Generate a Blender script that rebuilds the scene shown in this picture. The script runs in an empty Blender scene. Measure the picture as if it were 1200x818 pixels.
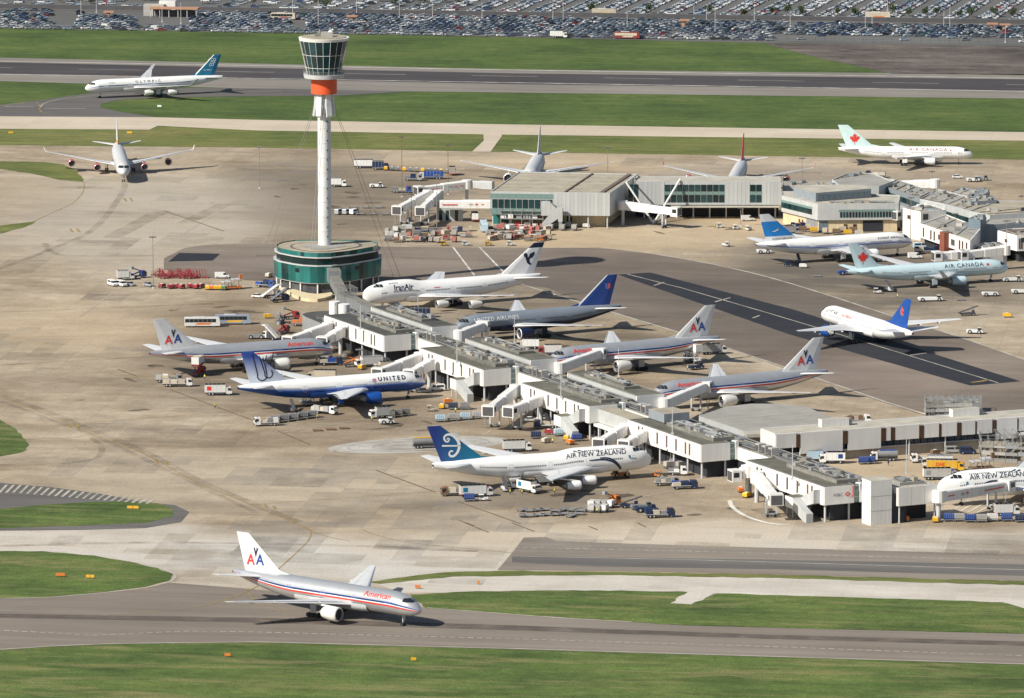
import bpy, bmesh, math, random
from math import sin, cos, pi, radians, sqrt, atan2, hypot, asin, tan
from mathutils import Vector, Matrix
from mathutils.geometry import tessellate_polygon

S = bpy.context.scene
COL = S.collection
random.seed(7)

# ------------------------------------------------------------------ camera, sky, sun, exposure
FOC, PIT, HGT = 7400.0, 0.1625, 337.7          # focal length in photo pixels (1200 wide), pitch, height in metres
CT, ST = cos(PIT), sin(PIT)
cd = bpy.data.cameras.new('camera')
cam = bpy.data.objects.new('camera', cd)
COL.objects.link(cam)
cd.sensor_fit = 'HORIZONTAL'
cd.sensor_width = 36.0
cd.lens = FOC / 1200 * 36
cd.clip_start = 10
cd.clip_end = 60000
cam.location = (0, 0, HGT)
cam.rotation_euler = (pi / 2 - PIT, 0, 0)
S.camera = cam

SUN_AZ, SUN_EL = radians(214), radians(38.8)     # direction towards the sun, counter-clockwise from +X
w = bpy.data.worlds.new('World')
S.world = w
w.use_nodes = True
nt = w.node_tree
sky = nt.nodes.new('ShaderNodeTexSky')
sky.sky_type = 'NISHITA'
sky.sun_disc = False
sky.sun_elevation = SUN_EL
sky.sun_rotation = (pi / 2 - SUN_AZ) % (2 * pi)
sky.air_density = 1.0
sky.dust_density = 1.2
nt.links.new(sky.outputs[0], nt.nodes['Background'].inputs[0])
nt.nodes['Background'].inputs[1].default_value = 0.072
sl = bpy.data.lights.new('sun', 'SUN')
sl.energy = 4.9
sl.angle = radians(0.53)
sl.color = (1.0, 0.94, 0.83)
so = bpy.data.objects.new('sun', sl)
COL.objects.link(so)
so.rotation_euler = Vector((cos(SUN_AZ) * cos(SUN_EL), sin(SUN_AZ) * cos(SUN_EL), sin(SUN_EL))).to_track_quat('Z', 'Y').to_euler()
S.view_settings.view_transform = 'Standard'
S.view_settings.look = 'None'
S.view_settings.exposure = 0.36
S.view_settings.gamma = 1.0
S.cycles.max_bounces = 5
S.cycles.transparent_max_bounces = 24

# ------------------------------------------------------------------ helpers
def G(px, py, z=0.0):
    """ground point (at height z) seen at a place in the 1200 x 818 photograph: used as a survey of the site"""
    a = (px - 600) / FOC
    b = (py - 409) / FOC
    t = (HGT - z) / (ST + b * CT)
    return (a * t, (CT - b * ST) * t)

def srgb(r, g, b):
    f = lambda c: ((c / 255 + 0.055) / 1.055) ** 2.4 if c > 10 else c / 255 / 12.92
    return (f(r), f(g), f(b))

MATS = {}
def mat(name, col, rough=0.55, metal=0.0, var=0.12, scale=0.35, spec=0.5, bump=0.0, rnd=0.0, vert=0.0):
    """painted / plain surface with a little wear from a noise texture"""
    if name in MATS:
        return MATS[name]
    m = bpy.data.materials.new(name)
    m.use_nodes = True
    n, l = m.node_tree.nodes, m.node_tree.links
    b = n['Principled BSDF']
    b.inputs['Roughness'].default_value = rough
    b.inputs['Metallic'].default_value = metal
    b.inputs['Specular IOR Level'].default_value = spec
    if var > 0:
        tc = n.new('ShaderNodeTexCoord')
        no = n.new('ShaderNodeTexNoise')
        no.inputs['Scale'].default_value = scale
        no.inputs['Detail'].default_value = 5
        no.inputs['Roughness'].default_value = 0.6
        l.new(tc.outputs['Object'], no.inputs['Vector'])
        r = n.new('ShaderNodeValToRGB')
        r.color_ramp.elements[0].position = 0.3
        r.color_ramp.elements[1].position = 0.7
        r.color_ramp.elements[0].color = (*[c * (1 - var) for c in col], 1)
        r.color_ramp.elements[1].color = (*[min(1, c * (1 + var)) for c in col], 1)
        l.new(no.outputs['Fac'], r.inputs[0])
        out = r.outputs[0]
        if vert:                      # rain streaks down the cladding
            mp = n.new('ShaderNodeMapping')
            mp.inputs['Scale'].default_value = (2.2, 2.2, .12)
            l.new(tc.outputs['Object'], mp.inputs['Vector'])
            n2 = n.new('ShaderNodeTexNoise')
            n2.inputs['Scale'].default_value = 1.0
            n2.inputs['Detail'].default_value = 4
            l.new(mp.outputs[0], n2.inputs['Vector'])
            m2 = n.new('ShaderNodeMapRange')
            m2.inputs[1].default_value = .35
            m2.inputs[2].default_value = .65
            m2.inputs[3].default_value = 1 - vert
            m2.inputs[4].default_value = 1.0
            l.new(n2.outputs['Fac'], m2.inputs[0])
            x2 = n.new('ShaderNodeVectorMath'); x2.operation = 'SCALE'
            l.new(out, x2.inputs[0]); l.new(m2.outputs[0], x2.inputs['Scale'])
            out = x2.outputs[0]
        if rnd:                       # every panel, pane and vehicle weathers differently
            oi = n.new('ShaderNodeObjectInfo')
            m3 = n.new('ShaderNodeMapRange')
            m3.inputs[3].default_value = 1 - rnd
            m3.inputs[4].default_value = 1 + rnd * .4
            l.new(oi.outputs['Random'], m3.inputs[0])
            x3 = n.new('ShaderNodeVectorMath'); x3.operation = 'SCALE'
            l.new(out, x3.inputs[0]); l.new(m3.outputs[0], x3.inputs['Scale'])
            out = x3.outputs[0]
        l.new(out, b.inputs['Base Color'])
        if bump:
            bp = n.new('ShaderNodeBump')
            bp.inputs['Strength'].default_value = bump
            l.new(no.outputs['Fac'], bp.inputs['Height'])
            l.new(bp.outputs[0], b.inputs['Normal'])
    else:
        b.inputs['Base Color'].default_value = (*col, 1)
    MATS[name] = m
    return m

class MB:
    """collects faces, then links them as one mesh object"""
    def __init__(s):
        s.v, s.f, s.m, s.mats = [], [], [], []
    def mi(s, m):
        if m not in s.mats:
            s.mats.append(m)
        return s.mats.index(m)
    def face(s, pts, m):
        i = len(s.v)
        s.v += [tuple(p) for p in pts]
        s.f.append(tuple(range(i, i + len(pts))))
        s.m.append(s.mi(m))
    def box(s, x0, x1, y0, y1, z0, z1, m, top=None):
        i = len(s.v)
        s.v += [(x0, y0, z0), (x1, y0, z0), (x1, y1, z0), (x0, y1, z0), (x0, y0, z1), (x1, y0, z1), (x1, y1, z1), (x0, y1, z1)]
        k, kt = s.mi(m), s.mi(top or m)
        for q, mm in (((3, 2, 1, 0), k), ((4, 5, 6, 7), kt), ((0, 1, 5, 4), k), ((1, 2, 6, 5), k), ((2, 3, 7, 6), k), ((3, 0, 4, 7), k)):
            s.f.append(tuple(i + a for a in q))
            s.m.append(mm)
        return s
    def prism(s, poly, z0, z1, m, top=None, bottom=True):
        """poly: ground outline, z1 may be a function of the point"""
        n = len(poly)
        a = sum(poly[k][0] * poly[(k + 1) % n][1] - poly[(k + 1) % n][0] * poly[k][1] for k in range(n))
        if a < 0:
            poly = poly[::-1]
        zt = z1 if callable(z1) else (lambda p: z1)
        zb = z0 if callable(z0) else (lambda p: z0)
        i = len(s.v)
        s.v += [(p[0], p[1], zb(p)) for p in poly] + [(p[0], p[1], zt(p)) for p in poly]
        k, kt = s.mi(m), s.mi(top or m)
        for j in range(n):
            s.f.append((i + j, i + (j + 1) % n, i + n + (j + 1) % n, i + n + j))
            s.m.append(k)
        tris = tessellate_polygon([[Vector((p[0], p[1], 0)) for p in poly]])
        for t in tris:
            q = [Vector((*poly[c][:2], 0)) for c in t]
            if (q[1] - q[0]).cross(q[2] - q[0]).z < 0:
                t = t[::-1]
            s.f.append(tuple(i + n + c for c in t)); s.m.append(kt)
            if bottom:
                s.f.append(tuple(i + c for c in t[::-1])); s.m.append(k)
        return s
    def tube(s, p, q, r, m, n=8, r2=None, caps=True):
        p, q = Vector(p), Vector(q)
        r2 = r if r2 is None else r2
        d = (q - p).normalized()
        u = d.orthogonal().normalized()
        v = d.cross(u)
        i = len(s.v)
        for c, rr in ((p, r), (q, r2)):
            for k in range(n):
                a = 2 * pi * k / n
                s.v.append(tuple(c + (u * cos(a) + v * sin(a)) * rr))
        k = s.mi(m)
        for j in range(n):
            s.f.append((i + j, i + (j + 1) % n, i + n + (j + 1) % n, i + n + j)); s.m.append(k)
        if caps:
            s.f.append(tuple(range(i, i + n))[::-1]); s.m.append(k)
            s.f.append(tuple(range(i + n, i + 2 * n))); s.m.append(k)
        return s
    def rings(s, rr, m, closed=True, cap0=False, cap1=False):
        """loft between rings of equal length; m may be a list with one material per column"""
        i, n = len(s.v), len(rr[0])
        for r in rr:
            s.v += [tuple(p) for p in r]
        nn = n if closed else n - 1
        for a in range(len(rr) - 1):
            for j in range(nn):
                s.f.append((i + a * n + j, i + a * n + (j + 1) % n, i + (a + 1) * n + (j + 1) % n, i + (a + 1) * n + j))
                s.m.append(s.mi(m[j] if isinstance(m, list) else m))
        mm = m[0] if isinstance(m, list) else m
        if cap0:
            s.f.append(tuple(range(i, i + n))[::-1]); s.m.append(s.mi(mm))
        if cap1:
            e = i + (len(rr) - 1) * n
            s.f.append(tuple(range(e, e + n))); s.m.append(s.mi(mm))
        return s
    def tris2d(s, verts, faces, fn, m):
        i = len(s.v)
        s.v += [tuple(fn(a, b)) for a, b in verts]
        k = s.mi(m)
        for f in faces:
            s.f.append(tuple(i + c for c in f)); s.m.append(k)
    def mesh(s, name, smooth=False):
        me = bpy.data.meshes.new(name)
        me.from_pydata(s.v, [], s.f)
        for m in s.mats:
            me.materials.append(m)
        me.polygons.foreach_set('material_index', s.m)
        if smooth:
            me.polygons.foreach_set('use_smooth', [True] * len(s.f))
            try:
                me.set_sharp_from_angle(angle=radians(35))
            except Exception:
                pass
        me.update()
        return me
    def build(s, name, parent=None, smooth=False, loc=None, rz=0.0):
        return link(name, s.mesh(name, smooth), parent, loc, rz)

def link(name, me, parent=None, loc=None, rz=0.0):
    o = bpy.data.objects.new(name, me)
    COL.objects.link(o)
    if parent:
        o.parent = parent
    if loc:
        o.location = loc
    if rz:
        o.rotation_euler.z = rz
    return o

def tag(o, label, cat, group=None):
    o['label'] = label
    o['category'] = cat
    if group:
        o['group'] = group
    return o

def thing(name, label, cat, loc=(0, 0, 0), rz=0.0, group=None):
    o = bpy.data.objects.new(name, None)
    COL.objects.link(o)
    o.empty_display_size = 1
    o.location = loc
    o.rotation_euler.z = rz
    return tag(o, label, cat, group)

def copy_thing(src, loc, rz, label, group=None):
    def rec(o, par):
        c = o.copy()
        COL.objects.link(c)
        if par:
            c.parent = par
        for ch in o.children:
            rec(ch, c)
        return c
    r = rec(src, None)
    r.location = loc
    r.rotation_euler.z = rz
    r['label'] = label
    if group:
        r['group'] = group
    return r

def smooth_px(pts, n=6, closed=True):
    """Catmull-Rom through picture points"""
    out, N = [], len(pts)
    for i in range(N if closed else N - 1):
        p0, p1, p2, p3 = (pts[(i + k) % N] if closed else pts[min(max(i + k, 0), N - 1)] for k in (-1, 0, 1, 2))
        for j in range(n):
            t = j / n
            out.append(tuple(0.5 * (2 * b + (c - a) * t + (2 * a - 5 * b + 4 * c - d) * t * t + (3 * b - a - 3 * c + d) * t ** 3)
                             for a, b, c, d in zip(p0, p1, p2, p3)))
    if not closed:
        out.append(tuple(pts[-1]))
    return out

def sheet(name, pts, m, z, px=True, smooth=0):
    if smooth:
        pts = smooth_px(pts, smooth)
    P = [G(*p) for p in pts] if px else pts
    if m.name.startswith(('grass', 'airfield', 'dry', 'bare')) and px:
        rj = random.Random(len(P) + int(P[0][0] * 10))
        Q = []
        for i, p in enumerate(P):
            a, b = Vector(p), Vector(P[(i + 1) % len(P)])
            n = int(min(160, max(1, (b - a).length / 3.0)))
            nn = Vector((-(b - a).y, (b - a).x)).normalized()
            for j in range(n):
                q = a.lerp(b, j / n) + nn * (rj.uniform(-.55, .55) if 0 < j else 0)
                Q.append((q.x, q.y))
        P = Q
    mb = MB()
    k = mb.mi(m)
    mb.v = [(p[0], p[1], z) for p in P]
    for t in tessellate_polygon([[Vector((p[0], p[1], 0)) for p in P]]):
        q = [Vector((*P[c], 0)) for c in t]
        if (q[1] - q[0]).cross(q[2] - q[0]).z < 0:
            t = t[::-1]
        mb.f.append(tuple(t)); mb.m.append(k)
    o = mb.build(name)
    o['kind'] = 'structure'
    return o

def strip(mb, pts, wid, m, z, dash=None, px=True):
    """ribbon of a painted line along ground points"""
    P = [Vector((*(G(*p) if px else p), 0)) for p in pts]
    if dash:
        on, off = dash
        segs, L, acc = [], 0, 0
        for a, b in zip(P, P[1:]):
            d = (b - a).length
            u = (b - a) / d
            t = 0
            while t < d:
                ph = (acc + t) % (on + off)
                step = min(d - t, (on - ph) if ph < on else (on + off - ph)) + 1e-6
                if ph < on:
                    segs.append([a + u * t, a + u * min(d, t + step)])
                t += step
            acc += d
    else:
        segs = [P]
    for sg in segs:
        off = []
        for i, p in enumerate(sg):
            d = (sg[min(i + 1, len(sg) - 1)] - sg[max(i - 1, 0)]).normalized()
            n = Vector((-d.y, d.x, 0)) * wid / 2
            off.append((p + n, p - n))
        for (a, b), (c, d) in zip(off, off[1:]):
            mb.face([(b.x, b.y, z), (d.x, d.y, z), (c.x, c.y, z), (a.x, a.y, z)], m)

# ------------------------------------------------------------------ ground materials
RWY = radians(-8.0)             # bearing of the runway in this survey
def ground_mat(name, tones, stain=None, slab=0.0, slab_var=0.06, joint=0.8, streak=0.35, scale=0.012, rough=0.85, fine=0.06, ang=RWY, stain_lo=0.56, stretch=4.0, spots=(), mid=0.0, fsc=.9):
    m = bpy.data.materials.new(name)
    m.use_nodes = True
    n, l = m.node_tree.nodes, m.node_tree.links
    b = n['Principled BSDF']
    b.inputs['Roughness'].default_value = rough
    b.inputs['Specular IOR Level'].default_value = 0.25
    geo = n.new('ShaderNodeNewGeometry')
    mp = n.new('ShaderNodeMapping')
    mp.vector_type = 'TEXTURE'
    mp.inputs['Rotation'].default_value = (0, 0, ang)
    l.new(geo.outputs['Position'], mp.inputs['Vector'])
    def noise(sc, det, vec=None, rg=0.6, dis=0.0):
        q = n.new('ShaderNodeTexNoise')
        q.inputs['Scale'].default_value = sc
        q.inputs['Detail'].default_value = det
        q.inputs['Roughness'].default_value = rg
        q.inputs['Distortion'].default_value = dis
        l.new(vec or mp.outputs[0], q.inputs['Vector'])
        return q.outputs['Fac']
    def ramp(fac, stops):
        r = n.new('ShaderNodeValToRGB')
        e = r.color_ramp.elements
        while len(e) < len(stops):
            e.new(0.5)
        for el, (p, c) in zip(e, stops):
            el.position = p
            el.color = (*c, 1) if len(c) == 3 else c
        l.new(fac, r.inputs[0])
        return r.outputs[0]
    def mix(a, c, fac, mode='MULTIPLY'):
        q = n.new('ShaderNodeMix')
        q.data_type = 'RGBA'
        q.blend_type = mode
        if isinstance(fac, float):
            q.inputs[0].default_value = fac
        else:
            l.new(fac, q.inputs[0])
        l.new(a, q.inputs[6])
        if isinstance(c, tuple):
            q.inputs[7].default_value = (*c, 1)
        else:
            l.new(c, q.inputs[7])
        return q.outputs[2]
    k = len(tones)
    col = ramp(noise(scale, 7, rg=0.62), [(0.33 + 0.34 * i / max(1, k - 1), t) for i, t in enumerate(tones)])
    st = n.new('ShaderNodeMapping')
    st.inputs['Scale'].default_value = (0.35, stretch * 0.35, 1)
    l.new(mp.outputs[0], st.inputs['Vector'])
    if streak:
        sv = ramp(noise(scale * 3.2, 6, st.outputs[0], 0.65), [(0.35, (1 - streak,) * 3), (0.65, (1 + streak * 0.25,) * 3)])
        col = mix(col, sv, 1.0)
    if mid:
        mv = ramp(noise(scale * 9, 8, rg=.72, dis=.5), [(0.32, (1 - mid,) * 3), (0.68, (1 + mid * .8,) * 3)])
        col = mix(col, mv, 1.0)
    if slab:
        br = n.new('ShaderNodeTexBrick')
        br.offset = 0
        br.inputs['Scale'].default_value = 1
        br.inputs['Brick Width'].default_value = slab
        br.inputs['Row Height'].default_value = slab
        br.inputs['Mortar Size'].default_value = 0.09
        br.inputs['Mortar Smooth'].default_value = 0.3
        br.inputs['Color1'].default_value = (1 - slab_var,) * 3 + (1,)
        br.inputs['Color2'].default_value = (1 + slab_var,) * 3 + (1,)
        br.inputs['Mortar'].default_value = (joint, joint, joint * 0.98, 1)
        l.new(mp.outputs[0], br.inputs['Vector'])
        col = mix(col, br.outputs['Color'], 1.0)
    if stain:
        f = ramp(noise(scale * 2.2, 8, st.outputs[0], 0.7, 0.4), [(stain_lo, (0, 0, 0)), (stain_lo + 0.2, (1, 1, 1))])
        col = mix(col, stain, f, 'MIX')
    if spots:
        # soft edged areas of older, oilier or newer concrete and of cloud shade painted into the colour; their outlines wander with a noise
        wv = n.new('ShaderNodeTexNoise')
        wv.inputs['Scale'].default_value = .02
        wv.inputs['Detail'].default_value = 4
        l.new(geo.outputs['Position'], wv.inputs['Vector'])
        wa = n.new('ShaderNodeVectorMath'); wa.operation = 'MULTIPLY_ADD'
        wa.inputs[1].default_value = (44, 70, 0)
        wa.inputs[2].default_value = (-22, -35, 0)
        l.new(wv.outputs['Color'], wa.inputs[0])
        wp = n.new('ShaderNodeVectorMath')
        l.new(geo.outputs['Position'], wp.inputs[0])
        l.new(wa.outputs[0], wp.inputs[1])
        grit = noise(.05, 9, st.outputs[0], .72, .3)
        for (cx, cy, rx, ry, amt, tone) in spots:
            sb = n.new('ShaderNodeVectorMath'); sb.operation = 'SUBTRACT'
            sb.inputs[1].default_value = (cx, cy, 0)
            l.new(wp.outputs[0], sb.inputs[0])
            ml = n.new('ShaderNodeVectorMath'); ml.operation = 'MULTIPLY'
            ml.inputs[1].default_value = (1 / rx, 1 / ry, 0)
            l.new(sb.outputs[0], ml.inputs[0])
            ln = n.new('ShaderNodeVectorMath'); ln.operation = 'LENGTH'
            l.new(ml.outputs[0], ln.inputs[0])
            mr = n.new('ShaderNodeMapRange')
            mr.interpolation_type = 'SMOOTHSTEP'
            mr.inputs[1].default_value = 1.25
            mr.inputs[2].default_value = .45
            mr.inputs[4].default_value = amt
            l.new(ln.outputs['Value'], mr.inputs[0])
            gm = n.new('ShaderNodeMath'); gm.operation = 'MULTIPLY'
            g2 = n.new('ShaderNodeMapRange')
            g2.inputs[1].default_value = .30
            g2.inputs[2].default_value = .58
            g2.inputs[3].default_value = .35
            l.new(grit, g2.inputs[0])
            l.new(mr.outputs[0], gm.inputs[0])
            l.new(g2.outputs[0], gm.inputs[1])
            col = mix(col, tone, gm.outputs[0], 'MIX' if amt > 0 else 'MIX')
    if fine:
        fv = ramp(noise(fsc, 5, None, 0.7), [(0.3, (1 - fine,) * 3), (0.7, (1 + fine,) * 3)])
        col = mix(col, fv, 1.0)
    l.new(col, b.inputs['Base Color'])
    return m

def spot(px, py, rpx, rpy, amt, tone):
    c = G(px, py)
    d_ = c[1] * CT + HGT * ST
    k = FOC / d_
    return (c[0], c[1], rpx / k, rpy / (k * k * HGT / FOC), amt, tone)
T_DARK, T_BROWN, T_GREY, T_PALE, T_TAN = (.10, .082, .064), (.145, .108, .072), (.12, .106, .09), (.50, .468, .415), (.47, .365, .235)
SPOTS = [spot(400, 235, 160, 52, 1.0, (.17, .14, .105)), spot(330, 215, 90, 40, .7, (.17, .14, .105)), spot(300, 400, 170, 26, .8, T_BROWN), spot(320, 440, 160, 45, .9, (.125, .098, .07)), spot(420, 480, 130, 34, .75, T_BROWN), spot(500, 395, 120, 40, .8, T_DARK),  # dark spots around the tower also paint cloud shade onto the mid apron
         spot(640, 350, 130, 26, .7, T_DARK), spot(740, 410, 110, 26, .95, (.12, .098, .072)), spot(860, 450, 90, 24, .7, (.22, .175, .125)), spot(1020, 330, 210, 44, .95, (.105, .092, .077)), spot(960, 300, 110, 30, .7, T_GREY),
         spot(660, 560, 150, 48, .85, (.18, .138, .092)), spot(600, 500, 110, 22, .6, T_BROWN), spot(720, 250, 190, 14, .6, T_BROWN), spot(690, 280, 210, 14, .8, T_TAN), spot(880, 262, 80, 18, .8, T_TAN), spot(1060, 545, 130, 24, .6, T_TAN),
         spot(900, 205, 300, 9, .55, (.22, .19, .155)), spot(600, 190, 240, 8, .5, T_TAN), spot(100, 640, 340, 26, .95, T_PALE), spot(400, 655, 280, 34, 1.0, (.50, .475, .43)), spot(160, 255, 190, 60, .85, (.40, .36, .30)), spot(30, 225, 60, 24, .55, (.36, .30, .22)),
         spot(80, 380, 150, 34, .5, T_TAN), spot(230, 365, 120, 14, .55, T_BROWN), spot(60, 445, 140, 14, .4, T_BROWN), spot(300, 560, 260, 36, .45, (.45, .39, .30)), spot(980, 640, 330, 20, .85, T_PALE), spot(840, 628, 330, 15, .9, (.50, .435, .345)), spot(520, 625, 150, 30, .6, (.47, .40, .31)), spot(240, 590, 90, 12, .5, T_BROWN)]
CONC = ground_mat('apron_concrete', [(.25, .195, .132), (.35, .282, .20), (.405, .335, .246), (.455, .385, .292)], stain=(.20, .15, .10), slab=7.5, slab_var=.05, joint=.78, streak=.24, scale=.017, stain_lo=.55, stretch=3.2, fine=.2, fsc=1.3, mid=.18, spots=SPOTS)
CONC_PALE = ground_mat('pale_concrete', [(.44, .40, .345), (.51, .475, .42), (.56, .525, .47)], stain=(.37, .32, .25), slab=7.5, slab_var=.05, joint=.9, streak=.15, scale=.02, fine=.08)
WASHED = ground_mat('washed_concrete', [(.36, .345, .32), (.50, .48, .45)], stain=(.22, .19, .15), streak=.35, scale=.05, stretch=2, stain_lo=.48, fine=.1)
CONC_TAN = ground_mat('tan_concrete', [(.36, .305, .22), (.43, .37, .28)], stain=(.30, .25, .19), slab=7.5, slab_var=.04, streak=.2)
CONC_DARK = ground_mat('worn_concrete', [(.165, .135, .10), (.215, .18, .135), (.26, .22, .17)], stain=(.115, .095, .075), slab=7.5, slab_var=.05, streak=.35, stain_lo=.5)
STRIP_CONC = ground_mat('taxi_strip_concrete', [(.47, .40, .31), (.54, .475, .38)], stain=(.40, .33, .25), slab=15, slab_var=.03, streak=.12)
ASPH = ground_mat('taxiway_asphalt', [(.19, .162, .135), (.228, .197, .165), (.255, .222, .186)], stain=(.145, .122, .10), streak=.22, scale=.008, stretch=14)
ASPH_PINK = ground_mat('apron_asphalt', [(.128, .103, .085), (.192, .157, .128), (.252, .21, .17)], stain=(.09, .075, .062), streak=.25, scale=.010, stretch=5, fine=.1, spots=[spot(900, 360, 200, 40, .8, (.10, .086, .072)), spot(1000, 440, 150, 26, .6, (.24, .19, .16)), spot(400, 305, 200, 14, .6, (.24, .20, .17)), spot(660, 330, 120, 22, .7, (.115, .098, .086))])
ASPH_GREY = ground_mat('grey_asphalt', [(.115, .108, .102), (.15, .142, .134)], streak=.25, scale=.008, stretch=16)
ASPH_DARK = ground_mat('new_asphalt', [(.022, .024, .031), (.032, .034, .041)], streak=.2, scale=.03)
RUNWAY = ground_mat('runway_asphalt', [(.058, .052, .055), (.082, .075, .078)], streak=.35, scale=.010, stretch=20)
SHOULDER = ground_mat('runway_shoulder', [(.20, .182, .162), (.25, .23, .205)], streak=.2, scale=.01, stretch=14)
EARTH = ground_mat('bare_earth', [(.08, .066, .06), (.13, .108, .096), (.165, .14, .122)], stain=(.21, .185, .16), streak=.45, scale=.02, mid=.3, fine=.2)
PARKING = ground_mat('car_park_asphalt', [(.10, .10, .10), (.135, .135, .13)], streak=.1, scale=.02)
GRASS = ground_mat('grass', [(.056, .092, .022), (.090, .137, .032), (.128, .165, .044)], stain=(.21, .19, .082), streak=.32, scale=.03, fine=.42, fsc=1.5, rough=.95, stain_lo=.50, stretch=5, mid=.26)
GRASS_FAR = ground_mat('airfield_grass', [(.050, .084, .022), (.076, .120, .029), (.108, .145, .038)], stain=(.155, .155, .06), streak=.32, scale=.02, fine=.34, fsc=1.2, mid=.24, rough=.95, stretch=14, stain_lo=.57)
GRASS_DRY = ground_mat('dry_grass', [(.085, .115, .03), (.14, .16, .045), (.20, .19, .068)], stain=(.28, .23, .10), streak=.32, scale=.015, fine=.2, mid=.2, rough=.95, stretch=18)
WEAR = ground_mat('tyre_wear', [(.11, .092, .08), (.15, .126, .11)], streak=.3, scale=.02, stretch=20)
TRACK = ground_mat('track_on_concrete', [(.16, .125, .09), (.24, .19, .13)], streak=.3, scale=.05, stretch=3, fine=.15)
def worn(m, lo, hi):
    """lets the paving below show through where the marks have worn away"""
    n, l = m.node_tree.nodes, m.node_tree.links
    b = n['Principled BSDF']
    geo = n.new('ShaderNodeNewGeometry')
    q = n.new('ShaderNodeTexNoise')
    q.inputs['Scale'].default_value = .12
    q.inputs['Detail'].default_value = 6
    l.new(geo.outputs['Position'], q.inputs['Vector'])
    mr = n.new('ShaderNodeMapRange')
    mr.inputs[1].default_value = .3
    mr.inputs[2].default_value = .7
    mr.inputs[3].default_value = lo
    mr.inputs[4].default_value = hi
    l.new(q.outputs['Fac'], mr.inputs[0])
    l.new(mr.outputs[0], b.inputs['Alpha'])
worn(TRACK, .0, .30)
LINE_W = mat('line_white', (.72, .71, .66), .8, var=.18, scale=.25)
LINE_Y = mat('line_yellow', (.36, .25, .075), .8, var=.2, scale=.25)
LINE_PALE = mat('line_pale', (.48, .45, .38), .8, var=.2, scale=.2)
worn(LINE_Y, .3, .95)
worn(LINE_PALE, .5, 1.0)
worn(LINE_W, .35, .95)
worn(WEAR, .15, .75)
LINE_BROWN = mat('joint_brown', (.16, .11, .06), .9, var=.3, scale=.2)

# ------------------------------------------------------------------ ground layout
o = sheet('ground', [(-6000, 600), (6000, 600), (6000, 26000), (-6000, 26000)], GRASS_FAR, -0.06, px=False)
sheet('near_grass', [(-300, 766), (0, 761), (60, 757), (130, 754), (300, 752), (600, 760), (1200, 778), (1500, 788), (1500, 1000), (-300, 1000)], GRASS, 0.0)
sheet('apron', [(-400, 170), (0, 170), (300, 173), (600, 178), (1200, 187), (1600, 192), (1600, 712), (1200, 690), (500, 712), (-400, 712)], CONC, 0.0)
# far side: car park, verge, runway
sheet('car_park', [(-500, 26), (0, 33), (600, 43.5), (900, 50.5), (1200, 54), (1700, 60), (1900, -150), (-800, -150)], PARKING, 0.0)
sheet('bare_ground', [(895, 51), (1200, 54), (1700, 60), (1700, 94), (1200, 88), (1045, 86), (960, 68)], EARTH, 0.0)
sheet('runway_shoulder', [(-500, 60), (0, 67.5), (600, 81.5), (1200, 87), (1700, 91), (1700, 122), (1200, 115.5), (600, 108.5), (330, 105), (0, 95), (-500, 88)], SHOULDER, 0.0)
sheet('runway', [(-500, 66), (0, 73), (600, 86), (1200, 93), (1700, 99), (1700, 112), (1200, 106.5), (600, 98.5), (0, 86.5), (-500, 79)], RUNWAY, 0.04)
mb = MB()
for a, b in (((0, 72), (1200, 92)), ((0, 87), (1200, 107))):
    A, B = Vector(G(*a)), Vector(G(*b))
    d = (B - A).normalized()
    strip(mb, [tuple(A - d * 300), tuple(B + d * 300)], 1.3, LINE_W, 0.08, px=False)
A, B = Vector(G(0, 79.3)), Vector(G(1200, 99.3))
d = (B - A).normalized()
A = Vector(G(92, 81.1)) - d * 300
strip(mb, [tuple(A), tuple(A + d * 1200)], .7, LINE_PALE, 0.08, dash=(30, 30), px=False)
mb.build('runway_marking')['kind'] = 'structure'
sheet('exit_taxiway', [(-300, 118), (0, 123), (50, 117), (100, 110), (150, 105), (230, 103), (330, 104), (480, 107), (400, 112), (330, 112.5), (200, 114), (140, 117), (118, 122), (118, 126), (140, 131), (180, 137), (180, 142), (0, 139), (-300, 136)], ASPH_GREY, 0.02)
sheet('far_taxiway', [(-500, 128), (0, 136.5), (180, 137.5), (300, 140.5), (600, 146), (1200, 155), (1700, 163), (1700, 174), (1200, 165), (600, 158), (300, 153), (185, 147.5), (175, 152), (0, 151), (-500, 149)], STRIP_CONC, 0.06)
sheet('taxiway_verge', [(-500, 150), (0, 151), (175, 152), (185, 148), (300, 152.5), (565, 156), (1200, 165), (1700, 173), (1700, 198), (1200, 187), (900, 183), (600, 178), (300, 173), (0, 170), (-500, 166)], GRASS_DRY, 0.04)
sheet('link_taxiway', [(566, 150), (588, 150), (588, 160), (582, 168), (575, 178), (553, 178), (567, 165)], STRIP_CONC, 0.10)
mb = MB()
strip(mb, smooth_px([(0, 124), (20, 122), (40, 119), (46, 123), (48, 131), (60, 134)], 4, False), .6, LINE_Y, .10)
strip(mb, smooth_px([(46, 128), (55, 120), (90, 114), (140, 111), (230, 108), (330, 107)], 5, False), .6, LINE_PALE, .10)
for x0, x1, y in ((5, 40, 125), (52, 100, 127)):
    strip(mb, [(x0, y), (x1, y + .5)], 1.0, LINE_PALE, .10)
mb.build('exit_marking')['kind'] = 'structure'
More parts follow.
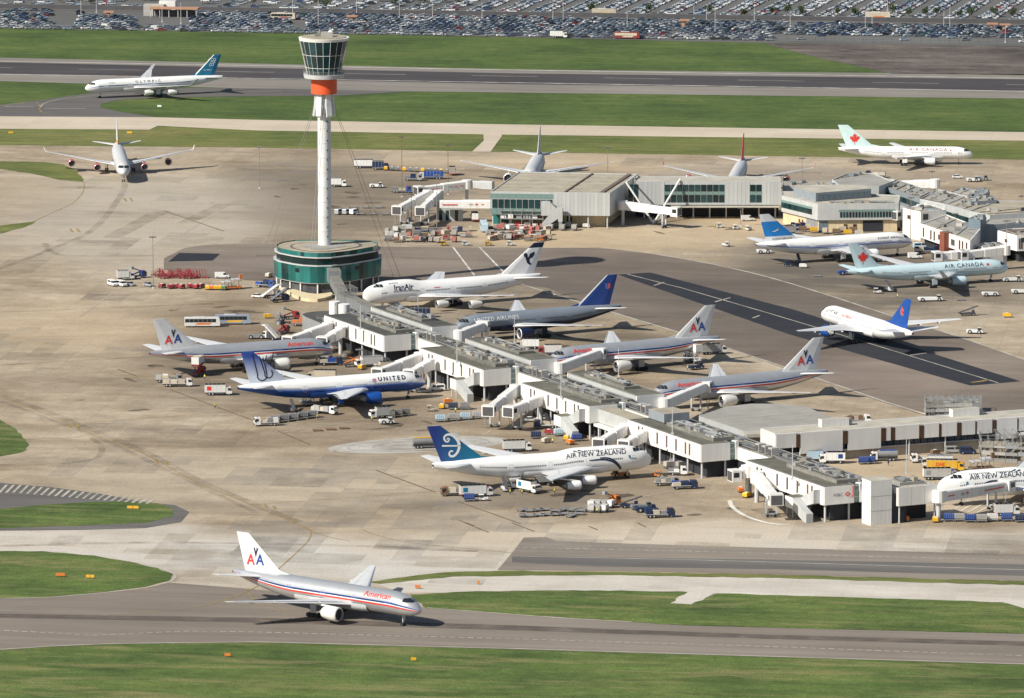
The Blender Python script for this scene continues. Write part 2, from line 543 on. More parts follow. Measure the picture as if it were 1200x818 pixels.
# near taxiways
sheet('lower_taxiway', [(-300, 704), (0, 702), (100, 696), (170, 690), (200, 683), (290, 690), (500, 712), (800, 733), (1200, 743), (1500, 750), (1500, 790), (1200, 779), (600, 761), (300, 753), (130, 755), (60, 758), (0, 762), (-300, 768)], ASPH, 0.04)
sheet('upper_taxiway', [(583, 668), (600, 648), (614, 630), (640, 629.5), (652, 634), (700, 636), (900, 642), (1200, 650), (1500, 656), (1500, 693), (1200, 681), (900, 673), (700, 669)], ASPH, 0.04)
sheet('upper_taxiway_centre', [(600, 651), (700, 653), (900, 656), (1200, 662), (1500, 669), (1500, 684), (1200, 675), (900, 667), (700, 664), (600, 659)], ASPH_GREY, 0.06)
sheet('tyre_track', [(-300, 722), (0, 719.5), (300, 724), (600, 733), (900, 744), (1200, 752), (1500, 759), (1500, 765), (1200, 757), (900, 749), (600, 739), (300, 730), (0, 724), (-300, 726)], WEAR, 0.06)
sheet('bright_strip', [(440, 684), (530, 675), (700, 673), (900, 677), (1200, 685), (1500, 694), (1500, 730), (1200, 713), (1180, 707), (840, 696), (800, 693), (470, 695)], CONC_PALE, 0.04)
sheet('thin_verge', [(430, 682), (520, 671), (600, 669), (900, 673.5), (1200, 681.5), (1500, 690), (1500, 695), (1200, 686), (900, 677.5), (700, 674), (530, 676), (445, 684.5)], GRASS_DRY, 0.08)
sheet('verge_grass', [(480, 697), (560, 693), (700, 692), (806, 694), (785, 707), (810, 708.5), (840, 695.5), (1175, 706), (1200, 713.5), (1500, 729), (1500, 750), (1200, 743), (800, 733), (500, 713)], GRASS, 0.08)
sheet('link_pavement', [(780, 709), (804, 692), (842, 692), (812, 710.5)], CONC_PALE, 0.07)
sheet('taxi_island', [(-300, 640), (0, 646), (50, 646), (110, 651), (150, 658), (185, 666), (203, 673), (198, 681), (170, 688), (110, 695), (50, 700), (0, 702), (-300, 706)], GRASS, 0.06)
sheet('island_shoulder', [(-60, 564), (0, 566), (60, 571), (120, 579), (165, 588), (205, 592), (222, 600), (212, 612), (170, 619), (100, 621), (0, 622), (-60, 622)], ASPH_GREY, 0.04)
sheet('striped_island', [(-60, 597), (0, 596.5), (60, 591), (110, 588), (150, 588), (185, 590), (204, 596), (200, 606), (170, 613), (100, 616), (0, 619.5), (-60, 620)], GRASS, 0.06)
sheet('left_verge', [(-100, 470), (0, 492), (14, 500), (30, 515), (34, 522), (26, 530), (0, 535), (-100, 540)], GRASS, 0.06)
sheet('curved_verge', [(-60, 188), (0, 189), (50, 190), (75, 193), (90, 201), (98, 210), (97, 213), (70, 211), (40, 204), (0, 198), (-60, 196)], GRASS_DRY, 0.06)
sheet('curved_verge', [(-60, 266), (0, 264.5), (25, 261.5), (42, 259.5), (30, 266), (0, 274), (-60, 282)], GRASS_DRY, 0.06)
# taxi lane asphalt around the pier
sheet('taxi_lane', [(192, 303), (215, 291), (240, 287), (300, 285), (450, 289), (600, 291), (700, 290), (760, 297), (850, 312), (930, 333), (1050, 371), (1130, 396), (1200, 421), (1450, 520), (1450, 560), (1090, 489), (1030, 470), (900, 425), (820, 397), (700, 361), (640, 337), (560, 330), (440, 340), (320, 330), (225, 325), (192, 316)], ASPH_PINK, 0.03)
sheet('asphalt_patch', [(197, 307), (210, 296.5), (258, 297.5), (249, 305.5), (202, 306.5)], ASPH_DARK, 0.07)
sheet('new_asphalt_strip', [(724, 322), (762, 319.5), (930, 363), (1196, 447), (1150, 451), (1137, 452), (925, 392)], ASPH_DARK, 0.07)
ell = lambda k, n=40: [(490 + 106 * k * cos(2 * pi * i / n), 521.5 - 5.0 * k * cos(2 * pi * i / n) + 9.2 * k * sin(2 * pi * i / n)) for i in range(n)]
sheet('washed_patch', ell(1.0), WASHED, 0.05)
mb = MB()
for k, m_ in ((.97, LINE_PALE), (.88, LINE_PALE), (.78, TRACK), (.66, LINE_PALE), (.5, TRACK), (.34, LINE_PALE)):
    q = ell(k)
    strip(mb, q + q[:1], .7, m_, .08)
strip(mb, [(383, 529.5), (398, 528.5)], 1.2, LINE_PALE, .08)
mb.build('ring_marking')['kind'] = 'structure'
mb = MB()
strip(mb, [(735, 321.5), (800, 338), (900, 367), (1000, 397), (1170, 449)], .55, LINE_PALE, .10)
for a, b in (((766, 335), (778, 331)), ((838, 354), (856, 349)), ((890, 370), (882, 373)), ((1064, 417), (1086, 414)), ((960, 392), (972, 388))):
    strip(mb, [a, b], .7, LINE_PALE, .10)
strip(mb, [(1138, 448.5), (1150, 447), (1158, 445)], 1.6, LINE_Y, .10)
strip(mb, smooth_px([(430, 285), (600, 290), (700, 291), (760, 297), (850, 313), (930, 333.5), (1050, 372), (1130, 397), (1230, 432)], 5, False), .9, LINE_PALE, .10)
strip(mb, [(610, 333), (700, 361), (800, 391), (900, 424), (1040, 472), (1092, 488)], 1.1, LINE_PALE, .10)
strip(mb, [(531, 290), (556, 323)], .7, LINE_W, .10)
strip(mb, [(562, 290), (592, 321)], .7, LINE_W, .10)
mb.build('taxi_lane_marking')['kind'] = 'structure'
mb = MB()
# dashed edge lines, centre line and the curved lead-in lines
for ln in ([(-300, 744), (0, 739), (60, 742), (110, 745), (170, 742), (220, 740), (300, 741), (600, 749), (900, 758), (1200, 769), (1500, 779)],):
    strip(mb, ln, .55, LINE_PALE, .10, dash=(1.6, .8))
strip(mb, [(602, 642), (800, 646), (1000, 652), (1200, 657), (1500, 664)], .55, LINE_PALE, .10, dash=(1.6, .8))
strip(mb, [(600, 652), (800, 656), (1000, 662), (1200, 668), (1500, 676)], .5, LINE_PALE, .10)
strip(mb, smooth_px([(0, 701.5), (50, 700.5), (110, 696), (170, 689), (200, 681), (204, 673), (185, 665.5), (150, 657.5)], 4, False), .6, LINE_PALE, .10)
strip(mb, [(-300, 767.5), (0, 761.5), (60, 757.5), (130, 754.5), (300, 752.5), (600, 760.3), (1200, 778.5), (1500, 789)], .6, LINE_PALE, .10)
strip(mb, [(500, 712.5), (560, 717), (650, 724), (740, 729)], .6, LINE_PALE, .10)
mb.build('taxiway_marking')['kind'] = 'structure'
mb = MB()
for ln in ([(120, 722), (200, 716), (255, 706), (300, 688), (325, 668), (350, 645), (362, 632), (363, 622), (350, 614), (340, 611)],
           [(290, 692), (295, 700), (310, 708), (340, 717)], [(340, 612), (380, 628), (410, 634)],
           [(425, 621), (440, 627), (480, 636), (560, 644), (600, 648)],
           [(0, 466), (40, 480), (100, 505), (170, 533), (230, 565), (300, 594), (345, 612)],
           [(98, 213), (97, 225), (85, 238), (60, 250), (40, 259)]):
    strip(mb, smooth_px(ln, 5, False), .38, LINE_Y, .10)
for x, y in ((80, 499), (90, 500), (182, 541), (194, 543), (310, 593), (320, 595), (82, 270), (90, 270), (145, 234), (152, 234)):
    strip(mb, [(x, y - 2), (x + 3, y + 2)], .9, LINE_Y, .10)
mb.build('guide_line')['kind'] = 'structure'
mb = MB()
for ln, wd_ in (([(0, 463), (40, 477), (100, 501), (170, 530), (230, 562), (300, 592), (350, 612)], 3.2), ([(0, 470), (60, 492), (120, 515), (200, 553), (300, 601)], 2.2), ([(-40, 330), (60, 292), (110, 268), (143, 226), (146, 205)], 2.6), ([(52, 285), (62, 296), (90, 300), (200, 300)], 2.4),
                ([(0, 545), (60, 544), (110, 538), (119, 524), (105, 512)], 2.0), ([(0, 366), (100, 362), (250, 356)], 2.5), ([(0, 640), (180, 636), (420, 640), (560, 646)], 3.0), ([(0, 428), (160, 419), (240, 414)], 2.4), ([(300, 300), (380, 300), (600, 306), (690, 310)], 4.5), ([(215, 262), (262, 240)], 6.0), ([(130, 279), (190, 247)], 7.0)):
    strip(mb, smooth_px(ln, 6, False), wd_, TRACK, .09)
mb.build('tyre_track')['kind'] = 'structure'
mb = MB()
for i in range(22):
    x = 2 + i * 8.2
    y = 568.5 + max(0, (i - 2)) * .92
    strip(mb, [(x + 6, y), (x - 3, y + 9.5 - i * .22)], .8, LINE_PALE, .10)
mb.build('hatch_marking')['kind'] = 'structure'
OIL = ground_mat('oil_stain', [(.05, .042, .035), (.10, .082, .062)], streak=.2, scale=.08, stretch=2)
worn(OIL, .0, .75)
ro = random.Random(9)
mb = MB()
for (x, y, rx, ry, k) in ((330, 432, 80, 8, 5), (400, 470, 70, 8, 5), (690, 575, 60, 8, 4), (560, 368, 70, 7, 5), (660, 400, 70, 7, 5), (760, 433, 60, 6, 4), (860, 470, 60, 6, 4), (980, 308, 70, 7, 5), (1080, 335, 80, 8, 6), (700, 262, 90, 5, 5), (830, 268, 60, 5, 4), (420, 250, 90, 14, 6), (360, 230, 60, 12, 4), (250, 365, 80, 8, 5), (470, 500, 60, 8, 4), (860, 600, 60, 6, 4), (140, 455, 120, 30, 5), (1080, 560, 70, 12, 5), (640, 270, 60, 6, 4)):
    for _ in range(k):
        cx, cy = x + ro.uniform(-rx, rx), y + ro.uniform(-ry, ry)
        c = G(cx, cy)
        r1, r2, a0 = ro.uniform(1.5, 7), ro.uniform(1.0, 3.5), ro.choice([0.45, -1.1, RWY])
        pts = []
        for i in range(11):
            t = 2 * pi * i / 11
            rr = ro.uniform(.6, 1.1)
            u, v = r1 * cos(t) * rr, r2 * sin(t) * rr
            pts.append((c[0] + u * cos(a0) - v * sin(a0), c[1] + u * sin(a0) + v * cos(a0), .085))
        mb.face(pts, OIL)
mb.build('oil_stain')['kind'] = 'structure'
# replaced slabs: lighter and darker bays in the concrete
PATCH = [ground_mat('new_slab', [(.42, .37, .29), (.50, .45, .37)], streak=.12, scale=.05, fine=.08), ground_mat('old_slab', [(.20, .175, .14), (.27, .235, .19)], streak=.15, scale=.05, fine=.1), ground_mat('grey_slab', [(.29, .275, .25), (.35, .335, .31)], streak=.12, scale=.05, fine=.08)]
for m_, hi_ in zip(PATCH, (.42, .22, .26)):
    worn(m_, .04, hi_)
rp_ = random.Random(31)
mbs = [MB(), MB(), MB()]
zp = .008
for (x, y, rx, ry, k) in ((190, 260, 140, 50, 16), (90, 330, 110, 40, 8), (120, 520, 130, 50, 12), (360, 590, 110, 40, 18), (300, 660, 260, 24, 22), (520, 590, 120, 40, 14), (60, 420, 80, 40, 8), (900, 640, 280, 12, 16), (640, 200, 500, 12, 18), (330, 200, 90, 14, 8), (1000, 280, 160, 20, 10)):
    for _ in range(k):
        c = Vector(G(x + rp_.uniform(-rx, rx), y + rp_.uniform(-ry, ry)))
        du, dv = Vector((cos(RWY), sin(RWY))), Vector((-sin(RWY), cos(RWY)))
        u0, v0 = round(c.dot(du) / 7.5) * 7.5, round(c.dot(dv) / 7.5) * 7.5
        nu, nv_ = rp_.choice([1, 1, 2, 3, 5]) * 7.5, rp_.choice([1, 1, 2, 4]) * 7.5
        q = [du * a + dv * b for a, b in ((u0, v0), (u0 + nu, v0), (u0 + nu, v0 + nv_), (u0, v0 + nv_))]
        j = rp_.choice([0, 1, 2, 2])
        zp += .0006
        mbs[j].face([(p.x, p.y, zp) for p in q], PATCH[j])
for b_ in mbs:
    b_.build('slab_patch')['kind'] = 'structure'
mb = MB()
for (X, Y, h, a, b) in ((12.9, 1817.2, 21.2, 36, -95), (-54.8, 1953.2, 24.1, 30, -80), (-85.8, 2018.5, 23.4, 30, -70), (7.0, 2087.2, 208.5, 30, -75), (70, 1955.3, 208, 30, -70), (38, 2021, 208.7, 30, -75), (-24.5, 2152.8, 207.4, 34, -60), (118.1, 2259, 24.9, 30, -70), (147.7, 2197.8, 22.6, 30, -70)):
    c_, s_ = cos(radians(h)), sin(radians(h))
    strip(mb, [(X + c_ * a, Y + s_ * a), (X + c_ * b, Y + s_ * b)], .35, LINE_Y, .095, px=False)
for ln in ([(405, 553), (480, 548), (560, 543)], [(412, 560), (500, 552)], [(300, 512), (430, 491), (484, 478)], [(600, 607), (760, 581), (852, 560)], [(183, 468), (226, 464)], [(470, 505), (560, 492)], [(552, 520), (575, 505)], [(568, 522), (580, 508)], [(20, 334), (100, 333)], [(92, 372), (130, 345)], [(208, 278), (250, 252)]):
    strip(mb, ln, .4, LINE_PALE, .095)
mb.build('stand_line')['kind'] = 'structure'
# stand stripes under the cropped jumbo and the kerb by the open bridge cab
mb = MB()
for k in range(9):
    strip(mb, [(1112 + k * 11, 601), (1136 + k * 12, 586)], .5, LINE_W, .10)
mb.build('stand_marking')['kind'] = 'structure'
mb = MB()
strip(mb, smooth_px([(855, 587), (858, 594), (868, 602), (884, 609), (904, 614), (926, 616)], 4, False), 1.3, LINE_W, .14)
mb.build('kerb')['kind'] = 'structure'
# drain slots and tyre-dark joints in the concrete
mb = MB()
for a, b in (((192, 247), (262, 271)), ((200, 457), (300, 494)), ((325, 505), (363, 521)), ((440, 551), (510, 577)), ((537, 588), (610, 614)), ((538, 610), (555, 616)), ((690, 617), (700, 621)), ((545, 613), (572, 624)), ((600, 613), (626, 623)), ((747, 613), (757, 618)), ((138, 433), (160, 441))):
    strip(mb, [a, b], .55, LINE_BROWN, .10)
mb.build('drain_slot')['kind'] = 'structure'
# ------------------------------------------------------------------ airliners
WHITE = mat('paint_white', (.78, .78, .765), .30, var=.04, scale=.2)
CREAM = mat('paint_off_white', (.66, .65, .61), .5, var=.08)
SILVER = mat('polished_metal', (.57, .585, .595), .25, metal=.58, var=.06, scale=.3)
WINGGREY = mat('wing_grey', (.56, .57, .58), .45, var=.07, scale=.4)
LGREY = mat('light_grey', (.48, .49, .50), .5, var=.08)
MGREY = mat('mid_grey', (.25, .26, .27), .55, var=.1)
DGREY = mat('dark_grey', (.07, .07, .075), .6, var=.15)
BLACK = mat('rubber_black', (.018, .018, .02), .7, var=.1)
GLASS = mat('dark_glass', (.02, .025, .03), .12, var=0)
RED = mat('paint_red', (.62, .045, .035), .4, var=.06)
BLUE = mat('paint_blue', (.016, .06, .26), .4, var=.06)
NAVY = mat('paint_navy', (.008, .016, .05), .4, var=.06)
ROYAL = mat('paint_royal', (.008, .065, .29), .4, var=.05)
TEAL = mat('paint_teal', (.012, .16, .30), .4, var=.05)
ICE = mat('paint_ice', (.50, .63, .67), .38, var=.04)
MINT = mat('paint_mint', (.53, .70, .69), .38, var=.04)
SKYB = mat('paint_sky', (.02, .23, .62), .4, var=.05)
STEEL = mat('paint_steel', (.185, .215, .255), .4, var=.05)
ORANGE = mat('paint_orange', (.72, .10, .03), .45, var=.06)
YELLOW = mat('paint_yellow', (.72, .40, .03), .5, var=.1)
FANM = mat('fan_dark', (.03, .03, .035), .4, metal=.3, var=0)
BRASS = mat('paint_ochre', (.50, .25, .10), .5, var=.05)
PINK = mat('paint_magenta', (.52, .03, .08), .4, var=.05)
MIDB = mat('paint_mid_blue', (.09, .16, .48), .38, var=.05)
PALEB = mat('paint_pale_blue', (.33, .42, .62), .38, var=.05)

def grad_mat(name, c0, c1, axis, a, b):
    """two-tone paint that blends along one axis of the part"""
    if name in MATS:
        return MATS[name]
    m = bpy.data.materials.new(name)
    m.use_nodes = True
    n, l = m.node_tree.nodes, m.node_tree.links
    bs = n['Principled BSDF']
    bs.inputs['Roughness'].default_value = .38
    tc = n.new('ShaderNodeTexCoord')
    sp = n.new('ShaderNodeSeparateXYZ')
    l.new(tc.outputs['Object'], sp.inputs[0])
    mr = n.new('ShaderNodeMapRange')
    mr.inputs[1].default_value = a
    mr.inputs[2].default_value = b
    l.new(sp.outputs[axis], mr.inputs[0])
    r = n.new('ShaderNodeValToRGB')
    r.color_ramp.elements[0].color = (*c0, 1)
    r.color_ramp.elements[1].color = (*c1, 1)
    l.new(mr.outputs[0], r.inputs[0])
    l.new(r.outputs[0], bs.inputs['Base Color'])
    MATS[name] = m
    return m

TXT = {}
def text2d(s, size=1.0, shear=0.0, bold=0.0, space=1.0):
    """flat triangles of a word, baseline at y=0, centred on x"""
    key = (s, size, shear, bold, space)
    if key in TXT:
        return TXT[key]
    cu = bpy.data.curves.new('lettering', 'FONT')
    cu.body = s
    cu.size = size
    cu.shear = shear
    cu.offset = bold
    cu.space_character = space
    cu.align_x = 'CENTER'
    cu.resolution_u = 2
    ob = bpy.data.objects.new('lettering', cu)
    me = bpy.data.meshes.new_from_object(ob)
    bm = bmesh.new()
    bm.from_mesh(me)
    bmesh.ops.triangulate(bm, faces=bm.faces[:])
    hgt = max((v.co.y for v in bm.verts), default=1)
    for k in range(1, 4):
        bmesh.ops.bisect_plane(bm, geom=bm.verts[:] + bm.edges[:] + bm.faces[:], plane_co=(0, hgt * k / 4, 0), plane_no=(0, 1, 0))
    bm.verts.index_update()
    r = ([(v.co.x, v.co.y) for v in bm.verts], [tuple(v.index for v in f.verts) for f in bm.faces])
    bm.free()
    bpy.data.objects.remove(ob)
    bpy.data.curves.remove(cu)
    bpy.data.meshes.remove(me)
    TXT[key] = r
    return r

def poly2d(pts):
    return ([tuple(p) for p in pts], [tuple(t) for t in tessellate_polygon([[Vector((p[0], p[1], 0)) for p in pts]])])

def stroke2d(pts, wid):
    V, Fc = [], []
    n = len(pts)
    for i, p in enumerate(pts):
        a, b = pts[max(0, i - 1)], pts[min(n - 1, i + 1)]
        dx, dy = b[0] - a[0], b[1] - a[1]
        L = hypot(dx, dy) or 1
        ww = (wid[0] + (wid[1] - wid[0]) * i / (n - 1)) / 2 if isinstance(wid, tuple) else wid / 2
        V += [(p[0] - dy / L * ww, p[1] + dx / L * ww), (p[0] + dy / L * ww, p[1] - dx / L * ww)]
    for i in range(n - 1):
        Fc.append((2 * i, 2 * i + 1, 2 * i + 3, 2 * i + 2))
    return V, Fc

def arc(cx, cy, r, a0, a1, n=12, r1=None):
    r1 = r if r1 is None else r1
    return [(cx + (r + (r1 - r) * k / n) * cos(radians(a0 + (a1 - a0) * k / n)), cy + (r + (r1 - r) * k / n) * sin(radians(a0 + (a1 - a0) * k / n))) for k in range(n + 1)]

HALF_LEAF = [(0, 1.0), (.14, .70), (.30, .78), (.20, .34), (.42, .58), (.47, .46), (.74, .50), (.63, .26), (.74, .18), (.32, -.18), (.37, -.34), (.05, -.28), (.05, -.72)]
LEAF = HALF_LEAF + [(-x, y) for x, y in HALF_LEAF[:0:-1]]

TYPES = {
    # nose/tail shape: L length, R half width, zc centre line, zn nose tip, ta start of tail taper, ze tail-cone mid height
    'wide_twin': dict(L=63.7, R=3.1, zc=5.85, zn=4.7, ta=41, zt1=8.1, zb1=7.0, wf=7.6, tf=9.5, bf=6.0,
        wing=[(3.0 - 1.5, 19.4, 16.0, 4.1, .13), (3.0, 20.5, 14.4, 4.3, .13), (10.0, 25.3, 9.0, 5.2, .11), (30.4, 39.4, 1.9, 7.1, .09)],
        eng=[(19.4, 9.7, 2.85, 6.4, 1.95)], tail=[(1.0, 51.8, 8.2, 7.5), (10.8, 59.4, 2.7, 8.7)],
        fin=[(46.6, 8.7), (58.3, 18.5), (62.4, 18.5), (59.4, 8.3)], gear=(5.9, 31.6, 5.5, 6), cock=(6.85, 7.75, 4.4), winglet=0),
    'jumbo': dict(L=68.6, R=3.25, zc=5.75, zn=5.2, ta=42, zt1=8.6, zb1=7.0, wf=9.5, tf=9.5, bf=6.5, hump=(10.15, 24.0, 31.0),
        wing=[(1.6, 18.0, 18.0, 4.0, .13), (3.2, 19.6, 16.2, 4.2, .12), (12.5, 27.6, 9.6, 5.0, .10), (31.0, 43.6, 4.0, 6.9, .09)],
        eng=[(22.3, 11.7, 2.5, 5.3, 1.38), (30.6, 20.8, 3.15, 5.3, 1.38)], tail=[(1.2, 56.5, 9.4, 7.6), (11.1, 65.4, 2.9, 8.8)],
        fin=[(52.5, 8.8), (66.2, 19.4), (70.3, 19.4), (65.8, 8.4)], gear=(7.6, 32.6, 3.9, 4), cock=(8.35, 9.2, 6.6), winglet=2.0),
    'quad': dict(L=63.2, R=2.82, zc=5.35, zn=4.45, ta=40, zt1=7.5, zb1=6.4, wf=6.6, tf=8.5, bf=5.2,
        wing=[(1.4, 20.0, 12.6, 3.9, .13), (2.8, 21.2, 11.4, 4.1, .13), (9.5, 25.6, 7.4, 4.9, .11), (29.5, 38.0, 2.3, 7.6, .09)],
        eng=[(24.0, 9.4, 2.55, 4.9, 1.18), (31.6, 19.3, 3.6, 4.9, 1.18)], tail=[(.9, 53.6, 6.6, 7.0), (9.7, 59.6, 2.3, 7.9)],
        fin=[(50.0, 8.0), (59.2, 16.8), (62.7, 16.8), (59.4, 7.6)], gear=(6.7, 32.0, 5.3, 4), cock=(6.2, 7.0, 3.9), winglet=2.6),
    'small_twin': dict(L=54.2, R=2.52, zc=4.75, zn=4.0, ta=35, zt1=6.7, zb1=5.7, wf=6.2, tf=7.6, bf=5.0,
        wing=[(1.3, 15.4, 11.6, 3.2, .13), (2.5, 16.4, 10.6, 3.4, .13), (7.8, 20.2, 6.6, 4.0, .11), (23.7, 31.0, 2.3, 5.6, .09)],
        eng=[(15.3, 7.9, 2.3, 5.2, 1.42)], tail=[(.8, 45.4, 6.4, 6.2), (9.3, 51.6, 2.2, 7.0)],
        fin=[(39.6, 7.1), (50.2, 15.85), (54.3, 15.85), (50.6, 6.7)], gear=(5.6, 27.8, 4.6, 4), cock=(5.6, 6.35, 3.6), winglet=0),
}
def variant(base, **kw):
    d = dict(TYPES[base])
    d.update(kw)
    return d
q = TYPES['quad']
TYPES['quad_long'] = variant('quad', L=74.0, ta=50.5, wing=[(a, b + 5.9, c * 1.05, z, t) for a, b, c, z, t in q['wing']], eng=[(29.6, 9.4, 2.75, 6.0, 1.45), (37.4, 19.3, 3.6, 6.0, 1.45)],
    winglet=1.5, tail=[(y, d + 11, c * 1.05, z) for y, d, c, z in q['tail']], fin=[(60.5, 8.0), (70.0, 17.2), (73.8, 17.2), (70.4, 7.6)], gear=(6.7, 39.5, 5.3, 4))
TYPES['big_twin'] = variant('quad', eng=[(21.4, 9.4, 2.7, 6.6, 1.62)])
TYPES['old_jumbo'] = variant('jumbo', hump=(10.15, 16.5, 23.0), winglet=0, wing=[(1.6, 18.0, 18.0, 4.0, .13), (3.2, 19.6, 16.2, 4.2, .12), (12.5, 27.6, 9.6, 5.0, .10), (29.8, 42.6, 4.0, 6.7, .09)])

class Body:
    def __init__(s, T):
        s.T = T
    def dims(s, d):
        T = s.T
        R, zc, zn, L, ta = T['R'], T['zc'], T['zn'], T['L'], T['ta']
        k = lambda t, p: (1 - (1 - min(max(t, 0), 1)) ** 2) ** p
        wd = R * k(d / T['wf'], .56)
        top, bot = zc + R, zc - R
        zt = zn + (top - zn) * k(d / T['tf'], .60)
        if 'hump' in T:
            zh, e0, e1 = T['hump']
            zt = zn + (zh - zn) * k(d / 10.5, .64)
            if d > e0:
                t = min(1, (d - e0) / (e1 - e0))
                t = t * t * (3 - 2 * t)
                zt = zh + (top + .25 - zh) * t
            top += .25
        zb = zn - (zn - bot) * k(d / T['bf'], .52)
        if d > ta:
            t = min(1, (d - ta) / (L - ta))
            wd = R * (1 - t ** 1.75) * .93 + R * .07 * (1 - t) + .28 * t
            zb = bot + (T['zb1'] - bot) * t ** 1.45
            zt = top - (top - T['zt1']) * t ** 2.6
        return wd, zt, zb
    def sec(s, d, ph, off=0.0):
        """side point (y > 0) at station d and angle ph degrees above the waist"""
        wd, zt, zb = s.dims(d)
        zm, hh = (zt + zb) / 2, (zt - zb) / 2
        a = radians(ph)
        y, z = wd * cos(a), zm + hh * sin(a)
        if 'hump' in s.T:
            R = s.T['R']
            zc = s.T['zc']
            f = wd / R
            lo = R * sqrt(max(0, 1 - ((z - zc) / (R + .12)) ** 2)) * f if abs(z - zc) < R + .12 else 0
            ru = 2.75 * min(1, f * 1.02)
            up = ru * sqrt(max(0, 1 - ((z - (zt - ru)) / ru) ** 2)) if z > zt - ru else 0
            if d < s.T['ta']:
                y = max(lo, up, 0) if ph < 89.9 else 0
        n = Vector((cos(a) / max(wd, .2), sin(a) / max(hh, .2))).normalized()
        return y + n.x * off, z + n.y * off
    def zphi(s, d, z):
        wd, zt, zb = s.dims(d)
        t = (z - (zt + zb) / 2) / ((zt - zb) / 2)
        return math.degrees(asin(max(-1, min(1, t))))

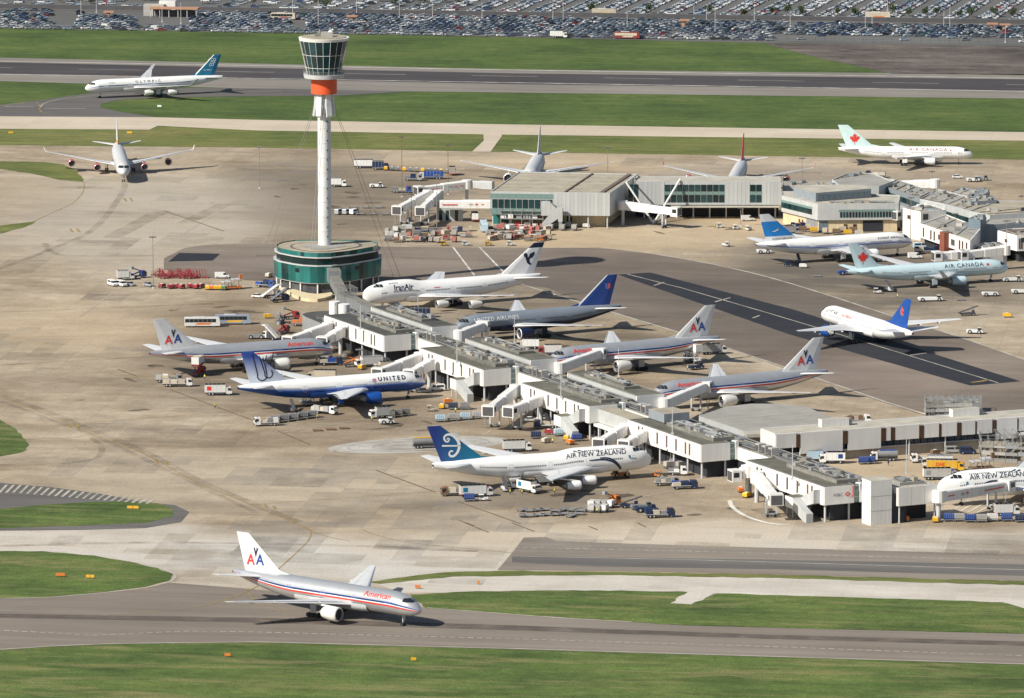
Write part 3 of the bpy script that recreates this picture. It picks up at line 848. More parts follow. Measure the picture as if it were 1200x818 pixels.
def airliner(T, lv, X, Y, hd, label, group=None, cat='airliner', name='airliner'):
    T = TYPES[T] if isinstance(T, str) else T
    B = Body(T)
    R, L = T['R'], T['L']
    root = thing(name, label, cat, (X, Y, 0), radians(hd), group)
    xx = lambda d: 30 - d
    # fuselage
    bands = lv['bands']                      # [(upper angle, material)] from keel to crown
    brk = [-90] + [b[0] for b in bands]
    phis, cols = [], []
    for i in range(len(bands)):
        a, b = brk[i], brk[i + 1]
        n = max(1, int(round((b - a) / 13)))
        for k in range(n):
            phis.append(a + (b - a) * k / n)
            cols.append(bands[i][1])
    phis.append(90)
    st = [0, .12, .4, .8, 1.4, 2.1, 3, 4, 5, 6.2, 7.5, 9, 10.5, 13, 16] + ([18, 20, 22, 24, 26, 28, 30] if 'hump' in T else [20, 25, 30]) + [35]
    st = [d for d in st if d < T['ta']] + [T['ta'] + (L - T['ta']) * k / 9 for k in range(10)]
    rr = []
    for d in st:
        pr = []
        for ph in phis:
            y, z = B.sec(d, ph)
            pr.append((xx(d), y, z))
        rr.append(pr + [(x, -y, z) for x, y, z in pr[::-1][1:-1]])
    cm = cols + cols[::-1]
    mb = MB()
    mb.rings(rr, cm, cap1=True)
    if lv.get('crown'):                      # differently painted nose or tail cone
        pass
    # wing-to-body fairing
    w0 = T['wing'][1]
    fm = lv.get('belly', bands[0][1])
    fr = []
    bot = T['zc'] - R
    for t in [0, .06, .15, .3, .5, .7, .85, .94, 1]:
        d = w0[1] - 4.5 + (w0[2] + 10) * t
        k = sin(pi * min(1, max(0, t))) ** .45 if 0 < t < 1 else .02
        fr.append([(xx(d), s * (R * .90 + .50 * k) * c, bot + (R * .66) - (R * .66 + .42 * k) * q) for s, c, q in
                   ((1, 1, 0), (1, 1.0, .35), (1, .86, .68), (1, .55, .93), (1, 0, 1.0), (-1, .55, .93), (-1, .86, .68), (-1, 1.0, .35), (-1, 1, 0))])
    mb.rings(fr, fm, closed=False)
    fus = mb.build('fuselage', root, True)
    def patch(mb, d0, d1, p0, p1, s, m, off=.03, nd=1, np_=1):
        g = [[None] * (np_ + 1) for _ in range(nd + 1)]
        for i in range(nd + 1):
            d = d0 + (d1 - d0) * i / nd
            for j in range(np_ + 1):
                y, z = B.sec(d, p0 + (p1 - p0) * j / np_, off)
                g[i][j] = (xx(d), s * y, z)
        for i in range(nd):
            for j in range(np_):
                q = [g[i][j], g[i + 1][j], g[i + 1][j + 1], g[i][j + 1]]
                mb.face(q if s > 0 else q[::-1], m)
    # cockpit glazing
    zl, zh, cl = T['cock']
    mb = MB()
    d0 = next(d / 20 for d in range(0, 200) if B.dims(d / 20)[1] > zl + .12)
    for s in (1, -1):
        segs = [d0 + (cl - d0) * t for t in (0, .3, .34, .66, .70, 1)]
        for a, b in ((0, 1), (2, 3), (4, 5)):
            for i in range(2):
                da, db = segs[a] + (segs[b] - segs[a]) * i / 2, segs[a] + (segs[b] - segs[a]) * (i + 1) / 2
                for j in range(3):
                    pts = []
                    for d, zz in ((da, zl + (zh - zl) * j / 3), (db, zl + (zh - zl) * j / 3), (db, zl + (zh - zl) * (j + 1) / 3), (da, zl + (zh - zl) * (j + 1) / 3)):
                        ph = min(B.zphi(d, zz), 86)
                        y, z = B.sec(d, ph, .09)
                        pts.append((xx(d) + .05, s * y, z))
                    mb.face(pts if s > 0 else pts[::-1], GLASS)
    mb.build('cockpit_window', fus)
    # cabin windows: one row each side
    wz = lv.get('win', 7)
    wm = lv.get('winmat', DGREY)
    gaps = [.13 * L, .31 * L, .48 * L, .66 * L]
    mb = MB()
    for s in (1, -1):
        d = .085 * L
        while d < .80 * L:
            if min(abs(d - g) for g in gaps) > 1.1:
                pa = wz
                da = math.degrees(.22 / R)
                patch(mb, d, d + .30, pa - da, pa + da, s, wm, .025)
            d += .56
        if 'hump' in T:
            d = 9
            while d < T['hump'][1] - (2 if T['hump'][1] > 20 else 4):
                if not 15.5 < d < 17:
                    patch(mb, d, d + .34, 50, 56, s, wm, .05)
                d += .6
    mb.build('window_row', fus)['kind'] = 'stuff'
    for s in (1, -1):
        for g in [.095 * L] + gaps[1:] + [.79 * L]:
            mb = MB()
            h0, h1 = wz - 22, wz + 15
            dm = lv.get('doormat', LGREY)
            patch(mb, g - .55, g - .47, h0, h1, s, dm, .03, 1, 4)
            patch(mb, g + .47, g + .55, h0, h1, s, dm, .03, 1, 4)
            patch(mb, g - .55, g + .55, h0, h0 + 1.4, s, dm, .03)
            patch(mb, g - .55, g + .55, h1 - 1.4, h1, s, dm, .03)
            mb.build('door', fus)
    # lettering on the fuselage
    for (txt, size, dc, ph, m, kw) in lv.get('text', []):
        V, Fc = text2d(txt, size, **kw)
        mb = MB()
        for s in (1, -1):
            def fn(a, b, s=s):
                d = dc + (a if s > 0 else -a)
                y, z = B.sec(d, ph + math.degrees(b / R), .07)
                return (xx(d), s * y, z)
            mb.tris2d(V, [f if s > 0 else f for f in Fc], fn, m)
        mb.build('lettering', fus)
    for (shape, m, dc, ph, sc) in lv.get('marks', []):
        V, Fc = shape
        mb = MB()
        for s in (1, -1):
            def fn(a, b, s=s):
                d = dc - a * sc
                y, z = B.sec(d, ph + math.degrees(b * sc / R), .07)
                return (xx(d), s * y, z)
            mb.tris2d(V, Fc, fn, m)
        mb.build('emblem', fus)
    # wings
    AF = [(0, 0), (.04, .55), (.14, .9), (.3, 1.0), (.55, .75), (.8, .35), (1, .03), (1, -.03), (.75, -.2), (.45, -.42), (.2, -.5), (.05, -.36)]
    wm_ = lv.get('wingmat', WINGGREY)
    for s in (1, -1):
        mb = MB()
        rr = []
        W = T['wing']
        for i, (y, dl, c, z, tk) in enumerate(W):
            rr.append([(xx(dl + c * u), s * y, z + v * tk * c * .55 - (.02 * c * u)) for u, v in AF])
        mb.rings(rr if s < 0 else [r[::-1] for r in rr], wm_, cap1=True)
        wing = mb.build('wing', root, True)
        at = lambda y: next(((W[i][1] + (W[i + 1][1] - W[i][1]) * t, W[i][2] + (W[i + 1][2] - W[i][2]) * t, W[i][3] + (W[i + 1][3] - W[i][3]) * t)
                             for i in range(len(W) - 1) for t in [(y - W[i][0]) / (W[i + 1][0] - W[i][0])] if 0 <= t <= 1))
        # slat and flap lines, a hair proud of the skin
        mb = MB()
        ys = [W[1][0] + 1.2, W[2][0], W[2][0] + .5 * (W[3][0] - W[2][0]), W[3][0] * .97]
        for ya, yb in zip(ys, ys[1:]):
            for u, ww, mm in ((.03, .07, SILVER), (.66, .012, MGREY)):
                q = []
                for yy, uu in ((ya + .15, u), (yb - .15, u), (yb - .15, u + ww), (ya + .15, u + ww)):
                    dl, c, z = at(yy)
                    vv = .47 if uu < .05 else (.80 if uu < .2 else .60)
                    tk = T['wing'][2][4]
                    q.append((xx(dl + c * uu), s * yy, z + vv * tk * c * .55 - .02 * c * uu + .07))
                mb.face(q if s < 0 else q[::-1], mm)
        mb.build('flap_line', wing)
        for k in (.30, .52, .74):
            y = W[1][0] + (W[3][0] - W[1][0]) * k
            dl, c, z = at(y)
            mb = MB()
            ln = max(2.2, c * .6)
            rr = []
            for t, r in ((0, .05), (.2, .24), (.5, .30), (.8, .2), (1, .04)):
                rr.append([(xx(dl + c * .55 + ln * t), s * y + r * .8 * cos(a), z - .30 - .02 * c + r * 1.4 * sin(a)) for a in [2 * pi * j / 6 for j in range(6)]])
            mb.rings(rr, wm_)
            mb.build('flap_fairing', wing, True)
        if T['winglet']:
            y, dl, c, z, tk = W[3]
            mb = MB()
            h = T['winglet']
            a = [(xx(dl + .2), s * y, z), (xx(dl + c), s * y, z), (xx(dl + c + h * .75), s * (y + .7), z + h), (xx(dl + h * .75 + c * .45), s * (y + .7), z + h)]
            bq = [(p[0], p[1] - s * .12, p[2] + .02) for p in a]
            mb.rings([a, bq], lv.get('wlmat', wm_), cap0=True, cap1=True)
            mb.build('winglet', wing)
        # engines with pylons
        for (de, ye, ze, le, re) in T['eng']:
            em = lv.get('eng', WHITE)
            prof = [(0, .80), (.015, .90), (.08, .985), (.2, 1.0), (.5, .97), (.78, .84), (1.0, .70)]
            NS = 18
            ring = lambda t, r: [(xx(de + le * t * .82), s * ye + re * r * cos(2 * pi * j / NS), ze + re * r * sin(2 * pi * j / NS)) for j in range(NS)]
            mb = MB()
            mb.rings([ring(t, r) for t, r in prof], em)
            mb.rings([ring(t, r) for t, r in ((1.0, .70), (.96, .5))], DGREY)
            eng = mb.build('engine', root, True)
            mb = MB()
            mb.rings([ring(t, r) for t, r in ((.10, .78), (.03, .80), (.0, .83), (.012, .895), (.035, .93))], lv.get('lip', SILVER))
            mb.build('inlet_lip', eng, True)
            mb = MB()
            mb.rings([ring(.10, .79), ring(.10, .25), ring(.02, .02)], FANM)
            mb.build('fan', eng, True)
            mb = MB()
            mb.rings([ring(.94, .52), ring(1.12, .42), ring(1.14, .3), ring(1.32, .04)], MGREY)
            mb.build('exhaust_cone', eng, True)
            dl, c, z = at(ye)
            mb = MB()
            tp = z + .02
            a0, a1 = xx(de + le * .12), xx(dl + c * .55)
            mb.prism([(a0, s * ye - .12), (a1, s * ye - .22), (a1, s * ye + .22), (a0, s * ye + .12)], lambda p: ze + re * .72 if p[0] > xx(dl) else z - .35,
                     lambda p: max(ze + re * 1.0, 0) if p[0] > xx(dl) else tp, em)
            mb.build('pylon', eng)
        # tailplane
        mb = MB()
        rr = []
        for (y, dl, c, z) in T['tail']:
            rr.append([(xx(dl + c * u), s * y, z + v * .10 * c * .5) for u, v in AF])
        mb.rings(rr if s < 0 else [r[::-1] for r in rr], lv.get('tpmat', wm_), cap1=True)
        mb.build('tailplane', root, True)
        # main gear
        g0, g1, gy, nw = T['gear']
        mb = MB()
        zb = T['zc'] - R
        wy = gy
        mb.tube((xx(g1), s * wy, .7), (xx(g1), s * wy * .92, zb + .5), .22, LGREY, 7)
        mb.tube((xx(g1 - 1.6), s * wy, .62), (xx(g1 + 1.6), s * wy, .62), .14, LGREY, 6)
        mg = mb.build('main_gear', root)
        offs = (-1.45, 0, 1.45) if nw == 6 else (-.75, .75)
        for dx in offs:
            for dy in (-.45, .45):
                mb = MB()
                mb.tube((xx(g1) + dx, s * wy + dy - .22, .62), (xx(g1) + dx, s * wy + dy + .22, .62), .62, BLACK, 12)
                mb.build('wheel', mg)
        if 'hump' in T:
            mb = MB()
            mb.tube((xx(g1 + 3.2), s * 1.9, .7), (xx(g1 + 3.2), s * 1.9, zb + .4), .2, LGREY, 6)
            for dx in (-.75, .75):
                mb.tube((xx(g1 + 3.2) + dx, s * 1.9 - .6, .6), (xx(g1 + 3.2) + dx, s * 1.9 + .6, .6), .6, BLACK, 10)
            mb.build('body_gear', root)
        else:
            mb = MB()
            mb.box(xx(g1 + .6), xx(g1 - 1.4), s * wy + (.5 if s > 0 else -.62), s * wy + (.62 if s > 0 else -.5), 1.3, zb + .9, fm)
            mb.build('gear_door', mg)
    g0 = T['gear'][0]
    mb = MB()
    zb = B.dims(g0)[2]
    mb.tube((xx(g0), 0, .5), (xx(g0 + .2), 0, zb + .5), .16, LGREY, 7)
    mb.box(xx(g0 - .3) - .03, xx(g0 - .3) + .03, -.5, .5, 1.4, zb + .2, fm)
    ng = mb.build('nose_gear', root)
    for dy in (-.42, .42):
        mb = MB()
        mb.tube((xx(g0), dy - .18, .5), (xx(g0), dy + .18, .5), .5, BLACK, 12)
        mb.build('wheel', ng)
    # fin: flat between .2 and .75 chord, painted in level bands
    (d0, z0), (d1, z1), (d2, z2), (d3, z3) = T['fin']
    zlo = min(z0, z3) - 1.0
    def edge(z):
        t = (z - z0) / (z1 - z0)
        u = (z - z3) / (z2 - z3)
        return d0 + (d1 - d0) * t, d3 + (d2 - d3) * u
    def half(z):
        a, b = edge(z)
        return .038 * (b - a)
    lev = lv['fin']                         # [(fraction of height where the band ends, material)]
    zs = [zlo] + [z0 + (z1 - z0) * f for f, _ in lev]
    mb = MB()
    for i, (f, m) in enumerate(lev):
        rr = []
        for z in (zs[i], zs[i + 1]):
            a, b = edge(z)
            c, t = b - a, half(z)
            rr.append([(xx(a + c * u), y * t, z) for u, y in ((0, 0), (.04, .5), (.2, 1), (.75, 1), (1, .12), (1, -.12), (.75, -1), (.2, -1), (.04, -.5))])
        mb.rings(rr, m, cap1=i == len(lev) - 1)
    a, b = edge(z0 + .2)
    mb.prism([(xx(a - 4.2), 0), (xx(a + .6), .14), (xx(a + .6), -.14)], lambda p: z0 - .6, lambda p: z0 - .1 if p[0] > xx(a) else z0 + .9, lev[0][1])
    fin = mb.build('fin', root)
    if lv.get('finedge'):
        mb = MB()
        rr = []
        for z in (z0, z1 + .03):
            a, b = edge(z)
            c, t = b - a, half(z)
            rr.append([(xx(a - .05), 0, z), (xx(a + .06 * c), .6 * t + .05, z), (xx(a + .06 * c), -.6 * t - .05, z)])
        mb.rings(rr, lv['finedge'])
        mb.build('leading_edge', fin)
    for (shape, m, fx, fz, sc) in lv.get('finmarks', []):
        V, Fc = shape
        zc_ = z0 + (z1 - z0) * fz
        a, b = edge(zc_)
        dc = a + (b - a) * fx
        mb = MB()
        for s in (1, -1):
            def fn(p, q, s=s):
                z = zc_ + q * sc
                return (xx(dc + (p if s > 0 else -p) * sc), s * (half(z) + .05), z)
            mb.tris2d(V, Fc, fn, m)
        mb.build('emblem', fin)
    if lv.get('apu', True):
        mb = MB()
        wd, zt, zb = B.dims(L)
        zm = (zt + zb) / 2
        mb.tube((xx(L) + .3, 0, zm), (xx(L) - .05, 0, zm), min(.4, (zt - zb) * .42), DGREY, 8)
        mb.build('exhaust', fus)
    return root

# emblems (x to the viewer's right, y up, about one unit high)
def shift(sh, dx, dy, k=1):
    return ([(x * k + dx, y * k + dy) for x, y in sh[0]], sh[1])
A_SH = text2d('A', 1.3, bold=.03)
EAGLE = poly2d([(0, -.5), (-.10, -.1), (-.28, .42), (-.16, .36), (-.14, .55), (-.02, .12), (.03, .12), (.12, .55), (.15, .36), (.30, .46), (.12, -.1)])
AA_FIN = [(shift(A_SH, -.55, -.5), RED, .52, .31, 3.0), (shift(A_SH, .5, -.42), BLUE, .52, .31, 3.0), (shift(EAGLE, 0, .62, .95), NAVY, .52, .31, 3.0)]
def kp(pts):
    return [((x - 182) / 62, (145 - y) / 62) for x, y in pts]
KORU = [stroke2d(kp(smooth_px([(174, 116), (168, 127), (157, 126), (148, 113), (154, 100), (170, 95), (188, 100), (205, 114), (216, 130), (221, 148)], 4, False)), (.10, .24)),
        stroke2d(kp(smooth_px([(174, 116), (166, 112), (162, 118)], 3, False)), .09),
        poly2d(kp([(138, 141), (221, 147), (221, 153), (138, 149)])),
        stroke2d(kp(smooth_px([(221, 150), (217, 168), (207, 184), (192, 195), (177, 193), (172, 181), (180, 171), (191, 174)], 4, False)), (.22, .10))]
RINGS = [stroke2d(arc(x, y, .30, 0, 360, 14), .11) for x, y in ((-.55, -.5), (.05, -.40), (-.15, .12), (.40, .22), (.1, .75), (.62, .82))]
HOMA = [poly2d([(-.62, .55), (-.36, .70), (-.16, .52), (-.12, .2), (-.02, .22), (.12, .55), (.70, .78), (.66, .42), (.42, .14), (.12, .05), (.06, -.16), (.16, -.42), (.36, -.60), (.05, -.62), (-.22, -.40), (-.34, -.05), (-.40, .2), (-.56, .30)]),
        ]
BIRD = poly2d([(-.9, -.35), (-.2, -.18), (.25, .02), (.85, .35), (.5, -.02), (.9, -.10), (.3, -.22), (-.2, -.42)])
HORUS = [(stroke2d(arc(0, 0, .52, 20, 330, 16), .16), BRASS), (poly2d([(-.5, .5), (-.1, .95), (.15, .8), (.02, .45), (.28, .1), (.1, -.5), (-.12, -.75), (-.3, -.2), (-.22, .3)]), RED)]
TULIP = [(poly2d([(-.55, .5), (-.02, .5), (-.02, -.5), (-.35, -.5), (-.55, -.2)]), MIDB), (poly2d([(.02, .5), (.55, .5), (.55, -.2), (.35, -.5), (.02, -.5)]), RED),
         (stroke2d([(-.3, .5), (-.28, -.1), (-.1, -.35), (.1, -.35), (.28, -.1), (.3, .5)], .09), WHITE)]
U_FIN = [stroke2d([(-1.35, 2.3), (-1.0, .9), (-.75, -.1)] + arc(-.18, -.25, .62, 190, 345, 9) + [(.30, .4), (-.05, 1.8)], .13),
         stroke2d([(-.5, 2.0), (-.1, .8), (.15, 0)] + arc(.62, -.12, .50, 195, 350, 8) + [(1.0, .3)], .13)]

HB = lambda m: [(90, m)]
AA = dict(bands=[(-10, SILVER), (-1, RED), (4, WHITE), (13, BLUE), (90, SILVER)], win=8, winmat=NAVY, door=SILVER, doormat=MGREY, fin=[(1, mat('tail_silver', (.60, .61, .62), .4, var=.06))], finmarks=AA_FIN, eng=CREAM, wingmat=WINGGREY, belly=LGREY,
          text=[('American', 2.3, 12.4, 25, RED, dict(bold=.025))])
def reuse(d, **kw):
    r = dict(d)
    r.update(kw)
    return r
UA_FIN = grad_mat('tail_blue_fade', (.56, .61, .70), (.03, .085, .36), 2, 10.5, 17.0)
ANZ_FIN = grad_mat('tail_teal_fade', (.012, .032, .20), (.012, .19, .32), 0, -38, -26)
ANZ = dict(bands=HB(WHITE), win=4, fin=[(1, ANZ_FIN)], finmarks=[(k, WHITE, .47, .44, 4.0) for k in KORU], eng=WHITE, wingmat=WINGGREY,
           text=[('AIR NEW ZEALAND', 2.1, 18.4, 23, NAVY, dict(space=1.02))],
           marks=[(stroke2d(smooth_px([(-5.8, .5), (-2, .6), (1.5, .1), (4.0, -1.2), (5.6, -3.0)], 3, False), (.2, .7)), NAVY, 15.6, -3, .9), (stroke2d(smooth_px([(-2, 1.0), (1, .8), (3.6, -.4), (5.6, -2.7)], 3, False), (.25, .6)), NAVY, 15.6, -3, .9),
                  (stroke2d([(-1.6, .6), (1.4, -.5)], (.6, .12)), NAVY, 22.6, 52, .8), (stroke2d([(-1.6, .6), (1.4, -.5)], (.6, .12)), NAVY, 24.0, 50, .8), (poly2d([(-.4, -.4), (.4, -.4), (.4, .4), (-.4, .4)]), TEAL, 8.0, 12, .8)])
# the photograph shows the port side lettering reading from nose to tail and the starboard side from tail to nose
airliner('wide_twin', reuse(AA, eng=CREAM), -47.5, 1628.2, -37.6, 'silver airliner with red, white and blue cheatline taxiing past the grass in the foreground', 'silver twin jets with red, white and blue stripes')
airliner('jumbo', ANZ, 12.9, 1817.2, 21.2, 'white jumbo jet with teal tail and white spiral, trucks at its belly')
airliner('small_twin', dict(bands=HB(WHITE), win=6, winmat=MGREY, fin=[(1, MINT)], finmarks=[(poly2d(LEAF), RED, .50, .32, 2.75)], eng=WHITE,
         text=[('AIR CANADA', 2.0, 18.0, 22, mat('paint_maroon', (.26, .06, .03), .4, var=.05), dict(space=1.35, bold=.01))], marks=[(poly2d(LEAF), RED, 9.0, 27, .55)]), 155.3, 2519.5, -2.1,
         'white twin jet with pale green tail and red leaf taxiing beside the far grass')
airliner('quad_long', dict(bands=HB(LGREY), win=6, fin=[(.16, BRASS), (1, LGREY)], eng=PINK, wlmat=WHITE), -155.5, 2489.8, -84.2, 'four engined airliner with red engines heading straight towards the viewer at far left', 'pale four engined jets with red trim')
airliner('quad', dict(bands=[(2, WHITE), (8, MIDB), (90, WHITE)], win=5, winmat=NAVY, fin=[(1, TEAL)], finmarks=[(k, WHITE, .50, .60, 1.75) for k in RINGS] + [(text2d('OLYMPIC', .9), WHITE, .5, .22, 1.0)], finedge=WHITE, eng=WHITE,
         text=[('OLYMPIC', 1.7, 28.0, 18, NAVY, dict(space=1.9)), ('ATHENS', .8, 11.5, 24, MGREY, {})]), -158.1, 2745.0, 201.4, 'white airliner with blue tail and white rings leaving the runway')
airliner('wide_twin', dict(bands=[(-15, ROYAL), (-8, mat('paint_blue_two', (.03, .10, .40), .38, var=.05)), (-3, MIDB), (2, PALEB), (6, mat('paint_pale_two', (.56, .61, .74), .38, var=.05)), (90, WHITE)], win=6, winmat=MGREY, fin=[(1, UA_FIN)], finmarks=[(k, NAVY, .48, .30, 2.7) for k in U_FIN], eng=ROYAL, belly=ROYAL,
         text=[('UNITED', 1.95, 12.6, 19, NAVY, dict(bold=.05, space=1.5))], marks=[(t[0], t[1], 18.6, 25, 1.1) for t in TULIP]), -54.8, 1953.2, 24.1,
         'white airliner with bright blue belly and blue engine nose in to the pier')
airliner('wide_twin', AA, -85.8, 2018.5, 23.4, 'silver airliner with a red lift truck behind its wing, nose in to the pier', 'silver twin jets with red, white and blue stripes')
airliner('wide_twin', dict(bands=[(-20, NAVY), (90, STEEL)], win=6, winmat=DGREY, door=STEEL, doormat=STEEL, fin=[(1, BLUE)], finmarks=[(a, b, .62, .62, 1.9) for a, b in TULIP], finedge=LGREY, eng=NAVY, belly=NAVY, lip=WHITE,
         text=[('UNITED AIRLINES', 2.0, 14.8, 18, WHITE, dict(space=1.08))]), 7.0, 2087.2, 208.5, 'dark grey airliner with navy belly and blue tail on the far side of the pier')
airliner('wide_twin', AA, 70.0, 1955.3, 208.0, 'silver airliner nearest the curved grey roof, far side of the pier', 'silver twin jets with red, white and blue stripes')
airliner('wide_twin', AA, 38.0, 2021.0, 208.7, 'silver airliner with two white catering trucks at its tail, far side of the pier', 'silver twin jets with red, white and blue stripes')
airliner('wide_twin', dict(bands=HB(WHITE), win=6, winmat=MGREY, fin=[(1, ROYAL)], finmarks=[(a, b, .5, .52, 2.0) for a, b in HORUS], eng=ROYAL,
         text=[('EGYPTAIR', 1.9, 11.0, 20, NAVY, dict(shear=.2)), ('StarAlliance', 1.7, 22.0, 22, RED, dict(shear=.2))]), 117.5, 2075.6, 114.5, 'white airliner with bright blue tail taxiing away across the dark asphalt strip')
airliner('wide_twin', dict(bands=[(-9, WHITE), (-2, MIDB), (0, WHITE), (3, MIDB), (90, WHITE)], win=7, winmat=MGREY, fin=[(.16, WHITE), (.72, SKYB), (1, WHITE)], finmarks=[(BIRD, WHITE, .5, .40, 1.7), (text2d('KUWAIT AIRWAYS', .95), NAVY, .5, .03, 1.0)], eng=WHITE,
         text=[('KUWAIT AIRWAYS', 1.15, 10.2, 22, NAVY, dict(space=1.1, bold=.01))]), 118.1, 2259.0, 24.9, 'white airliner with blue stripe and blue banded tail by the cream terminal block')
airliner('big_twin', dict(bands=HB(ICE), win=5, winmat=MGREY, door=ICE, fin=[(1, ICE)], finmarks=[(poly2d(LEAF), RED, .50, .36, 2.75)], eng=ICE, wingmat=LGREY, tpmat=ICE,
         text=[('AIR CANADA', 2.2, 18.5, 20, NAVY, dict(space=1.2))], marks=[(poly2d(LEAF), RED, 9.2, 26, .8)]), 147.7, 2197.8, 22.6, 'ice blue airliner with red leaf tail, parked below the brick column')
airliner('old_jumbo', dict(bands=HB(WHITE), win=4, fin=[(.84, WHITE), (1, NAVY)], finmarks=[(HOMA[0], NAVY, .55, .48, 3.3)], eng=CREAM,
         text=[('IranAir', 2.6, 14.2, 9, NAVY, dict(bold=.035))], marks=[(poly2d([(-1.2, .1), (1.2, .1), (1.2, .3), (-1.2, .3)]), RED, 27.0, 15, 1.0)]), -24.5, 2152.8, 207.4, 'white jumbo jet with dark bird emblem parked beside the green glass podium')
airliner('wide_twin', dict(bands=HB(LGREY), win=6, fin=[(1, LGREY)], eng=CREAM), 8.9, 2466.0, 265.6, 'plain pale grey airliner half hidden behind the flat roofed hall')
airliner('quad_long', dict(bands=HB(LGREY), win=6, fin=[(1, PINK)], eng=PINK, wlmat=PINK), 87.3, 2441.1, 263.8, 'pale airliner with dark red fin behind the long glass facade', 'pale four engined jets with red trim')
airliner('jumbo', ANZ, 150.0, 1790.3, 200.8, 'white jumbo jet cut off by the right edge, boarding bridge along its nose')
# ------------------------------------------------------------------ buildings
WALLW = mat('white_panel', (.77, .755, .725), .55, var=.06, scale=.3, rnd=.07, vert=.09)
WALLP = mat('white_end_wall', (.77, .76, .735), .55, var=.06, scale=.25, vert=.08)
WALLG = mat('grey_cladding', (.47, .485, .48), .45, var=.08, scale=.3, rnd=.10, vert=.10)
WALLB = mat('blue_grey_cladding', (.25, .285, .31), .45, var=.08, scale=.3, rnd=.08, vert=.12)
WALLS = mat('slate_cladding', (.145, .19, .22), .45, var=.06, scale=.15)
CREAMW = mat('cream_wall', (.62, .51, .33), .75, var=.12, scale=.3, vert=.12)
WALKG = mat('walkway_grey', (.19, .205, .215), .5, var=.12, scale=.3, vert=.1)
BRICKR = mat('red_brick', (.22, .06, .035), .8, var=.2, scale=.6)
ROOFG = mat('felt_roof', (.118, .114, .088), .9, var=.3, scale=.25, rnd=.15)
ROOFD = mat('dark_felt_roof', (.058, .06, .054), .9, var=.3, scale=.25)
ROOFPR = mat('pier_roof', (.18, .174, .152), .9, var=.25, scale=.25)
ROOFB = mat('beige_roof', (.33, .295, .225), .85, var=.2, scale=.18)
ROOFP = mat('pale_roof', (.40, .375, .315), .85, var=.18, scale=.2)
ROOFGY = mat('grey_roof', (.29, .28, .255), .85, var=.16, scale=.12)
ROOFBR = mat('brown_roof', (.14, .10, .085), .9, var=.15, scale=.1)
PLANT = mat('plant_grey', (.21, .205, .185), .7, var=.25, scale=.5, rnd=.3)
PLANTL = mat('plant_light', (.40, .39, .365), .6, var=.15, scale=.5, rnd=.25)
SLOT = mat('bronze_glass', (.075, .04, .022), .25, var=.15)
TEALG = mat('teal_glass', (.024, .16, .15), .10, var=.25, scale=.12, rnd=.5)
TEALD = mat('dark_teal_glass', (.012, .042, .046), .10, var=.3, scale=.2, rnd=.6)
TEALP = mat('pale_teal_panel', (.16, .25, .23), .35, var=.12, scale=.3)
GALV = mat('galvanised', (.33, .335, .33), .45, metal=.4, var=.12)
CONCW = mat('concrete_wall', (.36, .32, .26), .85, var=.15, scale=.3)
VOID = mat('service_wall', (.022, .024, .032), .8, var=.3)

PA = radians(-64.14)
PO = (-62.0, 2065.9)
def bx(x0, x1, y0, y1, z0, z1, m, name, parent, top=None):
    return MB().box(x0, x1, y0, y1, z0, z1, m, top).build(name, parent)

SHARED = {}
def unit_box(m, top=None):
    k = (m.name, top.name if top else '')
    if k not in SHARED:
        SHARED[k] = MB().box(-.5, .5, -.5, .5, 0, 1, m, top).mesh('panel')
    return SHARED[k]
def piece(name, parent, c, size, m, rz=0.0, top=None):
    """a box part that shares one mesh with its like; c = centre of its base"""
    o = link(name, unit_box(m, top), parent, c, rz)
    o.scale = size
    return o

pier = thing('departure_pier', 'long white panelled pier on stilts with notched bays running diagonally between the airliners', 'building', (*PO, 0), PA)
rnd = random.Random(3)
def plant_units(par, u0, u1, v0, v1, z, n, seed):
    r = random.Random(seed)
    for i in range(n):
        u = u0 + (u1 - u0) * (i + r.uniform(.2, .8)) / n
        s = (r.uniform(.9, 3.4), r.uniform(.8, 2.2), r.uniform(.35, 1.25))
        piece('plant_unit', par, (u, r.uniform(v0, v1), z), s, r.choice([PLANT, PLANTL, PLANT, GALV, MGREY, DGREY, ROOFB]))
    mb = MB()
    for k in range(4):
        v = v0 + (v1 - v0) * r.uniform(.1, .9)
        mb.tube((u0 + r.uniform(0, 4), v, z + .45), (u1 - r.uniform(0, 4), v + r.uniform(-.8, .8), z + .4), r.choice([.18, .25, .38]), r.choice([GALV, PLANT, MGREY]), 6)
    for k in range(int((u1 - u0) / 4)):
        u = u0 + 4 * k + 1
        mb.tube((u, v0, z), (u, v0, z + 1.1), .05, GALV, 4)
    mb.tube((u0, v0, z + 1.1), (u1, v0, z + 1.1), .05, GALV, 4)
    mb.tube((u0, v0, z + .6), (u1, v0, z + .6), .05, GALV, 4)
    mb.build('duct_run', par)

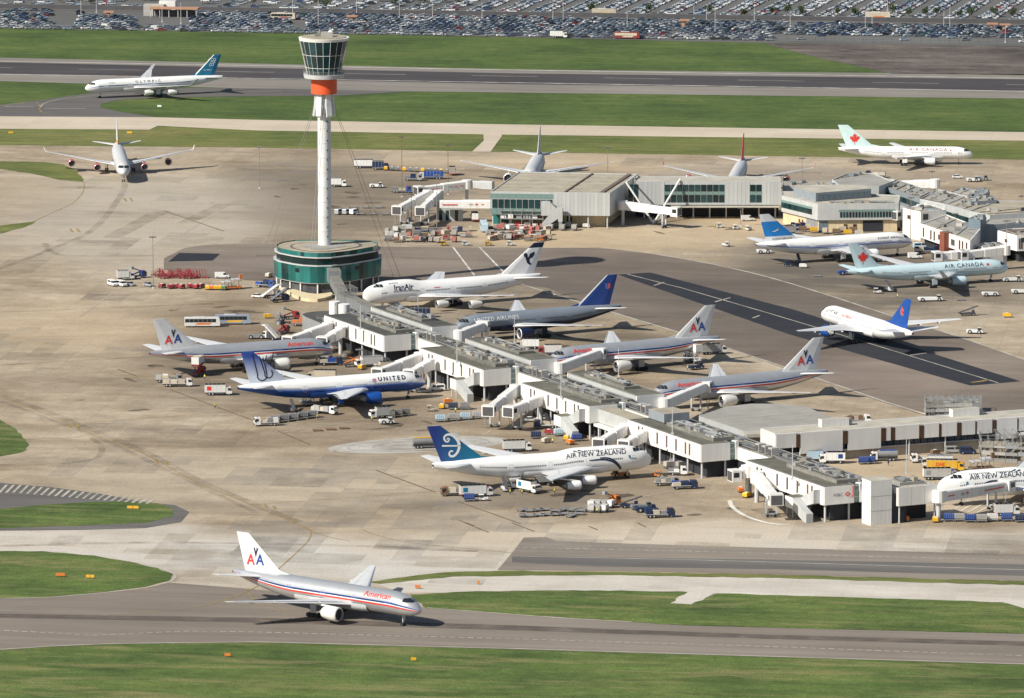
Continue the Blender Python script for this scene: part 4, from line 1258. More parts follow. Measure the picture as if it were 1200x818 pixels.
def bay(u0, n, roof, mirror=False, length=46.8, v0=0.0, depth=9.6):
    """one lounge block on stilts; panels face -v (towards the viewer) or +v"""
    u1 = u0 + length
    va, vb = (v0, v0 + depth)
    root = MB()
    root.box(u0 + .25, u1 - .25, va + .25, vb, 5.0, 10.25, WALLG, roof)
    b = root.build('bay', pier)
    # parapet lip
    mb = MB()
    e = .35
    for q in ((u0, u1, va, va + e), (u0, u1, vb - e, vb), (u0, u0 + e, va + e, vb - e), (u1 - e, u1, va + e, vb - e)):
        mb.box(*q, 10.26, 10.42, PLANT)
    mb.build('roof_edge', b)
    # long wall: white panels with bronze slots between them
    slots = [.15, .205, .41, .54, .67, .80, .855] if not mirror else [.2, .4, .6, .8]
    edges = [0] + sorted(slots) + [1]
    face = va if not mirror else vb
    for a, c in zip(edges, edges[1:]):
        xa, xb = u0 + length * a + (.55 if a else 0), u0 + length * c - (.55 if c < 1 else 0)
        k = max(1, int((xb - xa) / 5.5))
        for i in range(k):
            w_ = (xb - xa) / k
            piece('wall_panel', b, (xa + w_ * (i + .5), face, 5.0 + .02 * (i % 2)), (w_ - .09, .5, 5.2), WALLW)
    for s_ in slots:
        x = u0 + length * s_
        piece('window_slot', b, (x, face + (.12 if not mirror else -.12), 5.9), (1.1, .2, 3.6), SLOT)
        piece('spandrel', b, (x, face + .05, 5.0), (1.1, .4, .9), WALLW)
        piece('spandrel', b, (x, face + .05, 9.5), (1.1, .4, .72), WALLW)
    for k in range(3):
        d_ = depth / 3
        piece('end_panel', b, (u1, va + d_ * (k + .5), 5.0), (.5, d_ - .015, 5.2), WALLP)
        piece('end_panel', b, (u0, va + d_ * (k + .5), 5.0), (.5, d_ - .015, 5.2), WALLP)
    # stilts and the recessed rooms below
    for k in range(6):
        for vv in ((va + .9,) if not mirror else (vb - .9,)):
            mb = MB()
            mb.tube((0, 0, 0), (0, 0, 5.0), .32, LGREY, 8)
            mb.build('column', b, loc=(u0 + 1 + k * (length - 2) / 5, vv, 0))
    mb = MB()
    mb.tube((0, 0, 0), (0, 0, 5.0), .32, LGREY, 8)
    mb.build('column', b, loc=(u1 - 1, vb - 1, 0))
    return b

for i, u0 in enumerate((0, 74.6, 148.9, 222.4, 297.7)):
    roof = ROOFD if i == 0 else ROOFG
    b = bay(u0, i, roof)
    # glass stair core at the far end of the end wall
    bx(u0 + 45.6, u0 + 46.6, 9.6, 11.4, 5.0, 10.2, TEALP, 'stair_core_glass', b)
    for z in (6.6, 8.3, 9.7):
        bx(u0 + 46.45, u0 + 46.75, 9.62, 11.38, z, z + .22, LGREY, 'transom', b)
    bx(u0 + 44.5, u0 + 47.0, 11.4, 12.5, 5.0, 10.4, WALLW, 'end_pier', b)
    # plant deck on the roof
    d = MB().box(u0 + 14, u0 + 44, 5.6, 12.4, 10.27, 11.3, PLANT, ROOFPR).build('plant_deck', pier)
    plant_units(d, u0 + 15, u0 + 43, 6.2, 11.6, 11.3, 17, 20 + i)
    if i in (1, 2, 3):
        u = u0 + 30
        mb = MB()
        for k in range(9):
            mb.tube((u + k * 1.5, 2.5, 10.3), (u + k * 1.5, 2.5, 11.2), .04, GALV, 4)
            mb.tube((u + k * 1.5, 5.3, 10.3), (u + k * 1.5, 5.3, 11.2), .04, GALV, 4)
        mb.tube((u, 2.5, 11.2), (u + 12, 2.5, 11.2), .04, GALV, 4)
        mb.tube((u, 5.3, 11.2), (u + 12, 5.3, 11.2), .04, GALV, 4)
        mb.build('roof_railing', b)
for i, u0 in enumerate((-10, 63.5, 137.8)):
    b = bay(u0, i + 5, ROOFD if i == 0 else ROOFG, True, 47.5, 21.5, 9.4)
    d = MB().box(u0 + 8, u0 + 36, 23.2, 28.5, 10.27, 11.1, PLANT, ROOFPR).build('plant_deck', pier)
    plant_units(d, u0 + 9, u0 + 35, 23.8, 28, 11.1, 11, 40 + i)
# central spine with cable trays, ducts and roof-lights
mb = MB()
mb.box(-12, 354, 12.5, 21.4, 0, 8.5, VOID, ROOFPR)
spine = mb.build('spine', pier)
for u in range(-12, 354, 6):
    piece('spine_panel', spine, (u + 3, 12.4, 4.8), (5.9, .3, 3.72), WALLW)
for u in range(-12, 338, 9):
    piece('parapet', spine, (u + 4.5, 12.75, 8.5), (8.8, .35, .4), PLANT)
    piece('parapet', spine, (u + 4.5, 21.1, 8.5), (8.8, .35, .4), PLANT)
mb = MB()
for k, v in enumerate((13.6, 14.4, 20.0)):
    mb.box(-10, 352, v, v + .45, 8.95, 9.15, GALV if k != 1 else DGREY)
    for u in range(-9, 350, 6):
        mb.box(u, u + .15, v + .1, v + .3, 8.5, 8.95, DGREY)
mb.build('cable_tray', spine)
plant_units(spine, -8, 350, 15.2, 19.6, 8.5, 130, 77)
for u in (50, 53, 56.5, 128, 131, 134.5, 203, 206, 279, 283, 287):
    piece('chiller', spine, (u, 14.6, 8.55), (2.2, 2.4, 2.6), PLANTL)
    piece('louvre', spine, (u, 13.35, 8.9), (1.7, .14, 1.8), DGREY)
# dark service rooms under the bays
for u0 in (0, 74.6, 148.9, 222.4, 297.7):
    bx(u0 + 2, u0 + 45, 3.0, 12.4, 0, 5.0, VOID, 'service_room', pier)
# grey link between the third and fourth bay, rooftop box
mb = MB()
mb.box(196, 222.2, 3.0, 9.2, 5.2, 9.3, WALLG, ROOFB)
mb.build('link_corridor', pier)
bx(222.8, 233, 6.5, 15, 10.5, 13.2, WALLB, 'rooftop_box', pier, ROOFB)
bx(196.5, 214, 1.2, 6, 4.2, 5.0, CREAM, 'canopy', pier)
for u in (199, 203.5, 212):
    bx(u - .35, u + .35, 1.6, 2.3, 0, 4.2, LGREY, 'column', pier)
# lift tower and last bay at the near end
lt = thing('lift_tower', 'plain white lift tower at the near end of the pier', 'tower', (*PO, 0), PA)
bx(349.3, 354.4, 9.6, 16.4, 0, 12.8, WALLW, 'wall', lt, ROOFP)
bx(349.1, 349.25, 9.5, 16.5, 12.4, 13.0, WALLW, 'parapet', lt)
for z in (4.2, 8.4):
    bx(349.25, 354.45, 9.55, 9.6, z, z + .08, LGREY, 'joint', lt)
    bx(354.4, 354.45, 9.6, 16.4, z, z + .08, LGREY, 'joint', lt)
eb = thing('end_lounge', 'white raised box on slim legs at the near end of the pier', 'building', (*PO, 0), PA)
mb = MB()
mb.box(344.5, 355, 18.0, 30.8, 5.0, 10.3, WALLW, ROOFP)
q = mb.build('wall', eb)
for v in (18.2, 22.4, 26.6):
    piece('wall_panel', q, (355.05, v + 2.1, 5.0), (.25, 4.1, 5.35), WALLW)
mb = MB()
for k in range(9):
    mb.tube((354.6, 18.4 + k * 1.5, 10.3), (354.6, 18.4 + k * 1.5, 11.4), .05, GALV, 4)
    mb.tube((354.6 - k * 1.2, 18.4, 10.3), (354.6 - k * 1.2, 18.4, 11.4), .05, GALV, 4)
mb.tube((354.6, 18.4, 11.4), (354.6, 30.4, 11.4), .05, GALV, 4)
mb.tube((354.6, 18.4, 11.4), (345, 18.4, 11.4), .05, GALV, 4)
mb.build('railing', q)
d = MB().box(346, 352.5, 20, 28, 10.3, 11.2, PLANTL, ROOFGY).build('plant_deck', eb)
plant_units(d, 346.5, 352, 20.8, 27, 11.2, 4, 61)
for v in (18.8, 30.2):
    for u in (345.5, 354.5):
        mb = MB()
        mb.tube((0, 0, 0), (0, 0, 5), .25, LGREY, 8)
        mb.build('leg', eb, loc=(u, v, 0))
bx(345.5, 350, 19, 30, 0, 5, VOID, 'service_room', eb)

def decal_text(s, size, parent, fn, m, **kw):
    V, Fc = text2d(s, size, **kw)
    mb = MB()
    mb.tris2d(V, Fc, fn, m)
    return mb.build('lettering', parent)
HEX = [([(-.75, 0), (-.3, .5), (-.3, -.5)], [(0, 1, 2)]), ([(.75, 0), (.3, .5), (.3, -.5)], [(0, 2, 1)]), ([(-.3, .5), (.3, .5), (0, 0)], [(0, 2, 1)]), ([(-.3, -.5), (.3, -.5), (0, 0)], [(0, 1, 2)])]
def bank_sign(parent, fn, k, col=None):
    """the red and black advertisement on end walls and boarding bridges"""
    V, Fc = text2d('HSBC', 1.0 * k)
    mb = MB()
    mb.tris2d(V, Fc, lambda a, b: fn(a - 1.0 * k, b - .35 * k), DGREY)
    for v_, f_ in HEX:
        mb.tris2d([(x * k, y * k) for x, y in v_], f_, lambda a, b: fn(a + 1.5 * k, b), RED)
    return mb.build('advertisement', parent)
eb5 = [c for c in pier.children if c.name.startswith('bay')][4]
bank_sign(eb5, lambda a, b: (344.86, 5.6 + a, 7.7 + b), 1.25)
bx(344.72, 344.9, 9.05, 9.25, 6.6, 10.0, RED, 'trim', eb5)

# enclosed stairs at bay ends
def enclosed_stair(u, label):
    r = thing('enclosed_stair', label, 'stairway', (*PO, 0), PA, 'enclosed stairs at the bay ends of the pier')
    mb = MB()
    def slab(pts, v0, v1, m, top):
        n = len(pts)
        mb.rings([[(a, v0, z) for a, z in pts], [(a, v1, z) for a, z in pts]], m, cap0=True, cap1=True)
    slab([(u - 1, 5.4), (u - 9, 2.9), (u - 9, 5.6), (u - 1, 9.3)], -2.4, -.25, WALLG, ROOFG)
    mb.build('upper_flight', r)
    bx(u - 13.5, u - 9, -4.8, -.25, 2.7, 5.9, WALLW, 'landing', r, ROOFG)
    mb = MB()
    slab([(u - 9.0, 2.7), (u - 9.0, 5.7), (u - .8, 2.6), (u - .8, 0.05), (u - 2.4, 0.05)], -4.8, -2.6, WALLG, ROOFG)
    mb.build('lower_flight', r)
    for a in (u - 13, u - 9.6):
        for v in (-4.4, -1):
            mb = MB()
            mb.tube((0, 0, 0), (0, 0, 2.7), .18, LGREY, 6)
            mb.build('leg', r, loc=(a, v, 0))
enclosed_stair(74.6 + 46, 'grey enclosed stair below the second bay of the pier')
enclosed_stair(148.9 + 46, 'grey enclosed stair below the middle bay of the pier')
enclosed_stair(297.7 + 46, 'grey enclosed stair beside the bank sign at the end of the pier')

# ------------------------------------------------------------------ boarding bridges
def bridge(p0, p1, label, z0=7.4, z1=6.4, sign=False, cab=True, w_=2.9, legs=True, rot=True, group='boarding bridges at the pier', body=None):
    body = body or WALLW
    A, B = Vector((*G(*p0, z0), z0)), Vector((*G(*p1, z1), z1))
    a = atan2(B.y - A.y, B.x - A.x)
    Lh = hypot(B.x - A.x, B.y - A.y)
    r = thing('boarding_bridge', label, 'boarding bridge', (A.x, A.y, 0), a, group)
    zz = lambda x: z0 + (z1 - z0) * x / Lh
    cut = Lh * .52
    def tun(x0, x1, h, ww, name, m):
        mb = MB()
        rr = []
        for x in (x0, x1):
            z = zz(x)
            rr.append([(x, -ww, z - h), (x, ww, z - h), (x, ww, z + h * .8), (x, ww * .8, z + h), (x, -ww * .8, z + h), (x, -ww, z + h * .8)])
        mb.rings([q[::-1] for q in rr], m, cap0=True, cap1=True)
        o = mb.build(name, r)
        for k in range(int((x1 - x0) / 2.2)):
            x = x0 + 2.2 * (k + .5)
            mb = MB()
            mb.box(-.05, .05, -ww - .04, ww + .04, -h * .9, h * .76, CREAM)
            mb.build('rib', o, loc=(x, 0, zz(x)))
        return o
    t1 = tun(1.2 if rot else 0, cut, 1.5, w_ / 2, 'tunnel', body)
    tun(cut - .1, Lh - 1.0, 1.32, w_ / 2 - .22, 'tunnel', body)
    if rot:
        mb = MB()
        mb.tube((0, 0, z0 - 1.7), (0, 0, z0 + 1.7), 1.9, body, 14)
        mb.build('rotunda', r)
        mb = MB()
        mb.tube((0, 0, 0), (0, 0, z0 - 1.7), .65, LGREY, 10)
        mb.build('support_column', r)
    if cab:
        mb = MB()
        zc = z1
        mb.box(Lh - 1.4, Lh + 1.5, -2.0, 2.0, zc - 1.7, zc + 1.7, body, CREAM)
        cb = mb.build('cab', r)
        mb = MB()
        mb.box(Lh + 1.45, Lh + 1.62, -1.6, 1.6, zc - 1.4, zc + 1.3, DGREY)
        for sgn in (-1, 1):
            mb.box(Lh - .6, Lh + 1.1, sgn * 2.0 - .05, sgn * 2.0 + .05, zc - .3, zc + 1.1, GLASS)
        mb.build('cab_window', cb)
    if legs:
        x = Lh * .78
        mb = MB()
        for y in (-1.5, 1.5):
            mb.box(x - .25, x + .25, y - .22, y + .22, .8, zz(x) - 1.2, LGREY)
        mb.box(x - .35, x + .35, -1.8, 1.8, .7, 1.15, MGREY)
        lg = mb.build('drive_column', r)
        for y in (-1.1, 1.1):
            mb = MB()
            mb.tube((x, y - .3, .55), (x, y + .3, .55), .55, BLACK, 10)
            mb.build('wheel', lg)
        mb = MB()
        for k in range(6):
            mb.box(Lh - 3.6 + k * .25 - 1.2, Lh - 3.3 + k * .25 - 1.2, -2.9, -2.0, .6 + k * .85, .75 + k * .85, GALV)
        mb.tube((Lh - 4.8, -2.9, .2), (Lh - 3.3, -2.9, zz(Lh) - .8), .08, GALV, 4)
        mb.tube((Lh - 4.8, -2.0, .2), (Lh - 3.3, -2.0, zz(Lh) - .8), .08, GALV, 4)
        mb.build('service_stair', r)
    if sign:
        for sgn in (-1, 1):
            bank_sign(t1, lambda p, q, s=sgn: (cut * .62 - p * s if sgn > 0 else cut * .62 + p, s * (w_ / 2 + .10), zz(cut * .62) + q), .8)
        for sgn in (-1, 1):
            mb = MB()
            mb.box(2.5, cut * .34, sgn * (w_ / 2 + .08) - .02, sgn * (w_ / 2 + .08) + .02, zz(cut * .2) - .2, zz(cut * .2) + .1, RED)
            mb.build('red_stripe', t1)
            mb = MB()
            mb.box(Lh * .62, Lh * .9, sgn * (w_ / 2 + .0) - .02, sgn * (w_ / 2) + .02, zz(Lh * .75) - .2, zz(Lh * .75) + .1, RED)
            mb.build('red_stripe', t1)
    return r
bridge((384, 384), (339, 399.5), 'white boarding bridge sloping to the roof of the silver airliner, left of a pair')
bridge((399, 389), (379, 400), 'short white boarding bridge at the nose of the silver airliner, right of a pair')
bridge((492, 419), (444, 437), 'white boarding bridge to the fuselage of the blue bellied airliner, left of a pair')
bridge((503, 427), (481, 438.5), 'short white boarding bridge at the nose of the blue bellied airliner, right of a pair')
bridge((604, 457), (573, 481), 'empty white boarding bridge standing with its cab open, left of a pair')
bridge((634, 468), (598, 482), 'empty white boarding bridge standing with its cab open, right of a pair')
bridge((733, 502), (703, 519.5), 'white boarding bridge behind the jumbo lettering, left of a pair')
bridge((752, 511), (733, 521.5), 'short white boarding bridge at the nose of the white jumbo, right of a pair')
bridge((887, 559), (909, 585), 'white boarding bridge with open dark cab hanging towards the viewer')
bridge((876, 552), (861, 557), 'stub of a boarding bridge with a square dark cab opening', legs=False)
bridge((538, 393), (566, 382), 'white boarding bridge at the dark grey airliner', legs=True)
bridge((656, 431), (702, 414), 'white boarding bridge across the red lettering of the silver airliner, furthest of its kind')
bridge((779, 473), (826, 453), 'white boarding bridge across the silver airliner beside the curved roof')
bridge((1100, 581.5), (1180, 569), 'white boarding bridge with bank sign along the nose of the cropped jumbo', z0=7.2, z1=6.2, sign=True, cab=True)

# ------------------------------------------------------------------ control tower on its glass podium
RZ = 14.8
roofpx = [(323.5, 288.5), (328, 291), (343, 294), (356, 295.8), (372, 296.6), (388, 296.3), (410, 293.8), (438, 289), (444, 286.8), (444, 284), (436, 282), (395, 280.5), (345, 280.8), (329, 283.5), (323, 286.2)]
rp = [G(x, y, RZ) for x, y in roofpx]
pc = (sum(p[0] for p in rp) / len(rp), sum(p[1] for p in rp) / len(rp))
def grow(k, dz=0):
    return [(pc[0] + (x - pc[0]) * k, pc[1] + (y - pc[1]) * k) for x, y in rp]
pod = thing('glass_podium', 'green glass podium building with rounded corners under the control tower', 'building', (0, 0, 0))
def ring_wall(k0, k1, z0, z1, m, name, cap=None):
    mb = MB()
    a, b = grow(k0), grow(k1)
    mb.rings([[(x, y, z0) for x, y in a], [(x, y, z1) for x, y in b]], m)
    if cap:
        mb.prism(grow(k1), z1 - .3, z1, cap, cap, False)
    return mb.build(name, pod)
if sum(rp[k][0] * rp[(k + 1) % len(rp)][1] - rp[(k + 1) % len(rp)][0] * rp[k][1] for k in range(len(rp))) < 0:
    rp.reverse()
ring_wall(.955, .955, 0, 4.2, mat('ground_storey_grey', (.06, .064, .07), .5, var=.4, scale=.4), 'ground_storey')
g1 = ring_wall(1.035, 1.045, 4.2, 10.1, TEALG, 'glazed_storey')
mb = MB(); mb.prism(grow(1.05), 10.1, 10.45, LGREY); mb.prism(grow(1.03), 4.0, 4.2, LGREY); mb.build('ledge', pod)
ring_wall(.99, .99, 10.4, 12.9, TEALD, 'window_band')
mb = MB(); mb.prism(grow(1.03), 12.9, 13.25, LGREY); mb.build('ledge', pod)
ring_wall(.985, .975, 13.25, RZ, TEALG, 'parapet_glass')
mb = MB(); mb.prism(grow(.965), RZ - .7, RZ - .35, ROOFP, ROOFB); mb.build('roof', pod)
mb = MB(); mb.prism(grow(.70), RZ - .35, RZ - .28, ROOFBR, ROOFBR); mb.prism(grow(.64), RZ - .3, RZ - .18, ROOFB, ROOFB); mb.prism(grow(.40), RZ - .2, RZ - .1, ROOFBR, ROOFGY); mb.build('roof_walkway', pod)
# curtain-wall panes: each storey's panes stand a little proud
nr = len(rp)
per = []
for i in range(nr):
    a, b = Vector(rp[i]), Vector(rp[(i + 1) % nr])
    n = max(1, int(round((b - a).length / 2.1)))
    for k in range(n):
        per.append((a.lerp(b, k / n), a.lerp(b, (k + 1) / n)))
rg = random.Random(5)
cc = Vector(pc)
for (p, q) in per:
    for z0, z1, k0, k1, m in ((4.3, 10.0, 1.037, 1.047, TEALG), (13.3, RZ - .05, .988, .978, TEALG)):
        P0, Q0 = cc + (p - cc) * k0, cc + (q - cc) * k0
        P1, Q1 = cc + (p - cc) * k1, cc + (q - cc) * k1
        d = (Q0 - P0) * .03
        mb = MB()
        mm = m if rg.random() < .82 else TEALD
        mb.face([(*(P0 + d), z0), (*(Q0 - d), z0), (*(Q1 - d), z1), (*(P1 + d), z1)], mm)
        mb.build('pane', g1)
for (p, q) in per[::3]:
    P0 = cc + (p - cc) * .985
    mb = MB(); mb.tube((*P0, 0), (*P0, 4.1), .28, WALLW, 8); mb.build('column', pod)
# dark service panels and the covered link to the pier
for t in (8, 14, 19, 26, 32):
    p, q = per[t % len(per)]
    P0, Q0 = cc + (p - cc) * 1.045, cc + (q - cc) * 1.045
    mb = MB()
    mb.face([(*P0, 7.6), (*Q0, 7.6), (*(cc + (q - cc) * 1.052), 9.1), (*(cc + (p - cc) * 1.052), 9.1)], TEALD)
    mb.build('louvre', g1)
pw = [G(x, y) for x, y in smooth_px([(326, 337), (338, 345), (352, 352), (372, 354), (388, 350), (388, 346), (372, 348), (352, 345), (338, 338)], 2)]
mb = MB(); mb.prism(pw, 0, 1.1, mat('barrier_cream', (.62, .52, .34), .7)); o = mb.build('low_wall')
tag(o, 'curved cream and orange low wall round the foot of the glass podium', 'wall')

tw = G(380.6, 286.2, RZ)
tower = thing('control_tower', 'tall white control tower with tapered glass cab and orange collar', 'control tower', (*tw, RZ - .3))
o0 = RZ - .3
NS = 24
def cyl(r0, r1, z0, z1, m, name, n=NS, par=None, cap=True):
    mb = MB()
    mb.tube((0, 0, z0 - o0), (0, 0, z1 - o0), r0, m, n, r1, caps=cap)
    return mb.build(name, par or tower, True)
SHAFT = mat('tower_white', (.68, .69, .69), .45, var=.10, scale=.15, vert=.12)
shaft = cyl(2.32, 2.32, o0, 68.5, SHAFT, 'shaft')
for k in range(9):
    z = 19.5 + k * 5.2
    cyl(2.36, 2.36, z, z + .16, LGREY, 'joint_ring', par=shaft)
for k in range(14):
    z = 17.5 + k * 3.4
    a = radians(-62)
    mb = MB(); mb.box(2.28, 2.42, -.22, .22, 0, .55, DGREY)
    mb.build('porthole', shaft, loc=(0, 0, z - o0), rz=a)
# flared fins under the collar
for k in range(6):
    a = radians(-90 + 30 + 60 * k)
    mb = MB()
    pr = [(1.5, 68.3), (3.3, 68.3), (3.6, 64.0), (4.1, 60.6), (3.5, 60.0), (2.8, 63.0), (1.5, 63.8)]
    mb.rings([[(x, -1.0, z - o0) for x, z in pr], [(x, 1.0, z - o0) for x, z in pr]], SHAFT, cap0=True, cap1=True)
    mb.build('flared_fin', tower, rz=a)
cyl(4.55, 4.55, 68.3, 73.8, ORANGE, 'orange_collar', 32)
bal = cyl(7.0, 7.2, 73.8, 75.2, LGREY, 'balcony', 32)
mb = MB()
for k in range(32):
    a = 2 * pi * k / 32
    mb.tube((7.1 * cos(a), 7.1 * sin(a), 75.2 - o0), (7.1 * cos(a), 7.1 * sin(a), 76.4 - o0), .05, GALV, 4)
    b = 2 * pi * (k + 1) / 32
    for z in (75.8, 76.4):
        mb.tube((7.1 * cos(a), 7.1 * sin(a), z - o0), (7.1 * cos(b), 7.1 * sin(b), z - o0), .05, GALV, 4)
mb.build('railing', bal)
CABG = mat('cab_glass', (.014, .045, .052), .06, var=.3, scale=.3, rnd=.4)
def rad(z):
    return 5.9 + (8.55 - 5.9) * (z - 75.2) / (87.0 - 75.2)
cab = MB()
NC = 20
for (z0, z1) in ((75.2, 77.4), (77.4, 82.0), (82.0, 87.0)):
    pass
core = cyl(5.0, 7.4, 75.2, 86.8, DGREY, 'cab_core', NC)
for k in range(NC):
    a, b = 2 * pi * k / NC, 2 * pi * (k + 1) / NC
    for (z0, z1) in ((75.3, 77.5), (77.7, 82.0), (82.2, 86.9)):
        mb = MB()
        e = (b - a) * .03
        mb.face([(rad(z) * cos(t), rad(z) * sin(t), z - o0) for t, z in ((a + e, z0), (b - e, z0), (b - e, z1), (a + e, z1))], CABG)
        mb.build('pane', core)
    mb = MB()
    mb.tube((rad(75.2) * cos(a), rad(75.2) * sin(a), 75.2 - o0), (rad(87) * cos(a), rad(87) * sin(a), 87 - o0), .075, WALLW, 5)
    for z in (77.6, 82.1):
        mb.tube((rad(z) * cos(a), rad(z) * sin(a), z - o0), (rad(z) * cos(b), rad(z) * sin(b), z - o0), .08, WALLW, 5)
    mb.build('mullion', core)
cr = cyl(8.6, 8.85, 87.0, 88.0, WALLW, 'cab_roof', 40)
cyl(7.9, 7.9, 88.0, 88.25, ROOFB, 'roof_deck', 32, cr)
mb = MB()
mb.box(-1.0, 3.2, -1.6, 1.2, 88.25 - o0, 89.9 - o0, PLANTL)
mb.box(-3.2, -1.2, -.8, 1.0, 88.25 - o0, 89.3 - o0, PLANT)
mb.tube((-1.5, 0, 89 - o0), (-1.5, 0, 90.8 - o0), .2, PLANTL, 8)
mb.tube((-2.6, .8, 88.2 - o0), (-2.6, .8, 90.6 - o0), .05, GALV, 4)
mb.tube((2.4, 0, 89.8 - o0), (2.4, 0, 90.6 - o0), 1.0, WALLW, 10, .3)
for k in range(10):
    a = 2 * pi * k / 10
    mb.tube((6.8 * cos(a), 6.8 * sin(a), 88.2 - o0), (6.8 * cos(a), 6.8 * sin(a), 89.4 - o0), .07, GALV, 4)
mb.build('roof_equipment', cr)
# guy cables to ground anchors
for (gx, gy, ax) in ((461, 325, 38), (469, 325, 22), (300, 322, 158), (308, 323, 142), (360.5, 343, 262), (364, 343.5, 278)):
    e = G(gx, gy)
    a = radians(ax)
    mb = MB()
    mb.tube((3.0 * cos(a), 3.0 * sin(a), 66 - o0), (e[0] - tw[0], e[1] - tw[1], .2 - o0), .075, mat('cable_ochre', (.33, .26, .16), .6) if ax < 100 else GALV, 5)
    mb.build('guy_cable', tower)

# covered link from the podium to the pier
A, B = Vector(G(392, 326, 8)), Vector(G(402, 345, 8))
lk = thing('covered_walkway', 'grey covered walkway stepping down from the glass podium to the pier', 'walkway', (A.x, A.y, 0), atan2(B.y - A.y, B.x - A.x))
Lk = (B - A).length
bx(-6, 2, -2.2, 2.2, 6.4, 10.8, WALKG, 'head_house', lk, ROOFPR)
bx(2, Lk, -1.8, 1.8, 6.0, 9.0, WALKG, 'tunnel', lk, ROOFPR)
for t in (.2, .55, .9):
    mb = MB(); mb.tube((0, 0, 0), (0, 0, 6), .35, LGREY, 8); mb.build('column', lk, loc=(Lk * t, 0, 0))
A, B = Vector(G(402, 345, 8)), Vector(G(434, 352, 8))
C0 = Vector(G(516, 398, 8.5))
lk = thing('covered_walkway', 'long grey roofed walkway running along the back of the first bay under the jumbo nose', 'walkway', (A.x, A.y, 0), atan2(C0.y - A.y, C0.x - A.x))
Lk = (C0 - A).length * .62
bx(0, Lk, -1.9, 1.9, 5.6, 8.6, WALKG, 'tunnel', lk, ROOFPR)
for k in range(int(Lk / 8)):
    mb = MB(); mb.tube((0, 0, 0), (0, 0, 5.6), .3, LGREY, 8); mb.build('column', lk, loc=(4 + k * 8, 0, 0))
mb = MB()
for x in range(6):
    for y in (-2.4, 2.4):
        mb.tube((x * 1.6, y, 0), (x * 1.6, y, 11.5), .1, GALV, 5)
    for z in (3, 6, 9, 11.4):
        mb.tube((x * 1.6, -2.4, z), (x * 1.6, 2.4, z), .08, GALV, 4)
for z in (3, 6, 9, 11.4):
    for y in (-2.4, 2.4):
        mb.tube((0, y, z), (8, y, z), .08, GALV, 4)
o = mb.build('scaffold_frame', lk, loc=(1, 0, 0)); o['kind'] = 'stuff'
for (px, py, ww, hh) in ((387, 366, 5, 7), (392, 369, 1.2, 8)):
    pass
rd = thing('rounded_platform', 'low rounded platform with white tanks at the tower end of the pier', 'building', (*PO, 0), PA)
mb = MB(); mb.prism([(-.5, 2.5), (-24, 4)] + [(-27 - 7 * cos(radians(k)), 12 + 7.6 * sin(radians(k))) for k in range(-70, 71, 20)] + [(-24, 19.5), (-.5, 20)], 0, 6.0, MGREY, ROOFD); mb.build('wall', rd)
for x, y, r_, h in ((-26, 15.3, 1.9, 4.3), (-22.6, 13.6, .8, 4.6), (-21, 16.5, 1.9, 4.0)):
    mb = MB(); mb.tube((0, 0, 0), (0, 0, h), r_, WALLW, 18); mb.build('tank', rd, True, loc=(x, y, 6.0))
plant_units(rd, -18, -2, 5, 17, 6.0, 14, 5)

# ------------------------------------------------------------------ terminal blocks
def windows(parent, P, Q, z0, z1, n, fill=.82, m=None, name='window', inset=-.06, frame=True):
    """a row of n separate panes along the wall from P to Q (outside to the right of P->Q)"""
    m = m or TEALD
    P, Q = Vector(P[:2]), Vector(Q[:2])
    d = (Q - P)
    L_ = d.length
    d /= L_
    nrm = Vector((d.y, -d.x))
    a = atan2(d.y, d.x)
    for k in range(n):
        c = P + d * (L_ * (k + .5) / n) + nrm * .08
        piece(name, parent, (c.x, c.y, z0), (L_ / n * fill, .16, z1 - z0), m, a)

def clad(parent, P, Q, z0, z1, n, m, name='cladding_panel'):
    P, Q = Vector(P[:2]), Vector(Q[:2])
    d = (Q - P); L_ = d.length; d /= L_
    nrm = Vector((d.y, -d.x))
    a = atan2(d.y, d.x)
    for k in range(n):
        c = P + d * (L_ * (k + .5) / n) + nrm * .05
        piece(name, parent, (c.x, c.y, z0), (L_ / n - .07, .12, z1 - z0), m, a)

def block(name, label, poly, z0, z1, wall, roof, cat='building', parapet=True):
    r = thing(name, label, cat)
    mb = MB(); mb.prism(poly, z0, z1, wall, roof, bottom=z0 > 0)
    mb.build('wall', r)
    if parapet:
        mb = MB()
        cx, cy = sum(p[0] for p in poly) / len(poly), sum(p[1] for p in poly) / len(poly)
        n = len(poly)
        for i in range(n):
            a, b = Vector(poly[i]), Vector(poly[(i + 1) % n])
            d = (b - a).normalized()
            nn = Vector((-d.y, d.x)) * .35
            if nn.dot(Vector((cx, cy)) - a) < 0:
                nn = -nn
            mb.prism([tuple(a), tuple(b), tuple(b + nn), tuple(a + nn)], z1 + .01, z1 + .3, wall)
        mb.build('parapet', r)
    return r

# flat roofed hall
FL, FR, BR, BL = (-8, 2342.4), (36.6, 2338.0), (48.0, 2391), (2.6, 2397.5)
h1 = block('terminal_hall', 'large flat roofed hall with beige roof and green glass corner', [FL, FR, BR, BL], 4.8, 13.2, WALLG, ROOFB)
lerp = lambda A, B, t: (A[0] + (B[0] - A[0]) * t, A[1] + (B[1] - A[1]) * t)
clad(h1, lerp(FL, FR, .53), FR, 4.8, 13.4, 14, WALLG)
clad(h1, FR, BR, 4.8, 13.4, 14, WALLG)
clad(h1, FL, lerp(FL, FR, .525), 11.0, 12.7, 10, TEALP)
windows(h1, lerp(FL, FR, .01), lerp(FL, FR, .52), 7.3, 10.6, 10, .86)
clad(h1, FL, lerp(FL, FR, .525), 5.0, 7.1, 10, TEALP)
windows(h1, BL, FL, 6, 12, 16, .85, TEALG)
inn = [lerp(FL, FR, .02), lerp(FL, FR, .96), (44, 2388), (4, 2393)]
